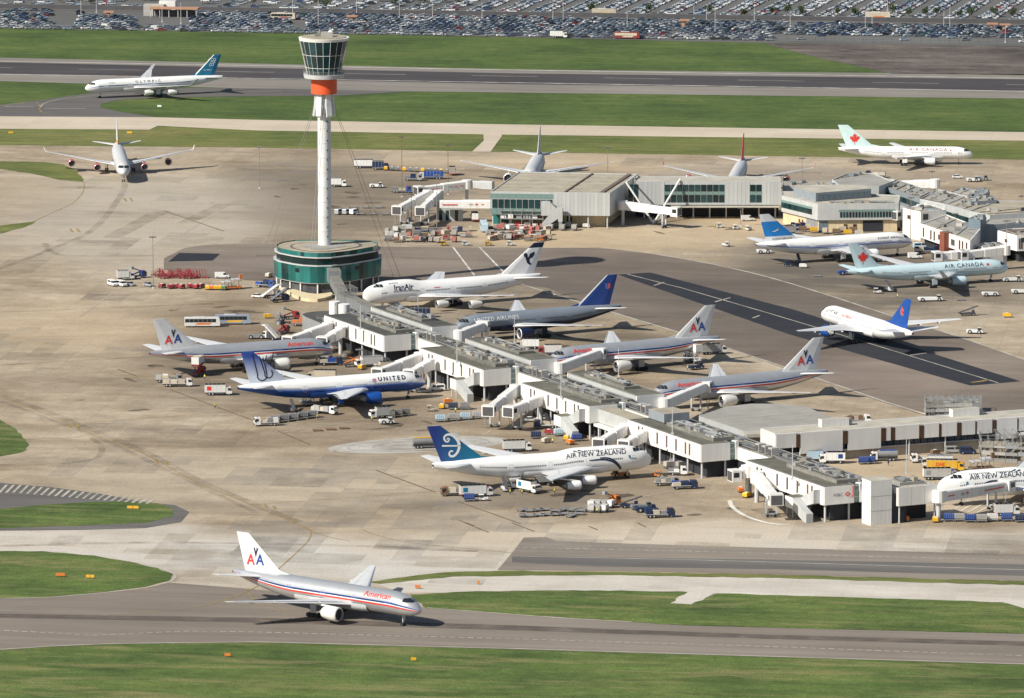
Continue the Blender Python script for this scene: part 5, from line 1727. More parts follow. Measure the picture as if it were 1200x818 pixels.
inn = [(x, y + 5.5) if i < 2 else (x, y) for i, (x, y) in enumerate(inn)]
mb = MB(); mb.prism(inn, 0, 4.8, CREAMW); mb.build('ground_storey', h1)
windows(h1, inn[0], lerp(inn[0], inn[1], .14), 0, 4.6, 3, .9, TEALG)
windows(h1, lerp(inn[0], inn[1], .5), lerp(inn[0], inn[1], .72), .2, 3.6, 3, .6, VOID, 'door')
for t in (.02, .16, .33, .5, .66, .82, .98):
    c = lerp(FL, FR, t)
    mb = MB(); mb.tube((0, 0, 0), (0, 0, 4.8), .3, LGREY, 8); mb.build('column', h1, loc=(c[0], c[1] + .8, 0))
mb = MB()
for t in (.62, .93):
    a, b = lerp(FL, FR, t), lerp(BL, BR, t)
    n = Vector((b[0] - a[0], b[1] - a[1])).normalized()
    n = Vector((-n.y, n.x)) * (.35 if t < .9 else .8)
    mb.prism([(a[0] - n.x, a[1] + 1 - n.y), (a[0] + n.x, a[1] + 1 + n.y), (b[0] + n.x, b[1] - 1 + n.y), (b[0] - n.x, b[1] - 1 - n.y)], 13.21, 13.6, ROOFBR)
mb.build('roof_gutter', h1)
for k in range(5):
    a = lerp(lerp(FL, BL, .12 + k * .19), lerp(FR, BR, .12 + k * .19), .02)
    b = lerp(lerp(FL, BL, .12 + k * .19), lerp(FR, BR, .12 + k * .19), .92)
    mb = MB()
    mb.prism([(a[0], a[1]), (b[0], b[1]), (b[0], b[1] + .3), (a[0], a[1] + .3)], 13.2, 13.33, ROOFP)
    mb.build('roof_seam', h1)
# stair house and yard racks against the hall
st_ = thing('stair_house', 'pale sloped stair enclosure against the front of the flat roofed hall', 'stairway', (15.2, 2337.2, 0), atan2(-4.4, 44.6))
mb = MB()
pr = [(-3.6, 0), (2.2, 4.2), (2.2, 3.0), (3.8, 3.0), (3.8, 8.0), (1.5, 8.0), (-1.0, 10.4), (-4.2, 10.4), (-4.2, 5.2), (-1.5, 5.2), (-3.9, 2.2)]
mb.rings([[(x, -1.6, z) for x, z in pr], [(x, 1.4, z) for x, z in pr]], WALLG, cap0=True, cap1=True)
mb.build('enclosure', st_)
mb = MB(); mb.box(2.4, 3.6, -1.5, 1.3, 0, 3.0, MGREY); mb.build('base', st_)
rk = thing('storage_rack', 'two level steel rack filled with red and white crates beside the hall', 'rack', (*G(612, 266), 0), -.1)
mb = MB()
for x in range(-8, 9, 4):
    for y in (-2, 2):
        mb.tube((x, y, 0), (x, y, 7.4), .14, GALV, 5)
for z in (3.2, 6.2):
    mb.box(-8.2, 8.2, -2.2, 2.2, z, z + .25, GALV)
mb.build('frame', rk)
for i in range(16):
    z = (0, 3.45, 6.45)[i % 3]
    o = piece('crate', rk, (-7 + (i // 3) * 2.9 + rnd.uniform(-.3, .3), rnd.uniform(-.6, .6), z), (2.0, 1.8, rnd.uniform(1.1, 1.9)), rnd.choice([WALLW, PLANTL, RED, CREAM, mat('faded_red', (.42, .14, .12), .7), GALV]))

# long facade behind
A2, B2 = (46.5, 2365), (101.8, 2365)
h2 = block('terminal_wing', 'long grey clad wing with tall green windows between the halls', [A2, B2, (101.8, 2378), (46.5, 2379)], 5.2, 14.0, WALLG, ROOFP)
w_ = lambda x: 46.5 + (x - 746) / (915.6 - 746) * 55.3
clad(h2, (w_(750), 2365), (w_(780), 2365), 5.2, 14.1, 6, WALLG)
clad(h2, (w_(850), 2365), (w_(879), 2365), 5.2, 14.1, 6, WALLG)
clad(h2, (w_(894), 2365), B2, 5.2, 14.1, 5, WALLG)
for a, b, n in ((780, 850, 10), (879, 893, 2)):
    windows(h2, (w_(a), 2365), (w_(b), 2365), 10.4, 12.9, n, .88)
    clad(h2, (w_(a), 2365), (w_(b), 2365), 9.2, 10.2, n, TEALP)
    windows(h2, (w_(a), 2365), (w_(b), 2365), 6.2, 9.0, n, .88)
windows(h2, (w_(738), 2365), (w_(750), 2365), 5.4, 13, 2, .9, TEALD)
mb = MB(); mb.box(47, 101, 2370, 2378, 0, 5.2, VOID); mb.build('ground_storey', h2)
for k in range(9):
    mb = MB(); mb.tube((0, 0, 0), (0, 0, 5.2), .3, LGREY, 8); mb.build('column', h2, loc=(50 + k * 6.2, 2365.8, 0))
mb = MB(); mb.box(60, 101, 2361.5, 2365, 4.6, 4.9, ROOFP); mb.build('canopy', h2)
# cream based block with ribbon windows
C1, C2, C3 = (101.3, 2351.5), (113.8, 2328.0), (144.0, 2330.0)
h3 = block('terminal_block', 'low grey block with ribbon windows above a cream ground storey', [C1, C2, C3, (146, 2352), (112, 2363), (101.8, 2363)], 4.6, 10.4, WALLG, ROOFP)
ci = [(102, 2352), (114.2, 2329), (143.6, 2331), (145, 2350), (112, 2361), (102.4, 2361)]
mb = MB(); mb.prism(ci, 0, 4.6, CREAMW); mb.build('ground_storey', h3)
windows(h3, C1, lerp(C1, C2, .85), 6.2, 8.2, 12, .85, TEALD)
clad(h3, C1, lerp(C1, C2, .85), 8.3, 9.1, 8, TEALP)
windows(h3, lerp(C2, C3, .27), lerp(C2, C3, .95), 5.6, 7.6, 18, .68, TEALD)
clad(h3, lerp(C2, C3, .26), lerp(C2, C3, .96), 7.8, 8.5, 12, TEALP)
windows(h3, lerp(ci[0], ci[1], .42), lerp(ci[0], ci[1], .6), 1.6, 3.2, 2, .4, SLOT)
windows(h3, lerp(ci[0], ci[1], .66), lerp(ci[0], ci[1], .98), .2, 4.3, 4, .92, MGREY, 'shutter')
windows(h3, lerp(ci[1], ci[2], .28), lerp(ci[1], ci[2], .52), 1.6, 2.9, 2, .36, SLOT)
windows(h3, lerp(ci[1], ci[2], .56), lerp(ci[1], ci[2], .82), .1, 4.2, 1, .98, VOID, 'gate')
windows(h3, lerp(ci[1], ci[2], .0), lerp(ci[1], ci[2], .12), .1, 4.2, 2, .9, WALLS, 'gate')
pp = [G(930, 219.5, 13.8), G(956, 226, 13.8), G(1021, 221, 13.8), G(1012, 216.5, 13.8), G(940, 216, 13.8)]
ph = block('rooftop_plant_room', 'blue grey plant room standing on the low grey block', pp, 10.42, 13.8, WALLB, ROOFP, parapet=False)
windows(ph, lerp(pp[1], pp[2], .02), lerp(pp[1], pp[2], .98), 10.8, 13.0, 9, .93, WALLS, 'louvre')
plant_units(h3, 118, 142, 2331.5, 2334.5, 10.4, 8, 91)

def roof_clutter(parent, P, z, seed, n=7):
    r = random.Random(seed)
    lo = min(range(len(P)), key=lambda i: P[i][0])
    a, b, c, d_ = P[0], P[1], P[2], P[3]
    for k in range(n):
        s_, t_ = r.uniform(.12, .88), r.uniform(.15, .85)
        p = lerp(lerp(a, b, s_), lerp(d_, c, s_), t_)
        piece('roof_unit', parent, (p[0], p[1], z), (r.uniform(.8, 3.2), r.uniform(.6, 1.8), r.uniform(.4, 1.3)), r.choice([PLANT, PLANTL, MGREY, GALV, WALLB]), r.choice([-.5, 1.0, 0]))
    for k in range(5):
        t_ = (k + .5) / 5
        p, q = lerp(a, d_, t_), lerp(b, c, t_)
        if k % 2:
            p, q = lerp(a, b, t_), lerp(d_, c, t_)
        v = Vector((q[0] - p[0], q[1] - p[1]))
        piece('roof_rib', parent, ((p[0] + q[0]) / 2, (p[1] + q[1]) / 2, z), (v.length * .92, .3, .22), r.choice([ROOFB, MGREY, ROOFBR, PLANT]), atan2(v.y, v.x))
def px_block(name, label, pts, z0, z1, wall, roof, par=True):
    r = block(name, label, [G(x, y, z1) for x, y in pts], z0, z1, wall, roof, parapet=par)
    if par and len(pts) >= 4:
        roof_clutter(r, [G(x, y, z1) for x, y in pts][:4], z1 + .01, int(sum(p[0] for p in pts)), 8)
    return r
def px_block_plain(name, label, pts, z0, z1, wall, roof, par=True):
    return block(name, label, [G(x, y, z1) for x, y in pts], z0, z1, wall, roof, parapet=par)
px_block('link_gallery', 'pale grey link roof behind the plant room', [(917, 213), (985, 213), (985, 219), (917, 219)], 0, 10.5, WALLG, ROOFP)
g = px_block('link_gallery', 'grey gable roofed link with two small dark windows', [(975, 211), (990, 205), (1004, 203), (1024, 204), (1046, 213), (1030, 219), (985, 219)], 0, 11.5, WALLG, ROOFGY)
P1, P2 = G(1036, 219, 10), G(1079, 234, 10)
g = px_block('gallery', 'long grey gallery with a dark window band stepping towards the white block', [(1036, 219), (1079, 234), (1094, 226), (1050, 211)], 2.5, 10.0, WALLB, ROOFGY)
windows(g, P1, P2, 6.6, 8.6, 8, .9, TEALD)
windows(g, P1, P2, 3.0, 5.2, 8, .9, WALLG, 'panel')
for k in range(5):
    a, b = G(1040 + k * 9, 219.4 + k * 3.1, 10), G(1052 + k * 9, 213.6 + k * 3.1, 10)
    mb = MB(); mb.prism([a, b, (b[0] + .5, b[1]), (a[0] + .5, a[1])], 10.02, 10.4, ROOFB); mb.build('roof_upstand', g)
g = px_block('terminal_block', 'grey flat roofed block between the two galleries', [(1078, 234), (1108, 240), (1135, 231), (1098, 222)], 0, 10.0, WALLG, ROOFGY)
clad(g, G(1078, 234, 10), G(1108, 240, 10), 4, 9.9, 6, WALLG)
P1, P2 = G(1108, 240, 10.5), G(1136, 248, 10.5)
g = px_block('gallery', 'short grey gallery with one dark window strip above the roof of the white wing', [(1108, 240), (1136, 248), (1160, 240), (1130, 231)], 2.0, 10.5, WALLG, ROOFB)
windows(g, P1, P2, 6.0, 8.2, 6, .9, TEALD)
g = px_block('terminal_block', 'wide beige roofed block at the right edge behind the slate tower', [(1136, 248), (1160, 253), (1260, 247), (1260, 236), (1168, 236)], 0, 10.5, WALLG, ROOFB)
g = px_block('terminal_block', 'blue grey flat box behind the galleries', [(1138, 237.5), (1168, 235.5), (1164, 230), (1134, 231.5)], 0, 11.5, WALLB, ROOFP)
g = px_block('terminal_block', 'pale grey wedge block furthest back among the galleries', [(1106, 229), (1146, 232), (1158, 226), (1128, 220)], 0, 9.5, WALLB, ROOFGY)
g = px_block('terminal_block', 'grey box standing at the back corner of the apron', [(1134, 228), (1160, 226), (1157, 223), (1132, 224.5)], 0, 9.0, WALLB, ROOFGY)
# white block with stepped front
P0, P1, P2 = G(1058, 244.5, 10.5), G(1079, 249, 10.5), G(1109, 246.5, 10.5)
g = px_block('white_block', 'white stepped block with beige roof beside the cream gate', [(1058, 244.5), (1079, 249), (1109, 246.5), (1092, 241)], 0, 10.5, WALLW, ROOFP)
windows(g, lerp(P0, P1, .2), lerp(P0, P1, .5), 7.2, 8.6, 1, .5, SLOT)
windows(g, lerp(P1, P2, .08), lerp(P1, P2, .3), 7.6, 9.8, 1, .9, TEALD)
W0, W1 = G(1079, 263, 8.8), G(1137, 283, 8.8)
g = px_block('white_wing', 'white raised wing with narrow windows either side of the brick column', [(1079, 263), (1137, 283), (1150, 268), (1109, 252)], 4.0, 8.8, WALLW, ROOFGY)
clad(g, W0, W1, 4.0, 9.0, 9, WALLW)
for t in (.05, .20, .27, .78, .84, .92):
    windows(g, lerp(W0, W1, t), lerp(W0, W1, t + .03), 4.6, 8.0, 1, .9, SLOT)
windows(g, lerp(W0, W1, .36), lerp(W0, W1, .41), 5.6, 7.4, 1, .9, SLOT)
windows(g, lerp(W0, W1, .62), lerp(W0, W1, .70), 5.2, 7.4, 1, .9, DGREY)
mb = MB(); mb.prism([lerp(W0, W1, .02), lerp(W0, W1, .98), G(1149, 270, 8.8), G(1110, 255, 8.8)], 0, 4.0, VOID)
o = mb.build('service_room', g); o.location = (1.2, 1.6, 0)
c = lerp(W0, W1, .51)
bk = thing('brick_column', 'square red brick tower in the middle of the white wing', 'tower', (c[0], c[1] - 1.2, 0), atan2(W1[1] - W0[1], W1[0] - W0[0]))
bx(-2.1, 2.1, -1.6, 1.6, 0, 9.4, BRICKR, 'wall', bk, ROOFBR)
for k in range(12):
    bx(-2.13, 2.13, -1.63, 1.63, .4 + k * .75, .44 + k * .75, mat('mortar', (.30, .20, .16), .9), 'course', bk)
g = px_block('slate_tower', 'blue grey clad tower at the right end of the white wing', [(1135, 257), (1149, 259), (1156, 255), (1143, 253)], 0, 12.0, WALLS, WALLB)
g = px_block('terminal_block', 'plain blue grey clad block at the right edge behind the small annex', [(1150, 265), (1200, 262), (1250, 259), (1250, 252), (1160, 256)], 0, 9.0, WALLB, ROOFGY)
P0, P1 = G(1150, 265, 9), G(1250, 259, 9)
clad(g, P0, P1, 1, 8.8, 14, WALLB)
A, B = G(1146, 287.5, 5.5), G(1179, 288.5, 5.5)
g = px_block('annex', 'low cream annex with brown roof left of the right hand white block', [(1146, 288), (1152, 291), (1179, 289), (1176, 285), (1150, 285.5)], 0, 5.5, WALLW, ROOFBR)
P0, P1, P2 = G(1169, 271, 9.6), G(1192, 277, 9.6), G(1260, 274, 9.6)
g = px_block('white_block', 'white raised block with brown roof cut off by the right edge', [(1169, 271), (1192, 277), (1260, 274), (1260, 266), (1185, 268.5)], 4.2, 9.6, WALLW, ROOFBR)
windows(g, lerp(P0, P1, .35), lerp(P0, P1, .55), 6.4, 7.6, 1, .6, SLOT)
windows(g, lerp(P1, P2, .02), lerp(P1, P2, .10), 5.0, 8.8, 2, .5, SLOT)
windows(g, lerp(P1, P2, .06), lerp(P1, P2, .25), 7.4, 9.0, 2, .9, TEALD)
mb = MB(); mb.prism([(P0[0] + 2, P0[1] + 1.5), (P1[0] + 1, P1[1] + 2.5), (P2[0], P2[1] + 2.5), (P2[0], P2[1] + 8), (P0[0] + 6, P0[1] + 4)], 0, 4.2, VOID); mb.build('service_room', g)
# boarding bridges and fixed links at the terminal
TG = 'boarding bridges at the terminal'
bridge((547, 216), (491, 223), 'long white boarding bridge with bank sign left of the flat roofed hall', sign=True, z0=7.5, z1=6.5, group=TG)
bridge((501, 228), (466, 246), 'plain white boarding bridge pointing at the viewer, left of the hall', z0=7.5, z1=6.5, group=TG)
bridge((514, 228), (493, 247), 'plain white boarding bridge beside the bank corridor, right of its twin', z0=7.5, z1=6.5, group=TG)
bridge((575, 239), (512, 239), 'straight white corridor with bank sign joining the hall', z0=7.0, z1=7.0, sign=True, cab=False, legs=False, rot=False, group=TG)
bridge((578, 217), (549, 215.5), 'grey fixed corridor with two green windows left of the hall', z0=7.5, z1=7.5, cab=False, legs=False, rot=False, body=WALLG, group=TG)
bridge((730, 240.5), (792, 248), 'white boarding bridge with red line slung between slanted masts', z0=7.4, z1=6.4, group=TG)
bridge((1096, 215), (1046, 216), 'white boarding bridge behind the grey galleries', z0=7.5, z1=6.5, group=TG)
bridge((1080, 245), (1050, 252), 'white boarding bridge over the nose of the blue striped airliner', z0=7, z1=6.2, group=TG)
bridge((1178, 293), (1128, 299), 'white boarding bridge over the roof of the ice blue airliner', z0=7, z1=6.2, group=TG)
bridge((1130, 298), (1098, 300), 'short white boarding bridge stub left of the brick column', z0=6.2, z1=6.0, group=TG)
sm = thing('slanted_masts', 'pair of white slanted masts forming a V over the boarding bridge', 'mast', (0, 0, 0))
B0 = G(766, 262)
for (tx, ty, tz) in ((734, 214, 15), (797, 210, 15)):
    T_ = G(tx, ty, tz)
    mb = MB(); mb.tube((*B0, 0), (*T_, tz), .38, WALLW, 8); mb.build('mast', sm, True)
mb = MB(); mb.tube((*G(783, 251, 3), 3), (*B0, .2), .3, GALV, 6); mb.tube((*G(734, 214, 15), 15), (*G(747, 204, 15), 15), .35, WALLW, 8); mb.build('brace', sm)
# undercroft pods below the bank corridor
pod2 = thing('service_pod', 'grey service pod on legs below the bank corridor', 'building', (*G(527, 258), 0))
bx(-5, 5, -2, 2, 0, 5.2, WALLG, 'wall', pod2, ROOFGY)
for x in (-4, -1.5, 2):
    bx(x, x + 1.2, -2.08, -1.95, .2, 4.0, TEALD, 'door', pod2)

# corridor at lower right, curved roof building
A, B = (78.3, 1846.7), (190, 1892)
d = Vector((B[0] - A[0], B[1] - A[1])).normalized()
nv = Vector((-d.y, d.x))
off = lambda P, k: (P[0] + nv.x * k, P[1] + nv.y * k)
cor = block('corridor_building', 'long white corridor with brown window slots behind the service yard', [A, B, off(B, 11), off(A, 11)], 4.9, 9.0, WALLW, ROOFP)
Lc = (Vector(B) - Vector(A)).length
fa = lambda t: lerp(A, B, t / Lc)
t = 0.2
seq = [(6.5, 1.3), (14, 1.6), (11, 1.6), (1.6, 1.4), (8, 1.6), (5, .8), (5.2, 1.5), (4.6, .5), (5.2, 1.4), (7, .4), (4.5, .6), (8, 1.5), (6, 1.2), (7, 1.2), (8, 1.2), (6, 1.0)]
for i, (wp, ws) in enumerate(seq):
    if t + wp + ws > Lc:
        break
    lo = 2.8 if i in (1, 2, 9) else 4.9
    clad(cor, fa(t), fa(t + wp), lo, 9.2, 1, WALLW, 'wall_panel')
    windows(cor, fa(t + wp), fa(t + wp + ws), 4.9, 8.8, 1, .98, SLOT)
    t += wp + ws
mb = MB(); mb.prism([off(A, 1.2), off(B, 1.2), off(B, 10), off(A, 10)], 0, 3.1, CONCW); mb.build('lower_wall', cor)
mb = MB(); mb.prism([off(A, 1.5), off(B, 1.5), off(B, 10), off(A, 10)], 3.1, 4.9, VOID); mb.build('window_band', cor)
windows(cor, off(fa(10), 1.2), off(fa(100), 1.2), 3.2, 4.8, 40, .86, mat('ribbon_glass', (.03, .045, .07), .15, var=.1))
mb = MB(); mb.prism([off(A, .5), off(B, .5), off(B, 1.3), off(A, 1.3)], 2.9, 3.15, LGREY); mb.build('ledge', cor)
for k in range(9):
    c = fa(8 + k * 12)
    mb = MB(); mb.tube((0, 0, 0), (0, 0, 4.9), .25, LGREY, 6); mb.build('column', cor, loc=(c[0], c[1] + .4, 0))
for px, py in ((977, 499), (1130, 487)):
    c = G(px, py, 9)
    u = MB().box(-4.5, 4.5, -1.2, 1.2, 0, 2.3, WALLW, ROOFP).build('roof_unit', cor, loc=(*c, 9.0), rz=atan2(d.y, d.x))
    bx(4.5, 5.6, -.9, .9, 0, 2.1, MGREY, 'fan_box', u)
rpts = [(819, 487.5), (850, 476.5), (880, 473), (915, 473), (945, 476.5), (972, 488), (985, 494), (940, 499), (905, 503.5), (872, 505)]
crv = px_block('curved_roof_building', 'low building with broad pale grey curved roof at the end of the pier', rpts, 0, 6.5, WALLG, ROOFGY, par=False)
mb = MB(); mb.prism([G(871, 505, 6.6), G(905, 503, 6.6), G(985, 494, 6.6), G(1000, 494, 6.6), G(910, 508, 6.6), G(875, 509, 6.6)], 5.6, 6.6, ROOFP, ROOFP); mb.build('eaves', crv)
mb = MB()
for k in range(5):
    a, b = lerp(rpts[0], rpts[9], (k + 1) / 6), lerp(rpts[4], rpts[6], (k + 1) / 6)
    A_, B_ = G(*a, 6.5), G(*b, 6.5)
    mb.prism([A_, B_, (B_[0], B_[1] + .3), (A_[0], A_[1] + .3)], 6.5, 6.56, ROOFP)
mb.build('roof_seam', crv)

# scaffolded enclosures
def scaffold(label, pts, zt, seed, lifts=(2.2, 4.4)):
    P = [G(x, y) for x, y in pts]
    r = thing('scaffold_enclosure', label, 'scaffolding')
    a, b, c, d_ = (Vector(p) for p in P)
    mb, mp = MB(), MB()
    n, m = 9, 4
    rs = random.Random(seed)
    for i in range(n + 1):
        for j in range(m + 1):
            p = a.lerp(b, i / n).lerp(d_.lerp(c, i / n), j / m)
            mb.tube((*p, 0), (*p, zt + rs.uniform(0, 1.0)), .08, GALV, 4)
            if j < m:
                q = a.lerp(b, i / n).lerp(d_.lerp(c, i / n), (j + 1) / m)
                for z in lifts + (zt,):
                    mb.tube((*p, z), (*q, z), .07, GALV, 4)
            if i < n:
                q = a.lerp(b, (i + 1) / n).lerp(d_.lerp(c, (i + 1) / n), j / m)
                for z in lifts + (zt,):
                    mb.tube((*p, z), (*q, z), .07, GALV, 4)
                if rs.random() < .3:
                    mb.tube((*p, lifts[0]), (*q, zt), .06, GALV, 4)
    o = mb.build('scaffold_pole', r); o['kind'] = 'stuff'
    for (p, q) in ((a, b), (a, d_), (d_, c)):
        v = q - p
        for z in (0,) + lifts:
            for k in range(6):
                m_ = p.lerp(q, (k + .5) / 6)
                piece('toe_board', r, (m_.x, m_.y, z + .05), (v.length / 6 * .94, .1, rs.choice([.5, .9, 1.2])), rs.choice([GALV, PLANT, PLANTL, MGREY]), atan2(v.y, v.x))
    for i in range(n):
        for j in range(m):
            if rs.random() < .75:
                p = a.lerp(b, (i + .5) / n).lerp(d_.lerp(c, (i + .5) / n), (j + .5) / m)
                piece('board', r, (p.x, p.y, rs.choice(lifts)), ((b - a).length / n * .9, (d_ - a).length / m * .8, .12), rs.choice([PLANTL, PLANT, ROOFB, MGREY]), atan2((b - a).y, (b - a).x))
    return r
scaffold('scaffold frame enclosure standing on the far side of the white corridor', [(1085, 489), (1150, 488), (1150, 480), (1083, 480)], 4.6, 3, (1.6, 3.1))
scaffold('larger scaffold enclosure with a purple sheet above the cropped jumbo', [(1150, 541), (1235, 545), (1235, 514), (1143, 510)], 6.0, 8)
# ------------------------------------------------------------------ ground vehicles
VWHITE = mat('van_white', (.72, .72, .70), .4, var=.06, rnd=.22)
VSILV = mat('van_silver', (.40, .41, .42), .35, metal=.3, var=.06, rnd=.22)
VDBLUE = mat('truck_dark_blue', (.015, .03, .085), .45, var=.1, rnd=.22)
VBLUE = mat('truck_blue', (.02, .07, .30), .45, var=.1, rnd=.22)
VYEL = mat('truck_yellow', (.70, .40, .02), .45, var=.1, rnd=.22)
VORG = mat('equipment_orange', (.58, .17, .03), .5, var=.12)
VRED = mat('equipment_red', (.30, .035, .04), .55, var=.2, rnd=.3)
FRED = MATS.get('faded_red')
VGREEN = mat('equipment_green', (.09, .20, .09), .5, var=.12)
VBROWN = mat('pallet_brown', (.17, .10, .06), .8, var=.2)
VBEIGE = mat('beige_box', (.52, .46, .36), .55, var=.1, rnd=.22)
TARP = mat('grey_tarp', (.20, .205, .215), .7, var=.2, rnd=.22)
HIVIS = mat('hi_vis', (.75, .72, .04), .7, var=.1)
SKIN = mat('skin', (.45, .28, .20), .6, var=0)
PURPLE = mat('purple_net', (.22, .16, .36), .7, var=.15)
LBLUE = mat('coach_blue', (.42, .58, .68), .35, var=.05)

WHEELS = {}
def wheel_mesh(r, w_=.26):
    if (r, w_) not in WHEELS:
        mb = MB()
        mb.tube((0, -w_ / 2, 0), (0, w_ / 2, 0), r, BLACK, 10)
        mb.tube((0, -w_ / 2 - .01, 0), (0, w_ / 2 + .01, 0), r * .5, LGREY, 8)
        WHEELS[(r, w_)] = mb.mesh('wheel')
    return WHEELS[(r, w_)]

PROTO = {}
class Proto:
    """mesh parts of one kind of vehicle, shared by every vehicle of that look"""
    def __init__(s):
        s.parts = []
    def add(s, name, mb, parent=-1, loc=(0, 0, 0), rz=0.0, smooth=False):
        s.parts.append((name, mb.mesh(name, smooth) if isinstance(mb, MB) else mb, parent, loc, rz))
        return len(s.parts) - 1
    def wheels(s, r, xs, y):
        for x in xs:
            for sy in (-1, 1):
                s.add('wheel', wheel_mesh(r), -1, (x, sy * y, r))
    def place(s, name, label, cat, loc, rz, group=None):
        root = thing(name, label, cat, loc, rz, group)
        obs = []
        for n, me, par, l, a in s.parts:
            obs.append(link(n, me, root if par < 0 else obs[par], l, a))
        return root

def hull(mb, prof, y, m, yt=None):
    """extrude a side profile (x, z) across the width, narrower at the top when yt is given"""
    zs = [z for _, z in prof]
    lo, hi = min(zs), max(zs)
    f = lambda z: y if yt is None else y + (yt - y) * (z - lo) / (hi - lo)
    mb.rings([[(x, -f(z), z) for x, z in prof], [(x, f(z), z) for x, z in prof]], m, cap0=True, cap1=True)

def P_car(col):
    p = Proto()
    mb = MB(); hull(mb, [(2.1, .3), (2.15, .62), (1.9, .78), (.95, .90), (-1.7, .94), (-2.1, .82), (-2.12, .3)], .86, col, .80)
    p.add('body', mb)
    mb = MB(); hull(mb, [(1.0, .88), (.35, 1.38), (-1.1, 1.40), (-1.75, .92)], .78, GLASS, .64)
    k = p.add('windows', mb)
    mb = MB(); mb.box(-1.08, .34, -.62, .62, 1.385, 1.44, col)
    p.add('roof', mb, k)
    p.wheels(.32, (1.35, -1.3), .74)
    return p
def P_van(col, glass=True):
    p = Proto()
    mb = MB(); hull(mb, [(2.5, .35), (2.55, .95), (1.75, 1.2), (1.2, 1.98), (.9, 2.06), (-2.4, 2.06), (-2.5, 1.9), (-2.5, .35)], .92, col, .84)
    b = p.add('body', mb)
    mb = MB()
    hull(mb, [(1.74, 1.24), (1.24, 1.92), (.5, 1.92), (.5, 1.24)], .915, GLASS, .87)
    if glass:
        hull(mb, [(.2, 1.24), (.2, 1.85), (-2.1, 1.85), (-2.1, 1.24)], .915, GLASS, .875)
    p.add('windows', mb, b)
    p.wheels(.36, (1.6, -1.6), .82)
    return p
def truck_base(p, L, cab, col2=None, low=False):
    """cab at the front, chassis behind"""
    mb = MB(); hull(mb, [(L / 2, .5), (L / 2 + .05, 1.4), (L / 2 - .25, 2.5), (L / 2 - .5, 2.6), (L / 2 - 1.9, 2.6), (L / 2 - 1.9, .5)], 1.15, cab, 1.08)
    c = p.add('cab', mb)
    mb = MB(); hull(mb, [(L / 2 + .03, 1.45), (L / 2 - .2, 2.35), (L / 2 - .24, 2.35), (L / 2 - .02, 1.45)], 1.05, GLASS)
    hull(mb, [(L / 2 - .15, 1.5), (L / 2 - .4, 2.3), (L / 2 - 1.3, 2.3), (L / 2 - 1.3, 1.5)], 1.15, GLASS, 1.115)
    p.add('windscreen', mb, c)
    mb = MB(); mb.box(L / 2 - 1.2, L / 2 - .9, -.15, .15, 2.6, 2.8, ORANGE); mb.box(L / 2 - .05, L / 2 + .1, -1.15, 1.15, .5, .85, DGREY); mb.box(L / 2 - .2, L / 2 + .02, -1.4, -1.2, 1.5, 2.1, DGREY); mb.box(L / 2 - .2, L / 2 + .02, 1.2, 1.4, 1.5, 2.1, DGREY)
    p.add('fittings', mb, c)
    mb = MB(); mb.box(-L / 2, L / 2 - 1.9, -.9, .9, .6, .95, DGREY)
    p.add('chassis', mb)
    p.wheels(.48, (L / 2 - 1.0, -L / 2 + 1.3, -L / 2 + 2.4) if L > 7.5 else (L / 2 - 1.0, -L / 2 + 1.3), .95)
def P_truck(L, cab, box, mark=None, h=2.5):
    p = Proto(); truck_base(p, L, cab)
    mb = MB(); mb.box(-L / 2 - .1, L / 2 - 2.0, -1.22, 1.22, .95, .95 + h, box)
    b = p.add('cargo_box', mb)
    mb = MB()
    for z in (.96, .95 + h - .1):
        mb.box(-L / 2 - .12, L / 2 - 1.98, -1.25, 1.25, z, z + .1, LGREY)
    x = -L / 2 + 1.1
    while x < L / 2 - 2.4:
        mb.box(x, x + .06, -1.235, 1.235, .96, .95 + h + .012, LGREY)
        x += 1.3
    for sy in (-1, 1):
        mb.box(-L / 2 + 3.2, L / 2 - 2.6, sy * 1.15 - .03, sy * 1.15 + .03, .42, .9, DGREY)
    p.add('frame', mb, b)
    mb = MB()
    for sy in (-.6, .6):
        mb.box(-L / 2 - .13, -L / 2 - .1, sy - .55, sy + .55, 1.1, .8 + h, PLANTL if box is not PLANTL else WHITE)
    mb.box(-L / 2 - .14, -L / 2 - .1, -1.2, 1.2, .72, .92, RED)
    p.add('rear_door', mb, b)
    if mark:
        mb = MB()
        for sy in (-1, 1):
            mb.box(-L / 2 + .6, -L / 2 + 2.0, sy * 1.235 - .012, sy * 1.235 + .012, 1.6, 2.9, mark)
        p.add('emblem', mb, b)
    return p
def P_lift(L, cab, box, base):
    """catering truck with its box raised on a scissor lift"""
    p = Proto(); truck_base(p, L, cab)
    mb = MB()
    for sy in (-.9, .9):
        mb.tube((-L / 2 + .3, sy, 1.0), (L / 2 - 2.4, sy, 3.6), .12, base, 5)
        mb.tube((-L / 2 + .3, sy, 3.6), (L / 2 - 2.4, sy, 1.0), .12, base, 5)
    mb.box(-L / 2, L / 2 - 2, -1.1, 1.1, .95, 1.15, base)
    mb.box(-L / 2, L / 2 - 2, -1.2, 1.2, 3.5, 4.1, base)
    p.add('scissor_lift', mb)
    mb = MB(); mb.box(-L / 2 - .1, L / 2 - 1.7, -1.25, 1.25, 4.1, 6.4, box, VBEIGE)
    b = p.add('cargo_box', mb)
    mb = MB(); mb.box(L / 2 - 1.7, L / 2 + .3, -1.2, 1.2, 4.1, 4.25, LGREY); mb.box(L / 2 - 1.7, L / 2 + .3, -1.2, -1.15, 4.25, 5.2, GALV); mb.box(L / 2 - 1.7, L / 2 + .3, 1.15, 1.2, 4.25, 5.2, GALV)
    p.add('platform', mb, b)
    return p
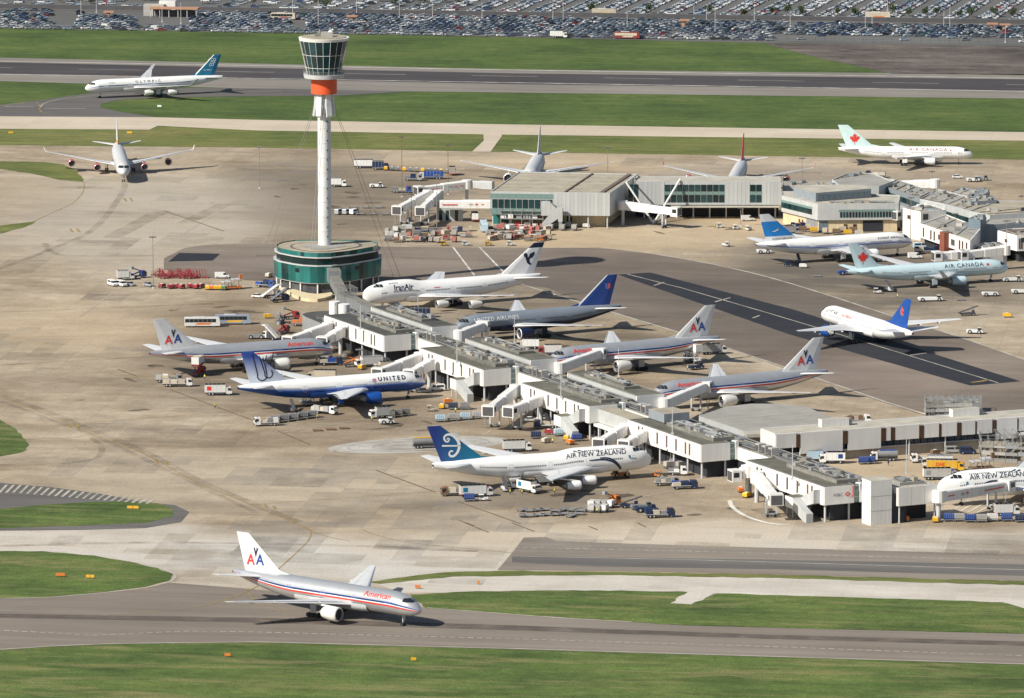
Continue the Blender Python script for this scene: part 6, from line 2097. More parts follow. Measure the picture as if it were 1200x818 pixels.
def P_flat(L, cab, loads):
    p = Proto(); truck_base(p, L, cab)
    mb = MB(); mb.box(-L / 2, L / 2 - 2, -1.22, 1.22, .95, 1.1, LGREY)
    p.add('flatbed', mb)
    n = len(loads)
    for i, m in enumerate(loads):
        x0 = -L / 2 + .1 + (L - 2.2) / n * i
        rl = random.Random(i * 7 + int(L * 10))
        wl = (L - 2.2) / n - .15
        for a, b in ((-1.15, -.05), (.05, 1.15)):
            k = max(1, int(wl / 1.5))
            for j in range(k):
                if rl.random() < .12:
                    continue
                mb = MB(); xa = x0 + wl * j / k
                hh = rl.uniform(1.7, 2.6)
                hull(mb, [(xa, 1.12), (xa + wl / k - .12, 1.12), (xa + wl / k - .12, hh), (xa + .15, hh + rl.uniform(-.1, .15)), (xa, hh - .2)], (b - a) / 2, rl.choice([m, m, m, TARP, VBEIGE]), (b - a) / 2 - .06)
                mb.v = [(x, y + (a + b) / 2, z) for x, y, z in mb.v]
                p.add('load', mb)
    return p
def P_tank(L, cab, tank, top):
    p = Proto(); truck_base(p, L, cab)
    mb = MB(); mb.tube((-L / 2, 0, 2.0), (L / 2 - 2.1, 0, 2.0), 1.12, tank, 14)
    t = p.add('tank', mb, smooth=True)
    mb = MB(); mb.box(-L / 2 + .4, L / 2 - 2.6, -.5, .5, 3.05, 3.25, top)
    p.add('walkway', mb, t)
    return p
def P_tug(col, L=5.4, cabin=True):
    """low aircraft tractor"""
    p = Proto()
    mb = MB(); hull(mb, [(L / 2, .5), (L / 2, 1.05), (L / 2 - .3, 1.25), (-L / 2 + .4, 1.4), (-L / 2, 1.15), (-L / 2, .45)], 1.08, col, 1.02)
    b = p.add('body', mb)
    if cabin:
        mb = MB(); hull(mb, [(L / 2 - .4, 1.12), (L / 2 - .6, 1.95), (L / 2 - 1.7, 1.95), (L / 2 - 1.8, 1.15)], .75, GLASS, .7)
        c = p.add('cabin', mb, b)
        mb = MB(); mb.box(L / 2 - 1.75, L / 2 - .55, -.75, .75, 1.95, 2.05, col); p.add('cabin_roof', mb, c)
    mb = MB(); mb.box(-L / 2 - .3, -L / 2, -.3, .3, .5, .7, DGREY); p.add('tow_hook', mb, b)
    p.wheels(.66, (L / 2 - 1.2, -L / 2 + 1.3), 1.12)
    return p
def P_tractor(col):
    """small baggage tractor"""
    p = Proto()
    mb = MB(); hull(mb, [(1.4, .4), (1.4, 1.0), (.2, 1.1), (.15, .75), (-1.3, .8), (-1.3, .4)], .7, col)
    b = p.add('body', mb)
    mb = MB()
    for x in (-1.1, .1):
        for y in (-.6, .6):
            mb.tube((x, y, .8), (x, y, 1.75), .05, DGREY, 4)
    mb.box(-1.25, .25, -.7, .7, 1.75, 1.85, col)
    p.add('canopy', mb, b)
    mb = MB(); mb.box(-.8, -.3, -.3, .3, .8, 1.3, DGREY); p.add('seat', mb, b)
    p.wheels(.36, (.9, -.85), .62)
    return p
def P_dolly(load=None, lid=None):
    p = Proto()
    mb = MB(); mb.box(-1.6, 1.6, -.95, .95, .45, .58, GALV); mb.tube((1.6, 0, .5), (2.5, 0, .35), .06, DGREY, 4)
    for x in (-1.6, 1.5):
        mb.box(x, x + .1, -.95, .95, .58, .72, DGREY)
    b = p.add('platform', mb)
    p.wheels(.2, (1.2, -1.2), .7)
    if load:
        mb = MB(); mb.rings([[(x, -.75, .6), (x, .75, .6), (x, .95, 1.0), (x, .95, 2.1), (x, -.95, 2.1), (x, -.95, 1.0)] for x in (1.45, -1.45)], load, cap0=True, cap1=True)
        c = p.add('container', mb, b)
        mb = MB()
        for x in (-.9, -.3, .3, .9):
            mb.box(x - .03, x + .03, -.98, .98, 1.0, 2.13, lid or GALV)
        p.add('rib', mb, c)
    return p
def P_cart(m, curtain=None):
    """small roofed baggage cart"""
    p = Proto()
    mb = MB(); mb.box(-1.25, 1.25, -.72, .72, .4, .5, DGREY); mb.tube((1.25, 0, .45), (1.9, 0, .35), .05, DGREY, 4); mb.box(-1.28, -1.18, -.72, .72, .5, 1.75, m); mb.box(1.18, 1.28, -.72, .72, .5, 1.75, m)
    b = p.add('frame', mb)
    mb = MB(); mb.box(-1.3, 1.3, -.76, .76, 1.75, 1.83, m); p.add('roof', mb, b)
    mb = MB(); mb.box(-1.1, .9, -.62, .62, .5, 1.25, curtain or VBROWN); p.add('load', mb, b)
    p.wheels(.2, (.9, -.9), .6)
    return p
def P_belt(col):
    p = Proto()
    mb = MB(); hull(mb, [(2.6, .4), (2.6, .9), (1.2, 1.0), (-2.6, .8), (-2.6, .4)], .9, col)
    b = p.add('body', mb)
    mb = MB(); hull(mb, [(-3.4, .9), (-3.4, 1.15), (3.6, 3.3), (3.6, 3.05)], .5, DGREY)
    p.add('belt', mb, b)
    mb = MB()
    mb.tube((1.8, -.45, .9), (2.2, -.45, 2.7), .07, GALV, 4); mb.tube((1.8, .45, .9), (2.2, .45, 2.7), .07, GALV, 4)
    mb.box(1.2, 2.2, .95 - 1.8, -.45, 1.0, 1.9, col)
    p.add('strut', mb, b)
    p.wheels(.4, (1.7, -1.7), .8)
    return p
def P_stairs(col, hi=5.2):
    p = Proto()
    truck_base(p, 6.5, col)
    mb = MB()
    hull(mb, [(-3.6, .8), (-3.6, 1.1), (2.6, hi), (4.2, hi), (4.2, hi - .3), (2.8, hi - .3)], .85, col)
    f = p.add('flight', mb)
    mb = MB()
    for sy in (-.88, .88):
        mb.tube((-3.6, sy, 2.0), (2.6, sy, hi + 1.0), .05, GALV, 4)
        mb.tube((2.6, sy, hi + 1.0), (4.2, sy, hi + 1.0), .05, GALV, 4)
        for k in range(7):
            x = -3.6 + k * 1.1
            mb.tube((x, sy, 1.0 + (x + 3.6) * (hi - 1.1) / 6.2), (x, sy, 2.0 + (x + 3.6) * (hi - 1.1) / 6.2), .04, GALV, 4)
    p.add('handrail', mb, f)
    mb = MB()
    for k in range(14):
        x = -3.5 + k * .44
        z = 1.1 + (x + 3.6) * (hi - 1.1) / 6.2
        mb.box(x, x + .4, -.8, .8, z + .05, z + .12, LGREY)
    p.add('step', mb, f)
    mb = MB(); mb.tube((1.5, -.7, 1), (2.2, -.7, hi - .6), .12, LGREY, 5); mb.tube((1.5, .7, 1), (2.2, .7, hi - .6), .12, LGREY, 5); p.add('strut', mb, f)
    return p
def P_bus(col, band, acc):
    p = Proto()
    mb = MB(); hull(mb, [(6, .4), (6.05, 1.4), (5.85, 3.0), (5.5, 3.2), (-5.8, 3.2), (-6, 3.0), (-6, .4)], 1.27, col)
    b = p.add('body', mb)
    mb = MB()
    for k in range(7):
        hull(mb, [(4.7 - k * 1.5, 1.6), (4.7 - k * 1.5, 2.8), (3.26 - k * 1.5, 2.8), (3.26 - k * 1.5, 1.6)], 1.285, band)
    hull(mb, [(6.07, 1.3), (5.9, 2.8), (5.8, 2.8), (5.97, 1.3)], 1.15, GLASS)
    p.add('windows', mb, b)
    mb = MB(); hull(mb, [(2.5, .8), (3.4, 1.45), (-1.5, 1.45), (-2.5, .8)], 1.282, acc); p.add('stripe', mb, b)
    mb = MB(); mb.box(-3, 1, -.8, .8, 3.2, 3.42, LGREY); p.add('roof_unit', mb, b)
    p.wheels(.5, (3.9, -3.4), 1.12)
    return p
def P_loader(col):
    """container high loader, platform raised"""
    p = Proto()
    mb = MB(); mb.box(-3.6, 3.6, -1.5, 1.5, .5, .95, col); b = p.add('chassis', mb)
    mb = MB()
    for x in (-3.0, -.6, .6, 3.2):
        for y in (-1.35, 1.35):
            mb.tube((x, y, .9), (x, y, 4.3), .1, GALV, 5)
    for y in (-1.35, 1.35):
        mb.tube((-3, y, 1), (-.6, y, 3), .08, GALV, 4); mb.tube((.6, y, 1), (3.2, y, 3.4), .08, GALV, 4)
    p.add('mast', mb, b)
    mb = MB(); mb.box(-3.3, -.2, -1.6, 1.6, 2.6, 2.85, LGREY); p.add('main_platform', mb, b)
    mb = MB(); mb.box(.2, 3.8, -1.6, 1.6, 3.3, 3.55, LGREY); mb.box(2.6, 3.6, -1.6, -.8, 3.55, 5.2, col); p.add('bridge_platform', mb, b)
    p.wheels(.45, (2.6, -2.6), 1.3)
    return p
def P_gpu(col, dot=None):
    p = Proto()
    mb = MB(); hull(mb, [(1.3, .4), (1.35, 1.1), (1.0, 1.45), (-1.1, 1.5), (-1.35, 1.2), (-1.35, .4)], .8, col, .7)
    b = p.add('body', mb)
    mb = MB(); mb.box(-.5, .4, -.45, .45, 1.49, 1.56, dot or WHITE); p.add('panel', mb, b)
    mb = MB(); mb.tube((1.3, 0, .5), (2.2, 0, .9), .05, DGREY, 4); p.add('tow_bar', mb, b)
    p.wheels(.28, (.8, -.8), .68)
    return p
def P_steps(col):
    """hand pushed maintenance steps"""
    p = Proto()
    mb = MB()
    for y in (-.6, .6):
        mb.tube((-1.8, y, .3), (1.4, y, 1.7), .09, col, 5); mb.tube((1.4, y, .3), (1.4, y, 2.5), .08, col, 5)
        mb.tube((-1.8, y, .3), (1.6, y, .3), .10, col, 5); mb.tube((-1.8, y, 1.1), (1.4, y, 2.5), .06, col, 4)
    f = p.add('frame', mb)
    mb = MB()
    for k in range(8):
        mb.box(-1.7 + k * .4, -1.45 + k * .4, -.55, .55, .42 + k * .18, .48 + k * .18, col)
    p.add('step', mb, f)
    p.wheels(.18, (1.3, -1.6), .6)
    return p
def P_boom(col):
    p = Proto(); truck_base(p, 5.6, col)
    mb = MB(); mb.tube((-2.5, 0, 1.3), (1.2, 0, 2.4), .26, col, 6); mb.tube((1.2, 0, 2.4), (-2.0, 0, 3.6), .2, col, 6)
    a = p.add('boom', mb)
    mb = MB(); mb.box(-2.9, -1.9, -.6, .6, 3.3, 4.3, MGREY); p.add('basket', mb, a)
    return p
def P_pallet(m):
    p = Proto()
    mb = MB(); mb.box(-1.5, 1.5, -1.1, 1.1, .12, .3, m); b = p.add('deck', mb)
    mb = MB()
    for x in (-1.3, 0, 1.1):
        mb.box(x, x + .2, -1.1, 1.1, 0, .12, DGREY)
    p.add('bearer', mb, b)
    return p
def proto(kind, *a):
    k = (kind,) + tuple(x.name if hasattr(x, 'name') else (tuple(y.name for y in x) if isinstance(x, (tuple, list)) else x) for x in a)
    if k not in PROTO:
        PROTO[k] = globals()['P_' + kind](*a)
    return PROTO[k]
def V(p, name, cat, x, y, deg, label, group=None):
    return p.place(name, label, cat, (*G(x, y), .10), radians(deg), group)

PN, PAX = 25.9, -64.1                # bearings across and along the pier
A_ = 'catering truck'
# beside the teal tailed jumbo
V(proto('truck', 9.5, VWHITE, VWHITE, TEAL), 'box_truck', 'truck', 558, 582, 14, 'long white box truck parked below the rear of the teal tailed jumbo')
V(proto('truck', 8.0, VWHITE, VWHITE, TEAL), 'box_truck', 'truck', 620, 577, -48, 'white box truck driving out from under the belly of the teal tailed jumbo')
V(proto('belt', VWHITE), 'belt_loader', 'belt loader', 592, 575, 100, 'belt loader raised to the rear hold of the teal tailed jumbo')
V(proto('flat', 6.5, VBROWN, (VBROWN, DGREY)), 'flatbed_truck', 'truck', 530, 581, 190, 'brown loaded flatbed truck behind the long white box truck')
V(proto('tractor', VWHITE), 'baggage_tractor', 'tractor', 566, 587, 5, 'white baggage tractor in front of the long white box truck')
V(proto('dolly', VBLUE), 'container_dolly', 'dolly', 550, 587.5, 5, 'blue container on a dolly behind the white baggage tractor')
V(proto('loader', GALV), 'high_loader', 'loader', 602, 571, 105, 'grey high loader at the side of the teal tailed jumbo')
V(proto('tug', VORG), 'pushback_tug', 'tug', 727, 559, 200, 'orange brown pushback tug under the nose of the teal tailed jumbo')
V(proto('tractor', VORG), 'baggage_tractor', 'tractor', 770, 559, 150, 'orange baggage tractor right of the teal tailed jumbo nose')
V(proto('flat', 7, VSILV, (GALV,)), 'flatbed_truck', 'truck', 781, 569, 8, 'grey flatbed truck parked right of the jumbo nose')
V(proto('flat', 7.5, VDBLUE, (VBLUE, VDBLUE)), 'flatbed_truck', 'truck', 802, 573, 12, 'dark blue truck parked under the fourth bay of the pier')
for i, (x, y, c, t) in enumerate(((738, 595, VDBLUE, 'belt'), (757, 600, VDBLUE, 'tug6'), (773, 606.5, VDBLUE, 'flat'), (752, 597, TARP, 'tug6'))):
    lab = ('dark blue belt loader furthest back in the row below the jumbo', 'dark blue tug in the middle of the row below the jumbo', 'dark blue flatbed nearest the viewer in the row below the jumbo', 'grey tug in the row of dark blue vehicles below the jumbo')[i]
    p = proto('belt', c) if t == 'belt' else proto('flat', 8.5, c, (VDBLUE, VDBLUE, TARP)) if t == 'flat' else proto('tug', c, 6.4)
    V(p, ('belt_loader', 'aircraft_tug', 'flatbed_truck', 'aircraft_tug')[i], ('belt loader', 'tug', 'truck', 'tug')[i], x, y, 12, lab)
rv = random.Random(11)
for i in range(17):
    x, y = 612 + (i % 9) * 9.6 + rv.uniform(-2, 2), 599 + (i // 9) * 6 + rv.uniform(-1.5, 1.5)
    V(proto('dolly'), 'baggage_dolly', 'dolly', x, y, rv.choice([0, 15, 90, 60]), 'empty grey dolly in the cluster on the concrete below the jumbo', 'empty dollies below the jumbo')
for i in range(7):
    V(proto('dolly', PLANTL if i % 3 else VWHITE), 'container_dolly', 'dolly', 694 + (i % 4) * 7, 595 + (i // 4) * 5, 70, 'silver container on a dolly right of the empty dollies', 'silver containers below the jumbo')
V(proto('boom', VORG), 'access_lift', 'lift', 716, 592, 40, 'orange access lift standing among the silver containers')
# beside the blue bellied airliner
V(proto('loader', TARP), 'high_loader', 'loader', 360, 474, 110, 'grey high loader at the side of the blue bellied airliner')
V(proto('flat', 8.5, VWHITE, (PLANTL, VSILV)), 'flatbed_truck', 'truck', 380, 485, -28, 'white flatbed truck leaving the high loader of the blue bellied airliner')
V(proto('belt', TARP), 'belt_loader', 'belt loader', 343, 482, 100, 'belt loader below the rear of the blue bellied airliner')
V(proto('flat', 7.5, VWHITE, (VWHITE,)), 'flatbed_truck', 'truck', 312, 499, 190, 'white flatbed truck heading left in front of a train of wrapped containers')
for i in range(5):
    V(proto('dolly', TARP, DGREY), 'container_dolly', 'dolly', 322 + i * 11, 496 - i * 1.6, 9, 'grey wrapped container in the train below the blue bellied airliner', 'train of wrapped containers')
V(proto('truck', 6.5, VWHITE, VSILV), 'box_truck', 'truck', 445, 490, 200, 'small white and grey truck below the nose of the blue bellied airliner')
V(proto('tug', VWHITE, 4.6), 'aircraft_tug', 'tug', 453, 497, 10, 'white tug with cabin below the nose of the blue bellied airliner')
for i in range(3):
    V(proto('dolly', PLANT, TARP), 'container_dolly', 'dolly', 457 + i * 9, 489.5 - i * 1.2, 8, 'grey container in the short train right of the small white truck', 'short container train')
V(proto('truck', 8.5, VWHITE, VWHITE, RED), 'box_truck', 'truck', 256, 463, 4, 'white box truck with red square behind the tail of the blue bellied airliner')
V(proto('flat', 9.5, VWHITE, (VBEIGE, VWHITE, VBEIGE)), 'flatbed_truck', 'truck', 208, 453, 2, 'white flatbed with beige pallets, nearer of two side by side')
V(proto('flat', 8.5, VSILV, (PLANTL, VWHITE, PLANT)), 'flatbed_truck', 'truck', 198, 448, 2, 'grey flatbed with white pallets, further of two side by side')
V(proto('lift', 7.5, VRED, VWHITE, VRED), 'catering_truck', 'truck', 233, 440, 75, 'red scissor lift truck with raised white box at the silver airliner')
V(proto('truck', 9, VBEIGE, VBEIGE), 'box_truck', 'truck', 377, 446, 175, 'beige box truck behind the wing of the blue bellied airliner')
V(proto('flat', 7.5, VDBLUE, (VDBLUE, VBLUE)), 'flatbed_truck', 'truck', 388, 428, 8, 'dark blue truck under the nose of the left silver airliner')
V(proto('truck', 9, VWHITE, VWHITE), 'box_truck', 'truck', 432, 430, 200, 'white box truck parked against the first bay of the pier')
V(proto('truck', 8, VBEIGE, VBEIGE), 'box_truck', 'truck', 452, 436, 195, 'beige container truck beside the white box truck at the first bay')
V(proto('boom', VORG), 'access_lift', 'lift', 412, 430, 15, 'orange access lift left of the white box truck at the first bay')
V(proto('gpu', VYEL), 'ground_power_unit', 'ground unit', 424, 433, 60, 'yellow ground unit left of the white box truck at the first bay')
# under and around the pier
V(proto('van', VWHITE), 'minibus', 'van', 512, 458, 190, 'white minibus beside the columns of the second bay')
V(proto('car', VSILV), 'car', 'car', 497, 460, 10, 'silver car in front of the nose of the blue bellied airliner')
V(proto('gpu', VORG), 'ground_power_unit', 'ground unit', 525, 473, 20, 'orange ground unit left of the grey stair at the second bay')
V(proto('dolly', VDBLUE), 'container_dolly', 'dolly', 531, 480, 0, 'dark blue container left of the grey stair at the second bay')
V(proto('gpu', VYEL), 'ground_power_unit', 'ground unit', 518, 479, 80, 'yellow ground unit beside the dark blue container')
V(proto('tractor', VBEIGE), 'baggage_tractor', 'tractor', 505, 482, 0, 'beige baggage tractor left of the yellow ground unit')
V(proto('dolly', TARP), 'container_dolly', 'dolly', 545, 480, 0, 'grey container beside the foot of the second bay stair')
for i in range(4):
    V(proto('dolly', PLANTL if i % 2 else LBLUE, VBLUE), 'container_dolly', 'dolly', 516 + i * 14.5, 494.5 - i * 1.2, 6, 'white and blue container in the loose row above the washed concrete', 'containers above the washed concrete')
V(proto('car', VWHITE), 'car', 'car', 637, 492, 200, 'white car parked under the middle bay of the pier')
V(proto('flat', 8, VDBLUE, (VDBLUE, TARP)), 'flatbed_truck', 'truck', 641, 502, 185, 'dark blue truck beside the lamp post under the middle bay')
V(proto('car', VWHITE), 'car', 'car', 622, 494, 20, 'white car behind the columns of the empty boarding bridges')
for i, (x, y, m, w2) in enumerate(((628, 514, VDBLUE, 'dark blue'), (655, 511, LBLUE, 'pale blue'), (676, 517, VBLUE, 'bright blue'))):
    V(proto('dolly', m), 'container_dolly', 'dolly', x, y, 10, w2 + ' container on the concrete behind the teal tailed jumbo')
for i, (x, y, m, w2) in enumerate(((643, 509, VRED, 'red'), (640, 519, VBEIGE, 'beige'), (664, 516, VYEL, 'yellow'), (668, 521, VORG, 'orange'))):
    V(proto('gpu', m), 'ground_power_unit', 'ground unit', x, y, 40 * i, w2 + ' ground unit among the containers behind the teal tailed jumbo')
V(proto('truck', 8.5, VWHITE, VWHITE), 'box_truck', 'truck', 606, 529, 10, 'white truck seen over the back of the teal tailed jumbo')
for i in range(5):
    V(proto('dolly', PURPLE if i % 2 else PLANTL), 'container_dolly', 'dolly', 784 + i * 7, 549 - (i % 2) * 3, 30, 'purple and silver netted container under the fourth bay', 'netted containers under the fourth bay')
V(proto('flat', 5.5, VWHITE, (VWHITE,)), 'flatbed_truck', 'truck', 794, 557, 0, 'small white flatbed beside the purple netted containers')
V(proto('tractor', VDBLUE), 'baggage_tractor', 'tractor', 904, 604, 20, 'dark blue baggage tractor under the last bay near the bank sign')
V(proto('gpu', VYEL), 'ground_power_unit', 'ground unit', 875, 583, 60, 'yellow ground unit among the columns of the dark square bridge cab')
V(proto('gpu', VORG), 'ground_power_unit', 'ground unit', 868, 577, 100, 'orange ground unit behind the yellow one at the dark square bridge cab')
V(proto('gpu', VORG), 'ground_power_unit', 'ground unit', 1060, 611, 0, 'orange ground unit between the legs of the white end box')
V(proto('gpu', VYEL), 'ground_power_unit', 'ground unit', 1096, 612, 90, 'yellow ground unit at the right leg of the white end box')
for i, (x, m) in enumerate(((1112, VBLUE), (1137, VBLUE), (1180, VBLUE), (1196, VDBLUE), (1124, PLANTL), (1150, PLANTL), (1163, VWHITE))):
    nm = ('bright blue container at the left end of the row under the cropped jumbo', 'bright blue container second from the left in the row under the cropped jumbo', 'blue container right of the white pair under the cropped jumbo', 'dark blue container at the right edge under the cropped jumbo',
          'silver container between the two bright blue ones', 'silver container right of the second blue one under the cropped jumbo', 'white container left of the blue pair under the cropped jumbo')[i]
    V(proto('dolly', m), 'container_dolly', 'dolly', x, 611 + (i % 2), 4, nm)
V(proto('truck', 7, VWHITE, VWHITE), 'box_truck', 'truck', 1180, 604, 10, 'white truck behind the container row under the cropped jumbo')
# catering pair at the further silver airliner
V(proto('lift', 7.5, VWHITE, VWHITE, LGREY), 'catering_truck', 'truck', 812, 425, 120, 'white catering truck with raised box at the tail of the silver airliner')
V(proto('truck', 8.5, VWHITE, PLANTL), 'box_truck', 'truck', 836, 415, 20, 'white and silver truck behind the raised catering truck')
V(proto('tug', VDBLUE, 5), 'aircraft_tug', 'tug', 816, 433, 30, 'dark tug below the raised catering truck')
V(proto('belt', TARP), 'belt_loader', 'belt loader', 806, 424, 110, 'grey belt loader at the rear hold of the silver airliner with catering trucks')
V(proto('stairs', VWHITE, 5.0), 'passenger_stairs', 'stairs', 463, 362, 115, 'white passenger stairs at the front door of the jumbo with the bird emblem')
V(proto('truck', 8.5, VDBLUE, VDBLUE), 'box_truck', 'truck', 489, 372, 175, 'dark box truck with pale roof left of the dark grey airliner')
V(proto('stairs', MGREY, 4.6), 'passenger_stairs', 'stairs', 835, 503, 200, 'dark stairs lying between the pier and the curved roof')
V(proto('truck', 7.5, VBEIGE, VWHITE), 'box_truck', 'truck', 618, 409, 180, 'white and pink truck behind the engine of the dark grey airliner')
V(proto('truck', 7.5, VRED, VWHITE), 'box_truck', 'truck', 644, 416, 185, 'white truck with red base at the nose of the silver airliner with catering trucks')
V(proto('tank', 8.5, VDBLUE, TARP, VYEL), 'fuel_tanker', 'tanker', 500, 525, 12, 'fuel tanker with yellow top on the washed concrete by the teal tail')
for i in range(3):
    V(proto('pallet', VBROWN), 'pallet', 'pallet', 372 + i * 15.5, 505 - i * 1.3, 5, 'brown empty pallet lying in a row of three on the concrete', 'row of three pallets')
# left of the podium
for i, (x, lab) in enumerate(((132, 'white car at the left end of the row by the lamp mast'), (142.5, 'white car second in the row by the lamp mast'), (153, 'silver car third in the row by the lamp mast'), (174, 'silver car parked against the lamp mast'))):
    V(proto('van' if i < 2 else 'car', VWHITE if i < 2 else VSILV), 'parked_car', 'car', x, 335 + (i % 2) * .6, -62 + i * 5, lab)
V(proto('truck', 6, VWHITE, VWHITE), 'box_truck', 'truck', 147, 328, 20, 'small white truck with yellow crate behind the row of cars')
V(proto('boom', VBLUE), 'access_lift', 'lift', 162, 326, 30, 'blue access lift right of the small white truck')
for i in range(18):
    V(proto('steps', VRED), 'maintenance_steps', 'steps', 183 + i * 2.6 + (i % 3), 323 + (i % 3) * 1.7, 20 + (i * 37) % 150, 'red wheeled steps in the crowded row right of the lamp mast', 'red maintenance steps')
for i in range(6):
    mb = MB()
    mb.tube((0, 0, 0), (1.3, 0, 3.2), .12, VRED, 6); mb.box(-.6, .6, -.5, .5, 0, .3, VRED)
    o = mb.build('tow_bar', loc=(*G(226 + i * 3.4, 326), .1), rz=2.6)
    tag(o, 'red tow bar standing upright at the right end of the red steps', 'tow bar', 'upright red tow bars')
for i in range(7):
    V(proto('gpu', VRED), 'ground_power_unit', 'ground unit', 190 + i * 7.6 + (i * 5 % 3), 337.5 + (i % 2) * .8, 60 + (i * 47) % 70, 'red ground power unit in the row in front of the red steps', 'red ground power units')
for i in range(4):
    V(proto('gpu', VYEL if i != 1 else VORG), 'ground_power_unit', 'ground unit', 243 + i * 4.8, 339.5, 90, 'small yellow ground unit right of the row of red ones', 'small yellow ground units')
V(proto('gpu', VGREEN), 'ground_power_unit', 'ground unit', 262, 340, 90, 'green ground unit right of the small yellow ones')
V(proto('loader', VORG), 'high_loader', 'loader', 271, 339, 20, 'orange loader at the right end of the equipment row')
V(proto('van', VWHITE, False), 'van', 'van', 260, 326, 5, 'white van alone on the dark asphalt left of the podium')
V(proto('flat', 7, VBLUE, (VBLUE, VDBLUE)), 'flatbed_truck', 'truck', 311, 337, -20, 'bright blue truck at the left foot of the glass podium')
V(proto('car', VWHITE), 'pickup', 'car', 302, 349, -15, 'white pickup left of the dark stairs by the podium')
V(proto('stairs', VWHITE, 4.4), 'passenger_stairs', 'stairs', 318, 349, 35, 'white stairs behind the dark covered stairs by the podium')
V(proto('stairs', VDBLUE, 4.4), 'passenger_stairs', 'stairs', 328, 354, 35, 'dark covered stairs in front of the podium')
V(proto('stairs', VWHITE, 4.6), 'passenger_stairs', 'stairs', 318, 398, 130, 'white stairs on the apron behind the left silver airliner')
V(proto('boom', VRED), 'access_lift', 'lift', 331, 391, 60, 'red access lift beside the white stairs behind the silver airliner')
V(proto('tug', TARP, 6, False), 'engine_trolley', 'trolley', 300, 397, 0, 'grey covered trolley left of the white stairs')
V(proto('flat', 7, VORG, (VORG, VORG)), 'flatbed_truck', 'truck', 354, 382, 0, 'orange truck left of the first bay of the pier')
V(proto('boom', TARP), 'access_lift', 'lift', 328, 379, 80, 'grey access lift left of the orange truck')
V(proto('gpu', VYEL), 'ground_power_unit', 'ground unit', 314, 373, 10, 'yellow ground unit right of the parked coaches')
V(proto('boom', VRED), 'access_lift', 'lift', 341, 374, 20, 'red access lift behind the orange truck')
V(proto('bus', VWHITE, GLASS, VORG), 'coach', 'bus', 237, 383, 2, 'white coach with orange flash, left of two parked end to end')
V(proto('bus', mat('coach_grey', (.27, .31, .38), .35, var=.06), GLASS, YELLOW), 'coach', 'bus', 273, 380, 2, 'blue grey coach with yellow flash, right of two parked end to end')
V(proto('gpu', VBEIGE), 'ground_power_unit', 'ground unit', 315, 325, 60, 'beige ground unit at the back left corner of the podium')
# behind the tower
V(proto('truck', 9.5, VWHITE, VWHITE), 'box_truck', 'truck', 429, 197, 0, 'long white box truck on the far apron right of the tower')
V(proto('truck', 6.5, VDBLUE, VDBLUE), 'box_truck', 'truck', 446, 199, 0, 'dark blue truck at the end of the stand row behind the bridges')
V(proto('truck', 9.5, VWHITE, VBLUE), 'box_truck', 'truck', 505, 210, 180, 'blue box truck behind the long bank boarding bridge')
V(proto('truck', 6, VYEL, VYEL), 'box_truck', 'truck', 530, 205, 90, 'yellow truck right of the blue box truck')
V(proto('flat', 8, VBLUE, (VDBLUE, VBLUE)), 'flatbed_truck', 'truck', 470, 226, 0, 'blue truck under the cab of the long bank boarding bridge')
for i in range(11):
    V(proto('gpu', YELLOW if i % 3 == 0 else TARP), 'ground_power_unit', 'ground unit', 452 + i * 7.2, 199.5 + i * .35, 90, 'ground unit in the long dark and yellow row on the far apron', 'row of ground units on the far apron')
V(proto('flat', 7, VSILV, (TARP, VDBLUE)), 'flatbed_truck', 'truck', 484, 212, 0, 'grey flatbed left of the blue box truck')
V(proto('truck', 6, VWHITE, VWHITE), 'box_truck', 'truck', 397, 219, 0, 'white box truck alone beside the tower shaft')
V(proto('tug', VWHITE, 5.4), 'aircraft_tug', 'tug', 441, 220, 0, 'white tug on the worn apron right of the white box truck')
for i, (x, m, lab) in enumerate(((398, VSILV, 'grey van at the left of three right of the tower shaft'), (407, VSILV, 'grey van in the middle of three right of the tower shaft'), (415.5, VWHITE, 'white van at the right of three right of the tower shaft'))):
    V(proto('van', m), 'van', 'van', x, 251, 60, lab)
for i in range(6):
    V(proto('dolly'), 'baggage_dolly', 'dolly', 414 + i * 7.5, 244 + (i % 2) * 8, 5, 'white frame dolly in the loose rows right of the three vans', 'frame dollies right of the vans')
V(proto('van', VWHITE, False), 'van', 'van', 475, 270, 185, 'white van left of the crowded carts below the bank corridor')
V(proto('car', VDBLUE), 'car', 'car', 479, 259, 90, 'dark car below the left white boarding bridge')
V(proto('truck', 7, VWHITE, PLANTL), 'box_truck', 'truck', 556, 259, 95, 'grey and white truck parked under the bank corridor')
V(proto('bus', LBLUE, GLASS, WHITE), 'coach', 'bus', 567, 270, 93, 'pale blue coach facing the viewer left of the flat roofed hall')
for i in range(34):
    x, y = 455 + (i % 12) * 8.6 + rv.uniform(-2, 2), 272 + (i // 12) * 5.5 + rv.uniform(-1.5, 1.5)
    m, w2 = rv.choice([(PLANTL, 'silver'), (VWHITE, 'white'), (FRED, 'faded red'), (VBEIGE, 'beige'), (VDBLUE, 'dark blue'), (GALV, 'grey')])
    V(proto('cart', m, rv.choice([TARP, VBROWN, m])) if rv.random() < .7 else proto('dolly', m), 'baggage_cart', 'cart', x, y, rv.choice([0, 10, 90, 80, 40]), w2 + ' cart in the crowd left of the hall', w2 + ' carts left of the hall')
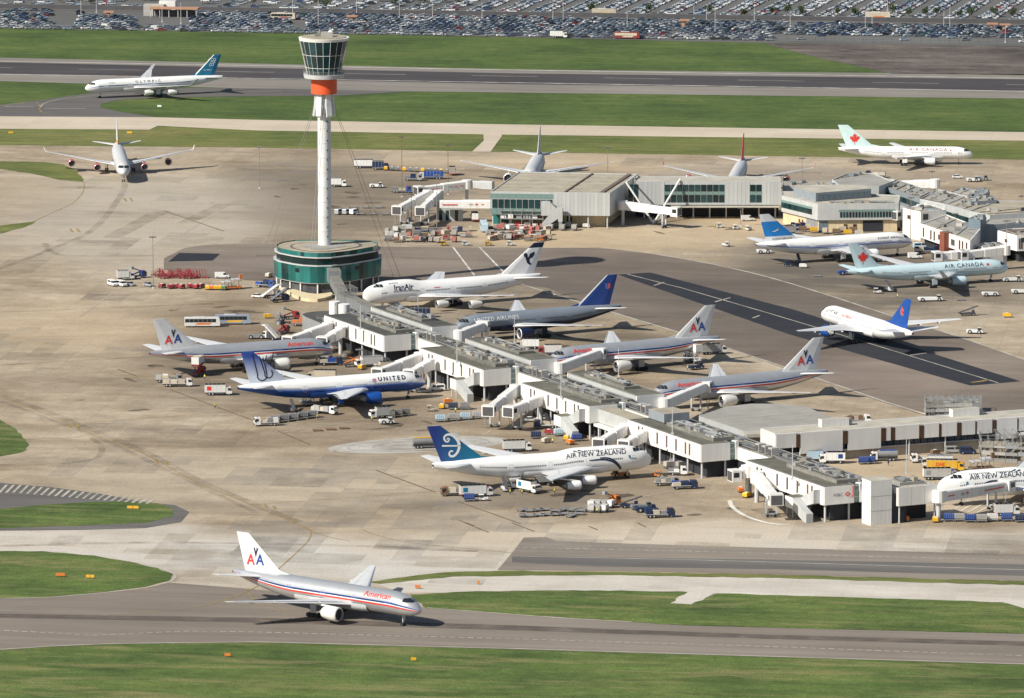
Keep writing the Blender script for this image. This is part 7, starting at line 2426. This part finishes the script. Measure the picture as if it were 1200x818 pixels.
for i in range(36):
    x, y = 574 + (i % 12) * 6.2 + rv.uniform(-2, 2), 270 + (i // 12) * 5.5 + rv.uniform(-1.5, 1.5)
    m, w2 = rv.choice([(FRED, 'faded red'), (FRED, 'faded red'), (VWHITE, 'white'), (PLANTL, 'silver'), (VBEIGE, 'beige')])
    V(proto('cart', m, rv.choice([TARP, VBROWN, m])) if rv.random() < .7 else proto('dolly', m), 'baggage_cart', 'cart', x, y, rv.choice([0, 10, 90, 80, 40]), w2 + ' cart in the crowd in front of the hall', w2 + ' carts in front of the hall')
for i in range(4):
    V(proto('tractor', VWHITE if i % 2 else VYEL), 'baggage_tractor', 'tractor', 520 + i * 26, 288, 10, ('yellow' if i % 2 == 0 else 'white') + ' baggage tractor at the front edge of the crowded carts', ('yellow' if i % 2 == 0 else 'white') + ' tractors by the carts')
for i in range(5):
    V(proto('dolly', PLANTL), 'container_dolly', 'dolly', 645 + i * 7, 270 - (i % 2) * 3, 80, 'silver container by the stair enclosure of the hall', 'silver containers by the hall')
V(proto('tractor', VORG), 'baggage_tractor', 'tractor', 632, 283, 10, 'orange baggage tractor alone right of the crowded red carts')
V(proto('gpu', VWHITE), 'ground_power_unit', 'ground unit', 687, 267, 0, 'white ground unit in the shade at the right end of the hall')
for x, y, d_, lab in ((844, 267, 10, 'white baggage tractor below the long grey wing, left of three'), (863, 269, 20, 'white baggage tractor below the long grey wing, middle of three'), (877, 270, 60, 'white baggage tractor below the long grey wing, right of three'), (851, 289, 140, 'white baggage tractor alone on the tan concrete below the long wing')):
    V(proto('tractor', VWHITE), 'baggage_tractor', 'tractor', x, y, d_, lab)
V(proto('van', VWHITE, False), 'van', 'van', 876, 259, 10, 'white van in the shade under the long grey wing')
# yard of the cream block and right-hand stands
for i in range(12):
    V(proto('dolly', VYEL if i % 3 == 0 else VBROWN if i % 3 == 1 else VBEIGE), 'container_dolly', 'dolly', 934 + i * 6.6, 268 + (i % 2) * 3.5 + i * .5, rv.choice([0, 80]), 'yellow or brown cart in the line before the cream ground storey', 'carts before the cream storey')
V(proto('truck', 6.5, VWHITE, VWHITE), 'box_truck', 'truck', 926, 275, 30, 'white truck beside the tail of the blue striped airliner')
V(proto('flat', 7, VDBLUE, (VDBLUE,)), 'flatbed_truck', 'truck', 933, 269, 10, 'dark truck before the roller shutters of the cream storey')
V(proto('tug', VWHITE, 5.2), 'aircraft_tug', 'tug', 895, 297, 5, 'white tug under the tail of the blue striped airliner')
V(proto('belt', VDBLUE), 'belt_loader', 'belt loader', 936, 309, 95, 'dark belt loader under the belly of the blue striped airliner')
V(proto('tractor', VDBLUE), 'baggage_tractor', 'tractor', 923, 312, 10, 'dark blue baggage tractor left of the white tug below the blue striped airliner')
V(proto('gpu', VWHITE), 'ground_power_unit', 'ground unit', 941, 314, 0, 'white ground unit below the blue striped airliner')
V(proto('pallet', TARP), 'pallet', 'pallet', 958, 324, 0, 'dark pallet on the asphalt below the blue striped airliner')
V(proto('tug', VBLUE, 5), 'aircraft_tug', 'tug', 990, 322, 15, 'blue tug under the tail of the ice blue airliner')
V(proto('flat', 8, VDBLUE, (TARP, DGREY)), 'flatbed_truck', 'truck', 1045, 318, 15, 'dark flatbed under the engine of the blue striped airliner')
V(proto('van', LBLUE), 'van', 'van', 1078, 291, 10, 'pale blue van behind the dark blue truck by the brick column')
V(proto('flat', 9, VDBLUE, (VDBLUE, VDBLUE)), 'flatbed_truck', 'truck', 1086, 297, 5, 'dark blue truck left of the brick column')
V(proto('van', VWHITE, False), 'van', 'van', 1072, 303, 8, 'white van left of the boarding bridge stub by the brick column')
V(proto('tug', VWHITE, 8.4), 'pushback_tug', 'tug', 1090, 353, 8, 'big white pushback tug below the ice blue airliner')
V(proto('tractor', VWHITE), 'baggage_tractor', 'tractor', 1028, 344, 0, 'white baggage tractor below the rear of the ice blue airliner')
V(proto('belt', VWHITE), 'belt_loader', 'belt loader', 1042, 341, 105, 'white belt loader at the belly of the ice blue airliner')
V(proto('tug', VWHITE, 5.6, False), 'low_tractor', 'tug', 1160, 347, 5, 'low white tractor below the nose of the ice blue airliner')
V(proto('tug', VWHITE, 6.8), 'pushback_tug', 'tug', 1186, 330, 5, 'white pushback tug in front of the nose of the ice blue airliner')
V(proto('tug', VWHITE, 6.4), 'aircraft_tug', 'tug', 1196, 344, 5, 'white tug at the right edge below the ice blue airliner')
V(proto('tug', VWHITE, 5.6), 'aircraft_tug', 'tug', 1142, 391, -8, 'white tug alone on the asphalt right of the bright blue tail')
V(proto('belt', DGREY), 'belt_loader', 'belt loader', 1134, 370, 15, 'dark belt loader alone above the wing of the taxiing white airliner')
V(proto('gpu', VYEL), 'ground_power_unit', 'ground unit', 1180, 372, 0, 'yellow ground unit at the right edge above the dark belt loader')
V(proto('pallet', TARP), 'pallet', 'pallet', 1126, 352, 0, 'dark pallet right of the big white pushback tug')
V(proto('car', VWHITE), 'pickup', 'car', 1122, 209, 0, 'white pickup on the far apron, left of three')
V(proto('tug', VWHITE, 5), 'aircraft_tug', 'tug', 1140, 213, 0, 'white tug on the far apron, middle of three')
V(proto('tug', VSILV, 5), 'aircraft_tug', 'tug', 1151, 211.5, 0, 'pale tug on the far apron, right of three')
V(proto('flat', 8, VDBLUE, (TARP, DGREY)), 'flatbed_truck', 'truck', 1026, 208, 170, 'dark flatbed on the far apron behind the grey gable')
# service yard at lower right
V(proto('dolly', VBLUE), 'skip', 'skip', 1012, 544, 5, 'bright blue skip left of the truck with blue roof')
V(proto('dolly', VBLUE), 'skip', 'skip', 1020, 543.5, 5, 'second bright blue skip touching the truck with blue roof')
V(proto('tank', 8, VWHITE, TARP, VBLUE), 'fuel_tanker', 'tanker', 1036, 540, 185, 'white cabbed tanker with blue top in the service yard')
V(proto('flat', 8, VWHITE, (VBROWN, DGREY)), 'flatbed_truck', 'truck', 1083, 542, 185, 'white truck with brown load in the service yard')
p = proto('truck', 11, VYEL, VYEL)
t_ = V(p, 'box_truck', 'truck', 1108, 552, -5, 'yellow box truck with red lettering behind the cropped jumbo')
V_, F_ = text2d('DHL', 1.5, bold=.03, shear=.25)
mb = MB(); mb.tris2d(V_, F_, lambda a, b: (-1.6 + a, -1.27, 1.6 + b), RED); mb.build('lettering', t_)
V(proto('truck', 9, VWHITE, VWHITE), 'box_truck', 'truck', 1098, 547, 178, 'white truck parked behind the yellow box truck')
V(proto('truck', 10, VSILV, PLANTL, MGREY), 'box_truck', 'truck', 1102, 562, 5, 'grey truck with small dark emblem in front of the yellow box truck')
V(proto('van', VSILV), 'van', 'van', 1117, 531, 5, 'silver estate van against the lower wall of the corridor')
V(proto('van', VDBLUE), 'van', 'van', 1134, 532, 5, 'dark van against the lower wall of the corridor')
V(proto('gpu', VBROWN), 'ground_power_unit', 'ground unit', 1096, 533, 30, 'brown ground unit left of the silver estate van')
V(proto('loader', VBROWN), 'high_loader', 'loader', 1150, 551, 20, 'brown loader between the yellow truck and the scaffold')
V(proto('truck', 7, VBLUE, LBLUE), 'box_truck', 'truck', 958, 541, 10, 'blue grey truck against the corridor beside the orange crate')
V(proto('truck', 7.5, VWHITE, VWHITE, VBLUE), 'box_truck', 'truck', 975, 543, 180, 'white truck with blue emblem against the corridor')
V(proto('dolly', VORG), 'container_dolly', 'dolly', 947, 541, 10, 'orange crate on a dolly against the corridor')
V(proto('flat', 8.5, VWHITE, (VBROWN, VBROWN)), 'flatbed_truck', 'truck', 1004, 496, 5, 'white truck with brown bed beyond the corridor roof')
V(proto('car', VWHITE), 'car', 'car', 993, 499, 5, 'white car left of the truck beyond the corridor roof')

# people in high visibility vests
def person(x, y, deg, label, vest=HIVIS, leg=VDBLUE, arm=.35):
    r = thing('person', label, 'person', (*G(x, y), .1), radians(deg))
    me = bpy.data.meshes.new('body')
    vs = [(0, 0, .95), (0, 0, 1.2), (0, 0, 1.42), (0, 0, 1.53), (0, 0, 1.66), (0, 0, 1.78),
          (0, .10, .9), (.06, .11, .5), (-.02, .11, .08), (.16, .12, .04), (0, -.10, .9), (-.10, -.11, .5), (-.20, -.11, .10), (-.04, -.12, .04),
          (0, .20, 1.42), (.05, .26, 1.15), (.05 + arm * .6, .25, .95), (.07 + arm * .75, .25, .87), (0, -.20, 1.42), (-.04, -.27, 1.15), (.12, -.26, .93), (.15, -.26, .84)]
    es = [(0, 1), (1, 2), (2, 3), (3, 4), (4, 5), (0, 6), (6, 7), (7, 8), (8, 9), (0, 10), (10, 11), (11, 12), (12, 13), (2, 14), (14, 15), (15, 16), (16, 17), (2, 18), (18, 19), (19, 20), (20, 21)]
    rad_ = [.16, .15, .16, .065, .10, .085, .10, .075, .055, .04, .10, .075, .055, .04, .075, .055, .045, .045, .075, .055, .045, .045]
    me.from_pydata(vs, es, [])
    b = link('body', me, r)
    b.modifiers.new('skin', 'SKIN')
    b.modifiers.new('sub', 'SUBSURF').levels = 1
    for i, q in enumerate(me.skin_vertices[0].data):
        q.radius = (rad_[i], rad_[i])
    me.skin_vertices[0].data[0].use_root = True
    me.materials.append(leg)
    mb = MB()
    mb.rings([[(.21 * k * cos(a), .27 * k * sin(a), z) for a in [2 * pi * j / 10 for j in range(10)]] for z, k in ((.92, .95), (1.15, .95), (1.38, 1.0), (1.47, .55))], vest)
    mb.build('vest', r, True)
    mb = MB()
    mb.rings([[(.01 + .105 * k * cos(a), .095 * k * sin(a), z) for a in [2 * pi * j / 10 for j in range(10)]] for z, k in ((1.54, .6), (1.62, .95), (1.72, 1.0), (1.80, .6))], SKIN, cap1=True)
    mb.build('head', r, True)
    return r
person(252, 479, -60, 'person in yellow vest standing alone left of the blue bellied airliner')
person(612, 580, 120, 'person in yellow vest at the rear of the white box truck by the jumbo')
person(650, 579, 200, 'person in yellow vest right of the white box truck by the jumbo')
person(719, 562, 30, 'person in yellow vest left of the pushback tug at the jumbo nose')
person(735, 561, 160, 'person in yellow vest right of the pushback tug at the jumbo nose')
person(1041, 546, 80, 'person in dark clothes in front of the tanker in the service yard', vest=VDBLUE)

for x, y, d_, lab in ((345, 490, 40, 'person in yellow vest by the belt loader under the blue bellied airliner'), (372, 492, 200, 'person in yellow vest beside the truck leaving the grey high loader'), (436, 494, 90, 'person in yellow vest left of the small white and grey truck'), (598, 580, 10, 'person in yellow vest at the grey high loader of the jumbo'),
                      (776, 563, 150, 'person in yellow vest right of the orange baggage tractor'), (534, 484, 60, 'person in yellow vest beside the dark blue container by the second bay'), (806, 434, 20, 'person in yellow vest below the raised catering truck'), (240, 445, 70, 'person in yellow vest at the red scissor lift truck'),
                      (838, 268, 0, 'person in yellow vest left of the three white baggage tractors'), (1052, 350, 30, 'person in yellow vest between belt loader and white pushback tug'), (700, 602, 90, 'person in yellow vest in front of the silver containers'), (648, 520, 30, 'person in yellow vest among the coloured ground units')):
    person(x, y, d_, lab)

# ------------------------------------------------------------------ masts, signs
def mast(base, top, label, z0=0.0, head=True, group='floodlight masts', dark=False):
    P = G(*base, z0)
    # height from the picture
    d_ = P[1] * CT + (HGT - z0) * ST
    h = max(4, (base[1] - top) * d_ / FOC / CT * 1.0)
    r = thing('light_mast', label, 'lamp mast', (P[0], P[1], z0), 0, group)
    m = mat('mast_brown', (.16, .12, .08), .6) if dark else (LGREY if z0 > 0 or not head else mat('mast_grey', (.22, .21, .19), .6))
    mb = MB(); mb.tube((0, 0, 0), (0, 0, h), .17, m, 7, .09); mb.build('pole', r)
    if head:
        mb = MB()
        mb.box(-1.2, 1.2, -.2, .2, h - .25, h, m)
        for x in (-.95, -.32, .32, .95):
            mb.box(x - .22, x + .22, -.35, .35, h - .5, h - .25, DGREY)
        mb.build('lamp_head', r)
    mb = MB(); mb.box(-.4, .4, -.4, .4, 0, .5, LGREY); mb.build('base', r)
    return r
for b_, t, lab, z in (((179.5, 338), 277, 'tall mast standing between the parked cars and the red steps', 0), ((304, 221), 172, 'thin mast on the worn apron left of the tower', 0), ((471, 231), 160, 'thin dark mast behind the long bank boarding bridge', 0), ((525, 228), 169, 'thin dark mast right of the yellow truck', 0),
                     ((712, 232), 172, 'thin mast rising behind the flat roofed hall', 0), ((939.5, 240), 185, 'white mast with wide lamp head behind the long wing', 0), ((482, 262), 227, 'dark mast beside the car under the left white bridge', 0), ((474.5, 250), 227, 'white mast right of the left white bridge', 0), ((512, 273), 205, 'white mast at the left end of the bank corridor', 0),
                     ((868, 265), 243, 'short mast below the long wing by the baggage tractors', 0), ((1067, 285), 231, 'white mast in front of the white stepped block', 0), ((1118.7, 299), 250, 'thick white mast right of the brick column', 0), ((1179, 312), 258, 'white mast with long lamp arm at the right edge', 0), ((1092, 214), 200, 'mast with double lamp head behind the grey galleries', 0), ((1197, 252), 229, 'white mast at the right edge behind the beige roof', 0)):
    mast(b_, t, lab, z, dark='dark' in lab, group=None)
for b_, t, lab in (((422.5, 386), 358, 'white mast on the roof of the first bay'), ((490, 370), 344, 'white mast rising past the dark box truck'), ((535.6, 425), 398, 'white mast on the roof of the second bay'), ((603, 402), 373, 'white mast in front of the engine of the dark grey airliner'), ((657.5, 466), 434, 'white mast on the roof of the middle bay'),
                   ((725, 442), 408, 'white mast in front of the engine of the silver airliner with catering trucks'), ((788, 509), 477, 'white mast on the roof of the fourth bay'), ((928.5, 562), 521, 'white mast on the roof of the last bay'), ((1062, 556), 515, 'white mast on the roof of the white end box')):
    on = 'roof' in lab
    mast(b_, t, lab, 10.3 if on else 0, head=False, group=None)
for i, (x, y) in enumerate(((421, 431), (534, 459), (655, 503), (786, 548), (926, 596))):
    mast((x, y), y - 22, 'short twin headed lamp post under the %s bay of the pier' % ('first', 'second', 'middle', 'fourth', 'last')[i], head=True, group=None)

def sign(x, y, wd, label, m=YELLOW, n=1):
    wd *= .75
    r = thing('airfield_sign', label, 'sign', (*G(x, y), .05), radians(-8))
    for k in range(n):
        bx(-wd / 2 + k * (wd / n), -wd / 2 + (k + 1) * wd / n - .15, -.12, .12, .25, 1.0, m, 'panel', r)
    for k in range(3):
        bx(-wd / 2 + .3 + k * (wd - .8) / 2, -wd / 2 + .45 + k * (wd - .8) / 2, -.1, .1, 0, .3, DGREY, 'leg', r)
    return r
sign(156, 597, 4.6, 'yellow airfield sign on the striped left grass island', n=2)
sign(71, 676, 3.6, 'orange airfield sign at the left of two on the lower left island', VORG)
sign(106, 678, 3.2, 'yellow airfield sign at the right of two on the lower left island', n=2)
sign(267, 770, 2.2, 'orange marker sign on the foreground grass left of centre', VORG)
sign(485, 775, 2.0, 'yellow and white marker on the foreground grass near the middle', VYEL)
sign(490, 690, 2.2, 'orange marker sign at the tip of the thin grass verge', VORG)
sign(561, 685, 1.0, 'small orange marker on the pale concrete strip', VORG)
sign(152, 157, 3.0, 'dark yellow sign on the far verge right of the head on airliner', VYEL)
sign(13, 157, 3.0, 'yellow sign on the far verge at the left edge', VYEL)
sign(187, 126, 2.6, 'white and red marker on the far grass under the blue tail', WHITE)
# ------------------------------------------------------------------ car park beyond the runway
CARCOL = [(mat('car_white', (.70, .71, .72), .35, var=.03), 'white', 9), (mat('car_silver', (.42, .45, .48), .3, metal=.4, var=.03), 'silver', 11), (mat('car_grey', (.16, .18, .21), .3, metal=.3, var=.03), 'grey', 8),
          (mat('car_black', (.02, .022, .03), .3, var=.03), 'black', 6), (mat('car_blue', (.04, .07, .16), .3, var=.03), 'dark blue', 5), (mat('car_pale_blue', (.30, .38, .46), .3, var=.03), 'pale blue', 6), (mat('car_red', (.33, .03, .03), .35, var=.03), 'red', 1), (mat('car_green', (.05, .12, .10), .35, var=.03), 'dark green', 1)]
def car_template(col):
    mb = MB()
    hull(mb, [(2.1, .28), (2.15, .62), (1.9, .80), (.95, .92), (-1.7, .95), (-2.1, .82), (-2.12, .28)], .86, col, .80)
    hull(mb, [(1.0, .88), (.35, 1.40), (-1.1, 1.42), (-1.75, .92)], .78, GLASS, .64)
    mb.box(-1.08, .34, -.62, .62, 1.40, 1.46, col)
    for x in (1.35, -1.3):
        mb.box(x - .3, x + .3, -.87, .87, 0, .5, BLACK)
    return mb
CT_ = [car_template(c) for c, _, _ in CARCOL]
CM_ = [t.mesh('parked_car') for t in CT_]
wts = [k for _, _, k in CARCOL]
ur, nr_ = Vector((cos(RWY), sin(RWY))), Vector((-sin(RWY), cos(RWY)))
K0 = Vector(G(600, 43.5))
rc = random.Random(21)
cars = []
def px_of(p):
    d_ = p.y * CT + HGT * ST
    return 600 + FOC * p.x / d_
def py_of(p):
    d_ = p.y * CT + HGT * ST
    return 409 - FOC * (p.y * ST - HGT * CT) / d_
row = 0
d = 3.0
while d < 84:
    u = -330 + (d * .9) % 5.3
    col = 0
    while u < 330:
        p = K0 + ur * u + nr_ * d
        x, y = px_of(p), py_of(p)
        ok = rc.random() < .90
        if x > 905 and (d < 30 or d > 74): ok = rc.random() < (.05 if d > 8 else 0)
        if 640 < x <= 905 and d > 76: ok = ok and rc.random() < .4
        if 158 < x < 226 and d > 18: ok = False
        if 338 < x < 362 and d > 12 and d < 60: ok = False
        if x < 78 and d > 16: ok = ok and rc.random() < .62
        if 60 < x < 92 and d > 6: ok = False
        if 95 < x < 158 and d > 58: ok = False
        if abs(x - (735 + 0)) < 14 and d < 14 or abs(x - 655) < 10 and d < 6: ok = False
        if ok:
            cars.append((p + ur * rc.uniform(-.35, .35) + nr_ * rc.uniform(-.2, .2), RWY + rc.choice([0, pi]) + radians(28) + rc.uniform(-.06, .06), d))
        u += 5.3
        col += 1
        if col % 9 == 0:
            u += 3.2
    d += 3.0
d = 103.0
while d < 330:
    u = -420 + (d * .10) % 15.6
    while u < 420:
        p0 = K0 + ur * u + nr_ * d
        x = px_of(p0)
        dens = .9 if x > 560 else .6 if x > 330 else .35
        for k in range(2):
            p = p0 + ur * (k * 4.7)
            if rc.random() < dens and not 150 < x < 240:
                cars.append((p + nr_ * rc.uniform(-.2, .2) + ur * rc.uniform(-.3, .3), RWY + radians(8) + rc.choice([0, pi]), d))
        u += 15.6
    d += 2.7
def in_view(p):
    return -15 < px_of(p) < 1215 and -8 < py_of(p)
vis = sorted([c for c in cars if in_view(c[0])], key=lambda c: c[0].y)
near = vis[:300]
rest = [c for c in cars if c not in near]
for p, a, d in near:
    k = rc.choices(range(len(CARCOL)), wts)[0]
    o = link('parked_car', CM_[k], None, (p.x, p.y, .04), a)
    tag(o, CARCOL[k][1] + ' car in the packed front rows of the car park beyond the runway', 'car', CARCOL[k][1] + ' cars in the front rows of the far car park')
big = MB()
for p, a, d in rest:
    wk = wts if d < 100 else [14, 12, 5, 3, 3, 5, 1, 0]
    t = CT_[rc.choices(range(len(CARCOL)), wk)[0]]
    ca, sa = cos(a), sin(a)
    i = len(big.v)
    big.v += [(p.x + x * ca - y * sa, p.y + x * sa + y * ca, z + .04) for x, y, z in t.v]
    big.f += [tuple(i + q for q in f) for f in t.f]
    ids = [big.mi(m) for m in t.mats]
    big.m += [ids[m] for m in t.m]
o = big.build('parked_cars')
o['kind'] = 'stuff'
tag(o, 'rows of parked cars filling the rest of the car park beyond the runway', 'cars')
# service road wall, kerbs
mb = MB()
a, b = K0 + ur * -520 + nr_ * 90, K0 + ur * 620 + nr_ * 90
mb.prism([tuple(a), tuple(b), tuple(b + nr_ * .6), tuple(a + nr_ * .6)], 0, 2.2, DGREY, MGREY)
o = mb.build('boundary_wall'); tag(o, 'long low grey wall between the near car park and the far rows of cars', 'wall')
sheet('access_road', [tuple(K0 + ur * -520 + nr_ * 84), tuple(K0 + ur * 620 + nr_ * 84), tuple(K0 + ur * 620 + nr_ * 89.9), tuple(K0 + ur * -520 + nr_ * 89.9)], ASPH_GREY, .06, px=False)
# perimeter fence on the airfield edge
fe = thing('perimeter_fence', 'thin grey mesh fence along the airfield edge of the car park', 'fence', (K0.x, K0.y, 0), RWY)
for k in range(-70, 70):
    piece('post', fe, (k * 4.5, 0.2, 0), (.12, .12, 2.4), DGREY)
mb = MB()
for z in (.5, 1.2, 1.9, 2.35):
    mb.box(-315, 315, .17, .23, z, z + .05, MGREY)
mb.build('rail', fe)
# trees along the wall and at the back left corner
LEAF_M = [mat('leaf_dark', (.022, .045, .014), .8, var=.35, scale=1.2), mat('leaf_mid', (.04, .072, .02), .8, var=.35, scale=1.2), mat('leaf_olive', (.075, .085, .03), .8, var=.3, scale=1.2)]
def tree(p, h, wd, seed, label, group):
    r = thing('tree', label, 'tree', (p.x, p.y, 0), 0, group)
    rt = random.Random(seed)
    mb = MB()
    mb.tube((0, 0, 0), (.1, 0, h * .55), .22, VBROWN, 6, .1)
    for k in range(4):
        a = 2 * pi * k / 4 + rt.random()
        mb.tube((.05, 0, h * .35), (wd * .35 * cos(a), wd * .35 * sin(a), h * .68), .09, VBROWN, 4, .04)
    mb.build('trunk', r)
    mb = MB()
    lobes = [(rt.uniform(-.3, .3) * wd, rt.uniform(-.3, .3) * wd, h * rt.uniform(.45, .82), wd * rt.uniform(.2, .34)) for _ in range(6)]
    for _ in range(420):
        cx, cy, cz, rr = rt.choice(lobes)
        v = Vector((rt.gauss(0, 1), rt.gauss(0, 1), rt.gauss(0, 1))).normalized() * rr * rt.uniform(.5, 1.08)
        c = Vector((cx, cy, cz)) + v
        s_ = rt.uniform(.16, .38)
        t1 = Vector((rt.gauss(0, 1), rt.gauss(0, 1), rt.gauss(0, 1))).normalized()
        t2 = t1.orthogonal().normalized()
        mb.face([c + t1 * s_, c + t2 * s_ * .7, c - t1 * s_, c - t2 * s_ * .7], rt.choice(LEAF_M))
    mb.build('crown', r)
for i, x in enumerate((980, 1002, 1022, 1044, 1064, 1083, 1098, 1124, 1138, 1165, 1185, 872, 905, 922, 940, 690, 760, 830)):
    p = Vector(G(x, 19 + (x - 900) * .010)) + nr_ * rc.uniform(2, 9)
    tree(p, rc.uniform(3.5, 6.5), rc.uniform(3.2, 5.5), i, 'small dark tree in the line behind the grey car park wall', 'trees behind the car park wall')
for i in range(16):
    p = Vector(G(rc.uniform(60, 560), rc.uniform(-1, 8)))
    tree(p, rc.uniform(4, 7), rc.uniform(5, 9), 50 + i, 'dark bushy tree among the cars at the back left of the car park', 'trees at the back left of the car park')
# kiosks, buses and lamp posts
kb = thing('car_park_building', 'low white building with long orange canopy in the car park', 'building', (*G(197, 20), 0), RWY)
bx(-13, -3, 4, 9, 0, 5.5, PLANTL, 'wall', kb, ROOFP)
bx(-6, 2, 8, 12, 0, 7, VWHITE, 'upper_storey', kb)
bx(-9, 15, -2, 4, 4.0, 4.7, mat('canopy_orange', (.42, .22, .13), .6), 'canopy', kb)
for k in range(6):
    for y in (-1.5, 3.5):
        bx(-8.5 + k * 4.5, -8.2 + k * 4.5, y, y + .3, 0, 4.0, LGREY, 'column', kb)
bx(-7, 13, 2.6, 3.4, .2, 3.2, DGREY, 'glazing', kb)
for i, (x, y, lab) in enumerate(((128, 21, 'orange ticket kiosk left of the low white building'), (413, 26, 'orange ticket kiosk among the packed cars above the tower'), (802, 31, 'orange ticket kiosk in the middle right of the car park'), (1163, 35, 'orange ticket kiosk at the right, left of a pair'), (1178, 36, 'orange ticket kiosk at the right, right of a pair'))):
    k = thing('ticket_kiosk', lab, 'kiosk', (*G(x, y), 0), RWY)
    bx(-2.6, 2.6, -1.6, 1.6, 2.7, 3.3, MATS['canopy_orange'], 'canopy', k)
    bx(-1.2, .2, -.9, .9, 0, 2.7, MATS['canopy_orange'], 'booth', k)
    bx(1.9, 2.1, -.1, .1, 0, 2.7, LGREY, 'post', k)
V(proto('bus', mat('bus_maroon', (.20, .03, .03), .5), VBEIGE, VBEIGE), 'bus', 'bus', 735, 45.5, -8, 'red and cream bus at the front edge of the car park')
V(proto('bus', VBEIGE, GLASS, VRED), 'bus', 'bus', 332, 23, -8, 'cream and red bus among the packed cars left of the tower')
V(proto('bus', VBEIGE, VBEIGE, VYEL), 'bus', 'bus', 708, 18, -8, 'cream bus on the road behind the near car park')
V(proto('bus', VBEIGE, VBEIGE, VORG), 'bus', 'bus', 1029, 22, -8, 'cream bus by the wall at the right of the car park')
V(proto('truck', 8, VWHITE, VWHITE), 'box_truck', 'truck', 655, 44.5, -8, 'white box truck at the front edge of the car park')
for x, y, lab in ((125, 33, 'white van at the front of the left car rows'), (183, 35, 'white van on the empty plaza before the low white building'), (148, 11, 'white car alone left of the low white building'), (1049, 11, 'white van between trees behind the wall')):
    V(proto('van', VWHITE, False), 'van', 'van', x, y, -8, lab)
ORD = ['first', 'second', 'third', 'fourth', 'fifth', 'sixth', 'seventh', 'eighth', 'ninth', 'tenth', 'eleventh', 'twelfth', 'thirteenth', 'fourteenth', 'fifteenth', 'sixteenth', 'seventeenth', 'eighteenth', 'nineteenth', 'twentieth', 'twenty first', 'twenty second', 'twenty third', 'twenty fourth']
LP = ((95, 18, -6), (113, 15, -4), (190, 26, 2), (212, 28, 3), (373, 32, -2), (343, 20, -3), (418, 18, -3), (468, 24, -2), (507, 22, 2), (648, 25, -2), (660, 26, 2), (735, 34, 12), (813, 22, 6), (828, 26, 9), (838, 40, 10), (884, 26, 9), (926, 31, 13), (1014, 35, 14), (1022, 28, 8), (1106, 33, 12), (1113, 34, 8), (1178, 50, 30), (1040, 13, -2), (565, 22, 3))
LPX = [q[0] for q in LP]
for x, y, t in LP:
    if t < y - 6:
        mast((x, y), t, 'thin white lamp post in the far car park, %s from the left' % ORD[sorted(LPX).index(x)], head=False, group='lamp posts in the far car park')
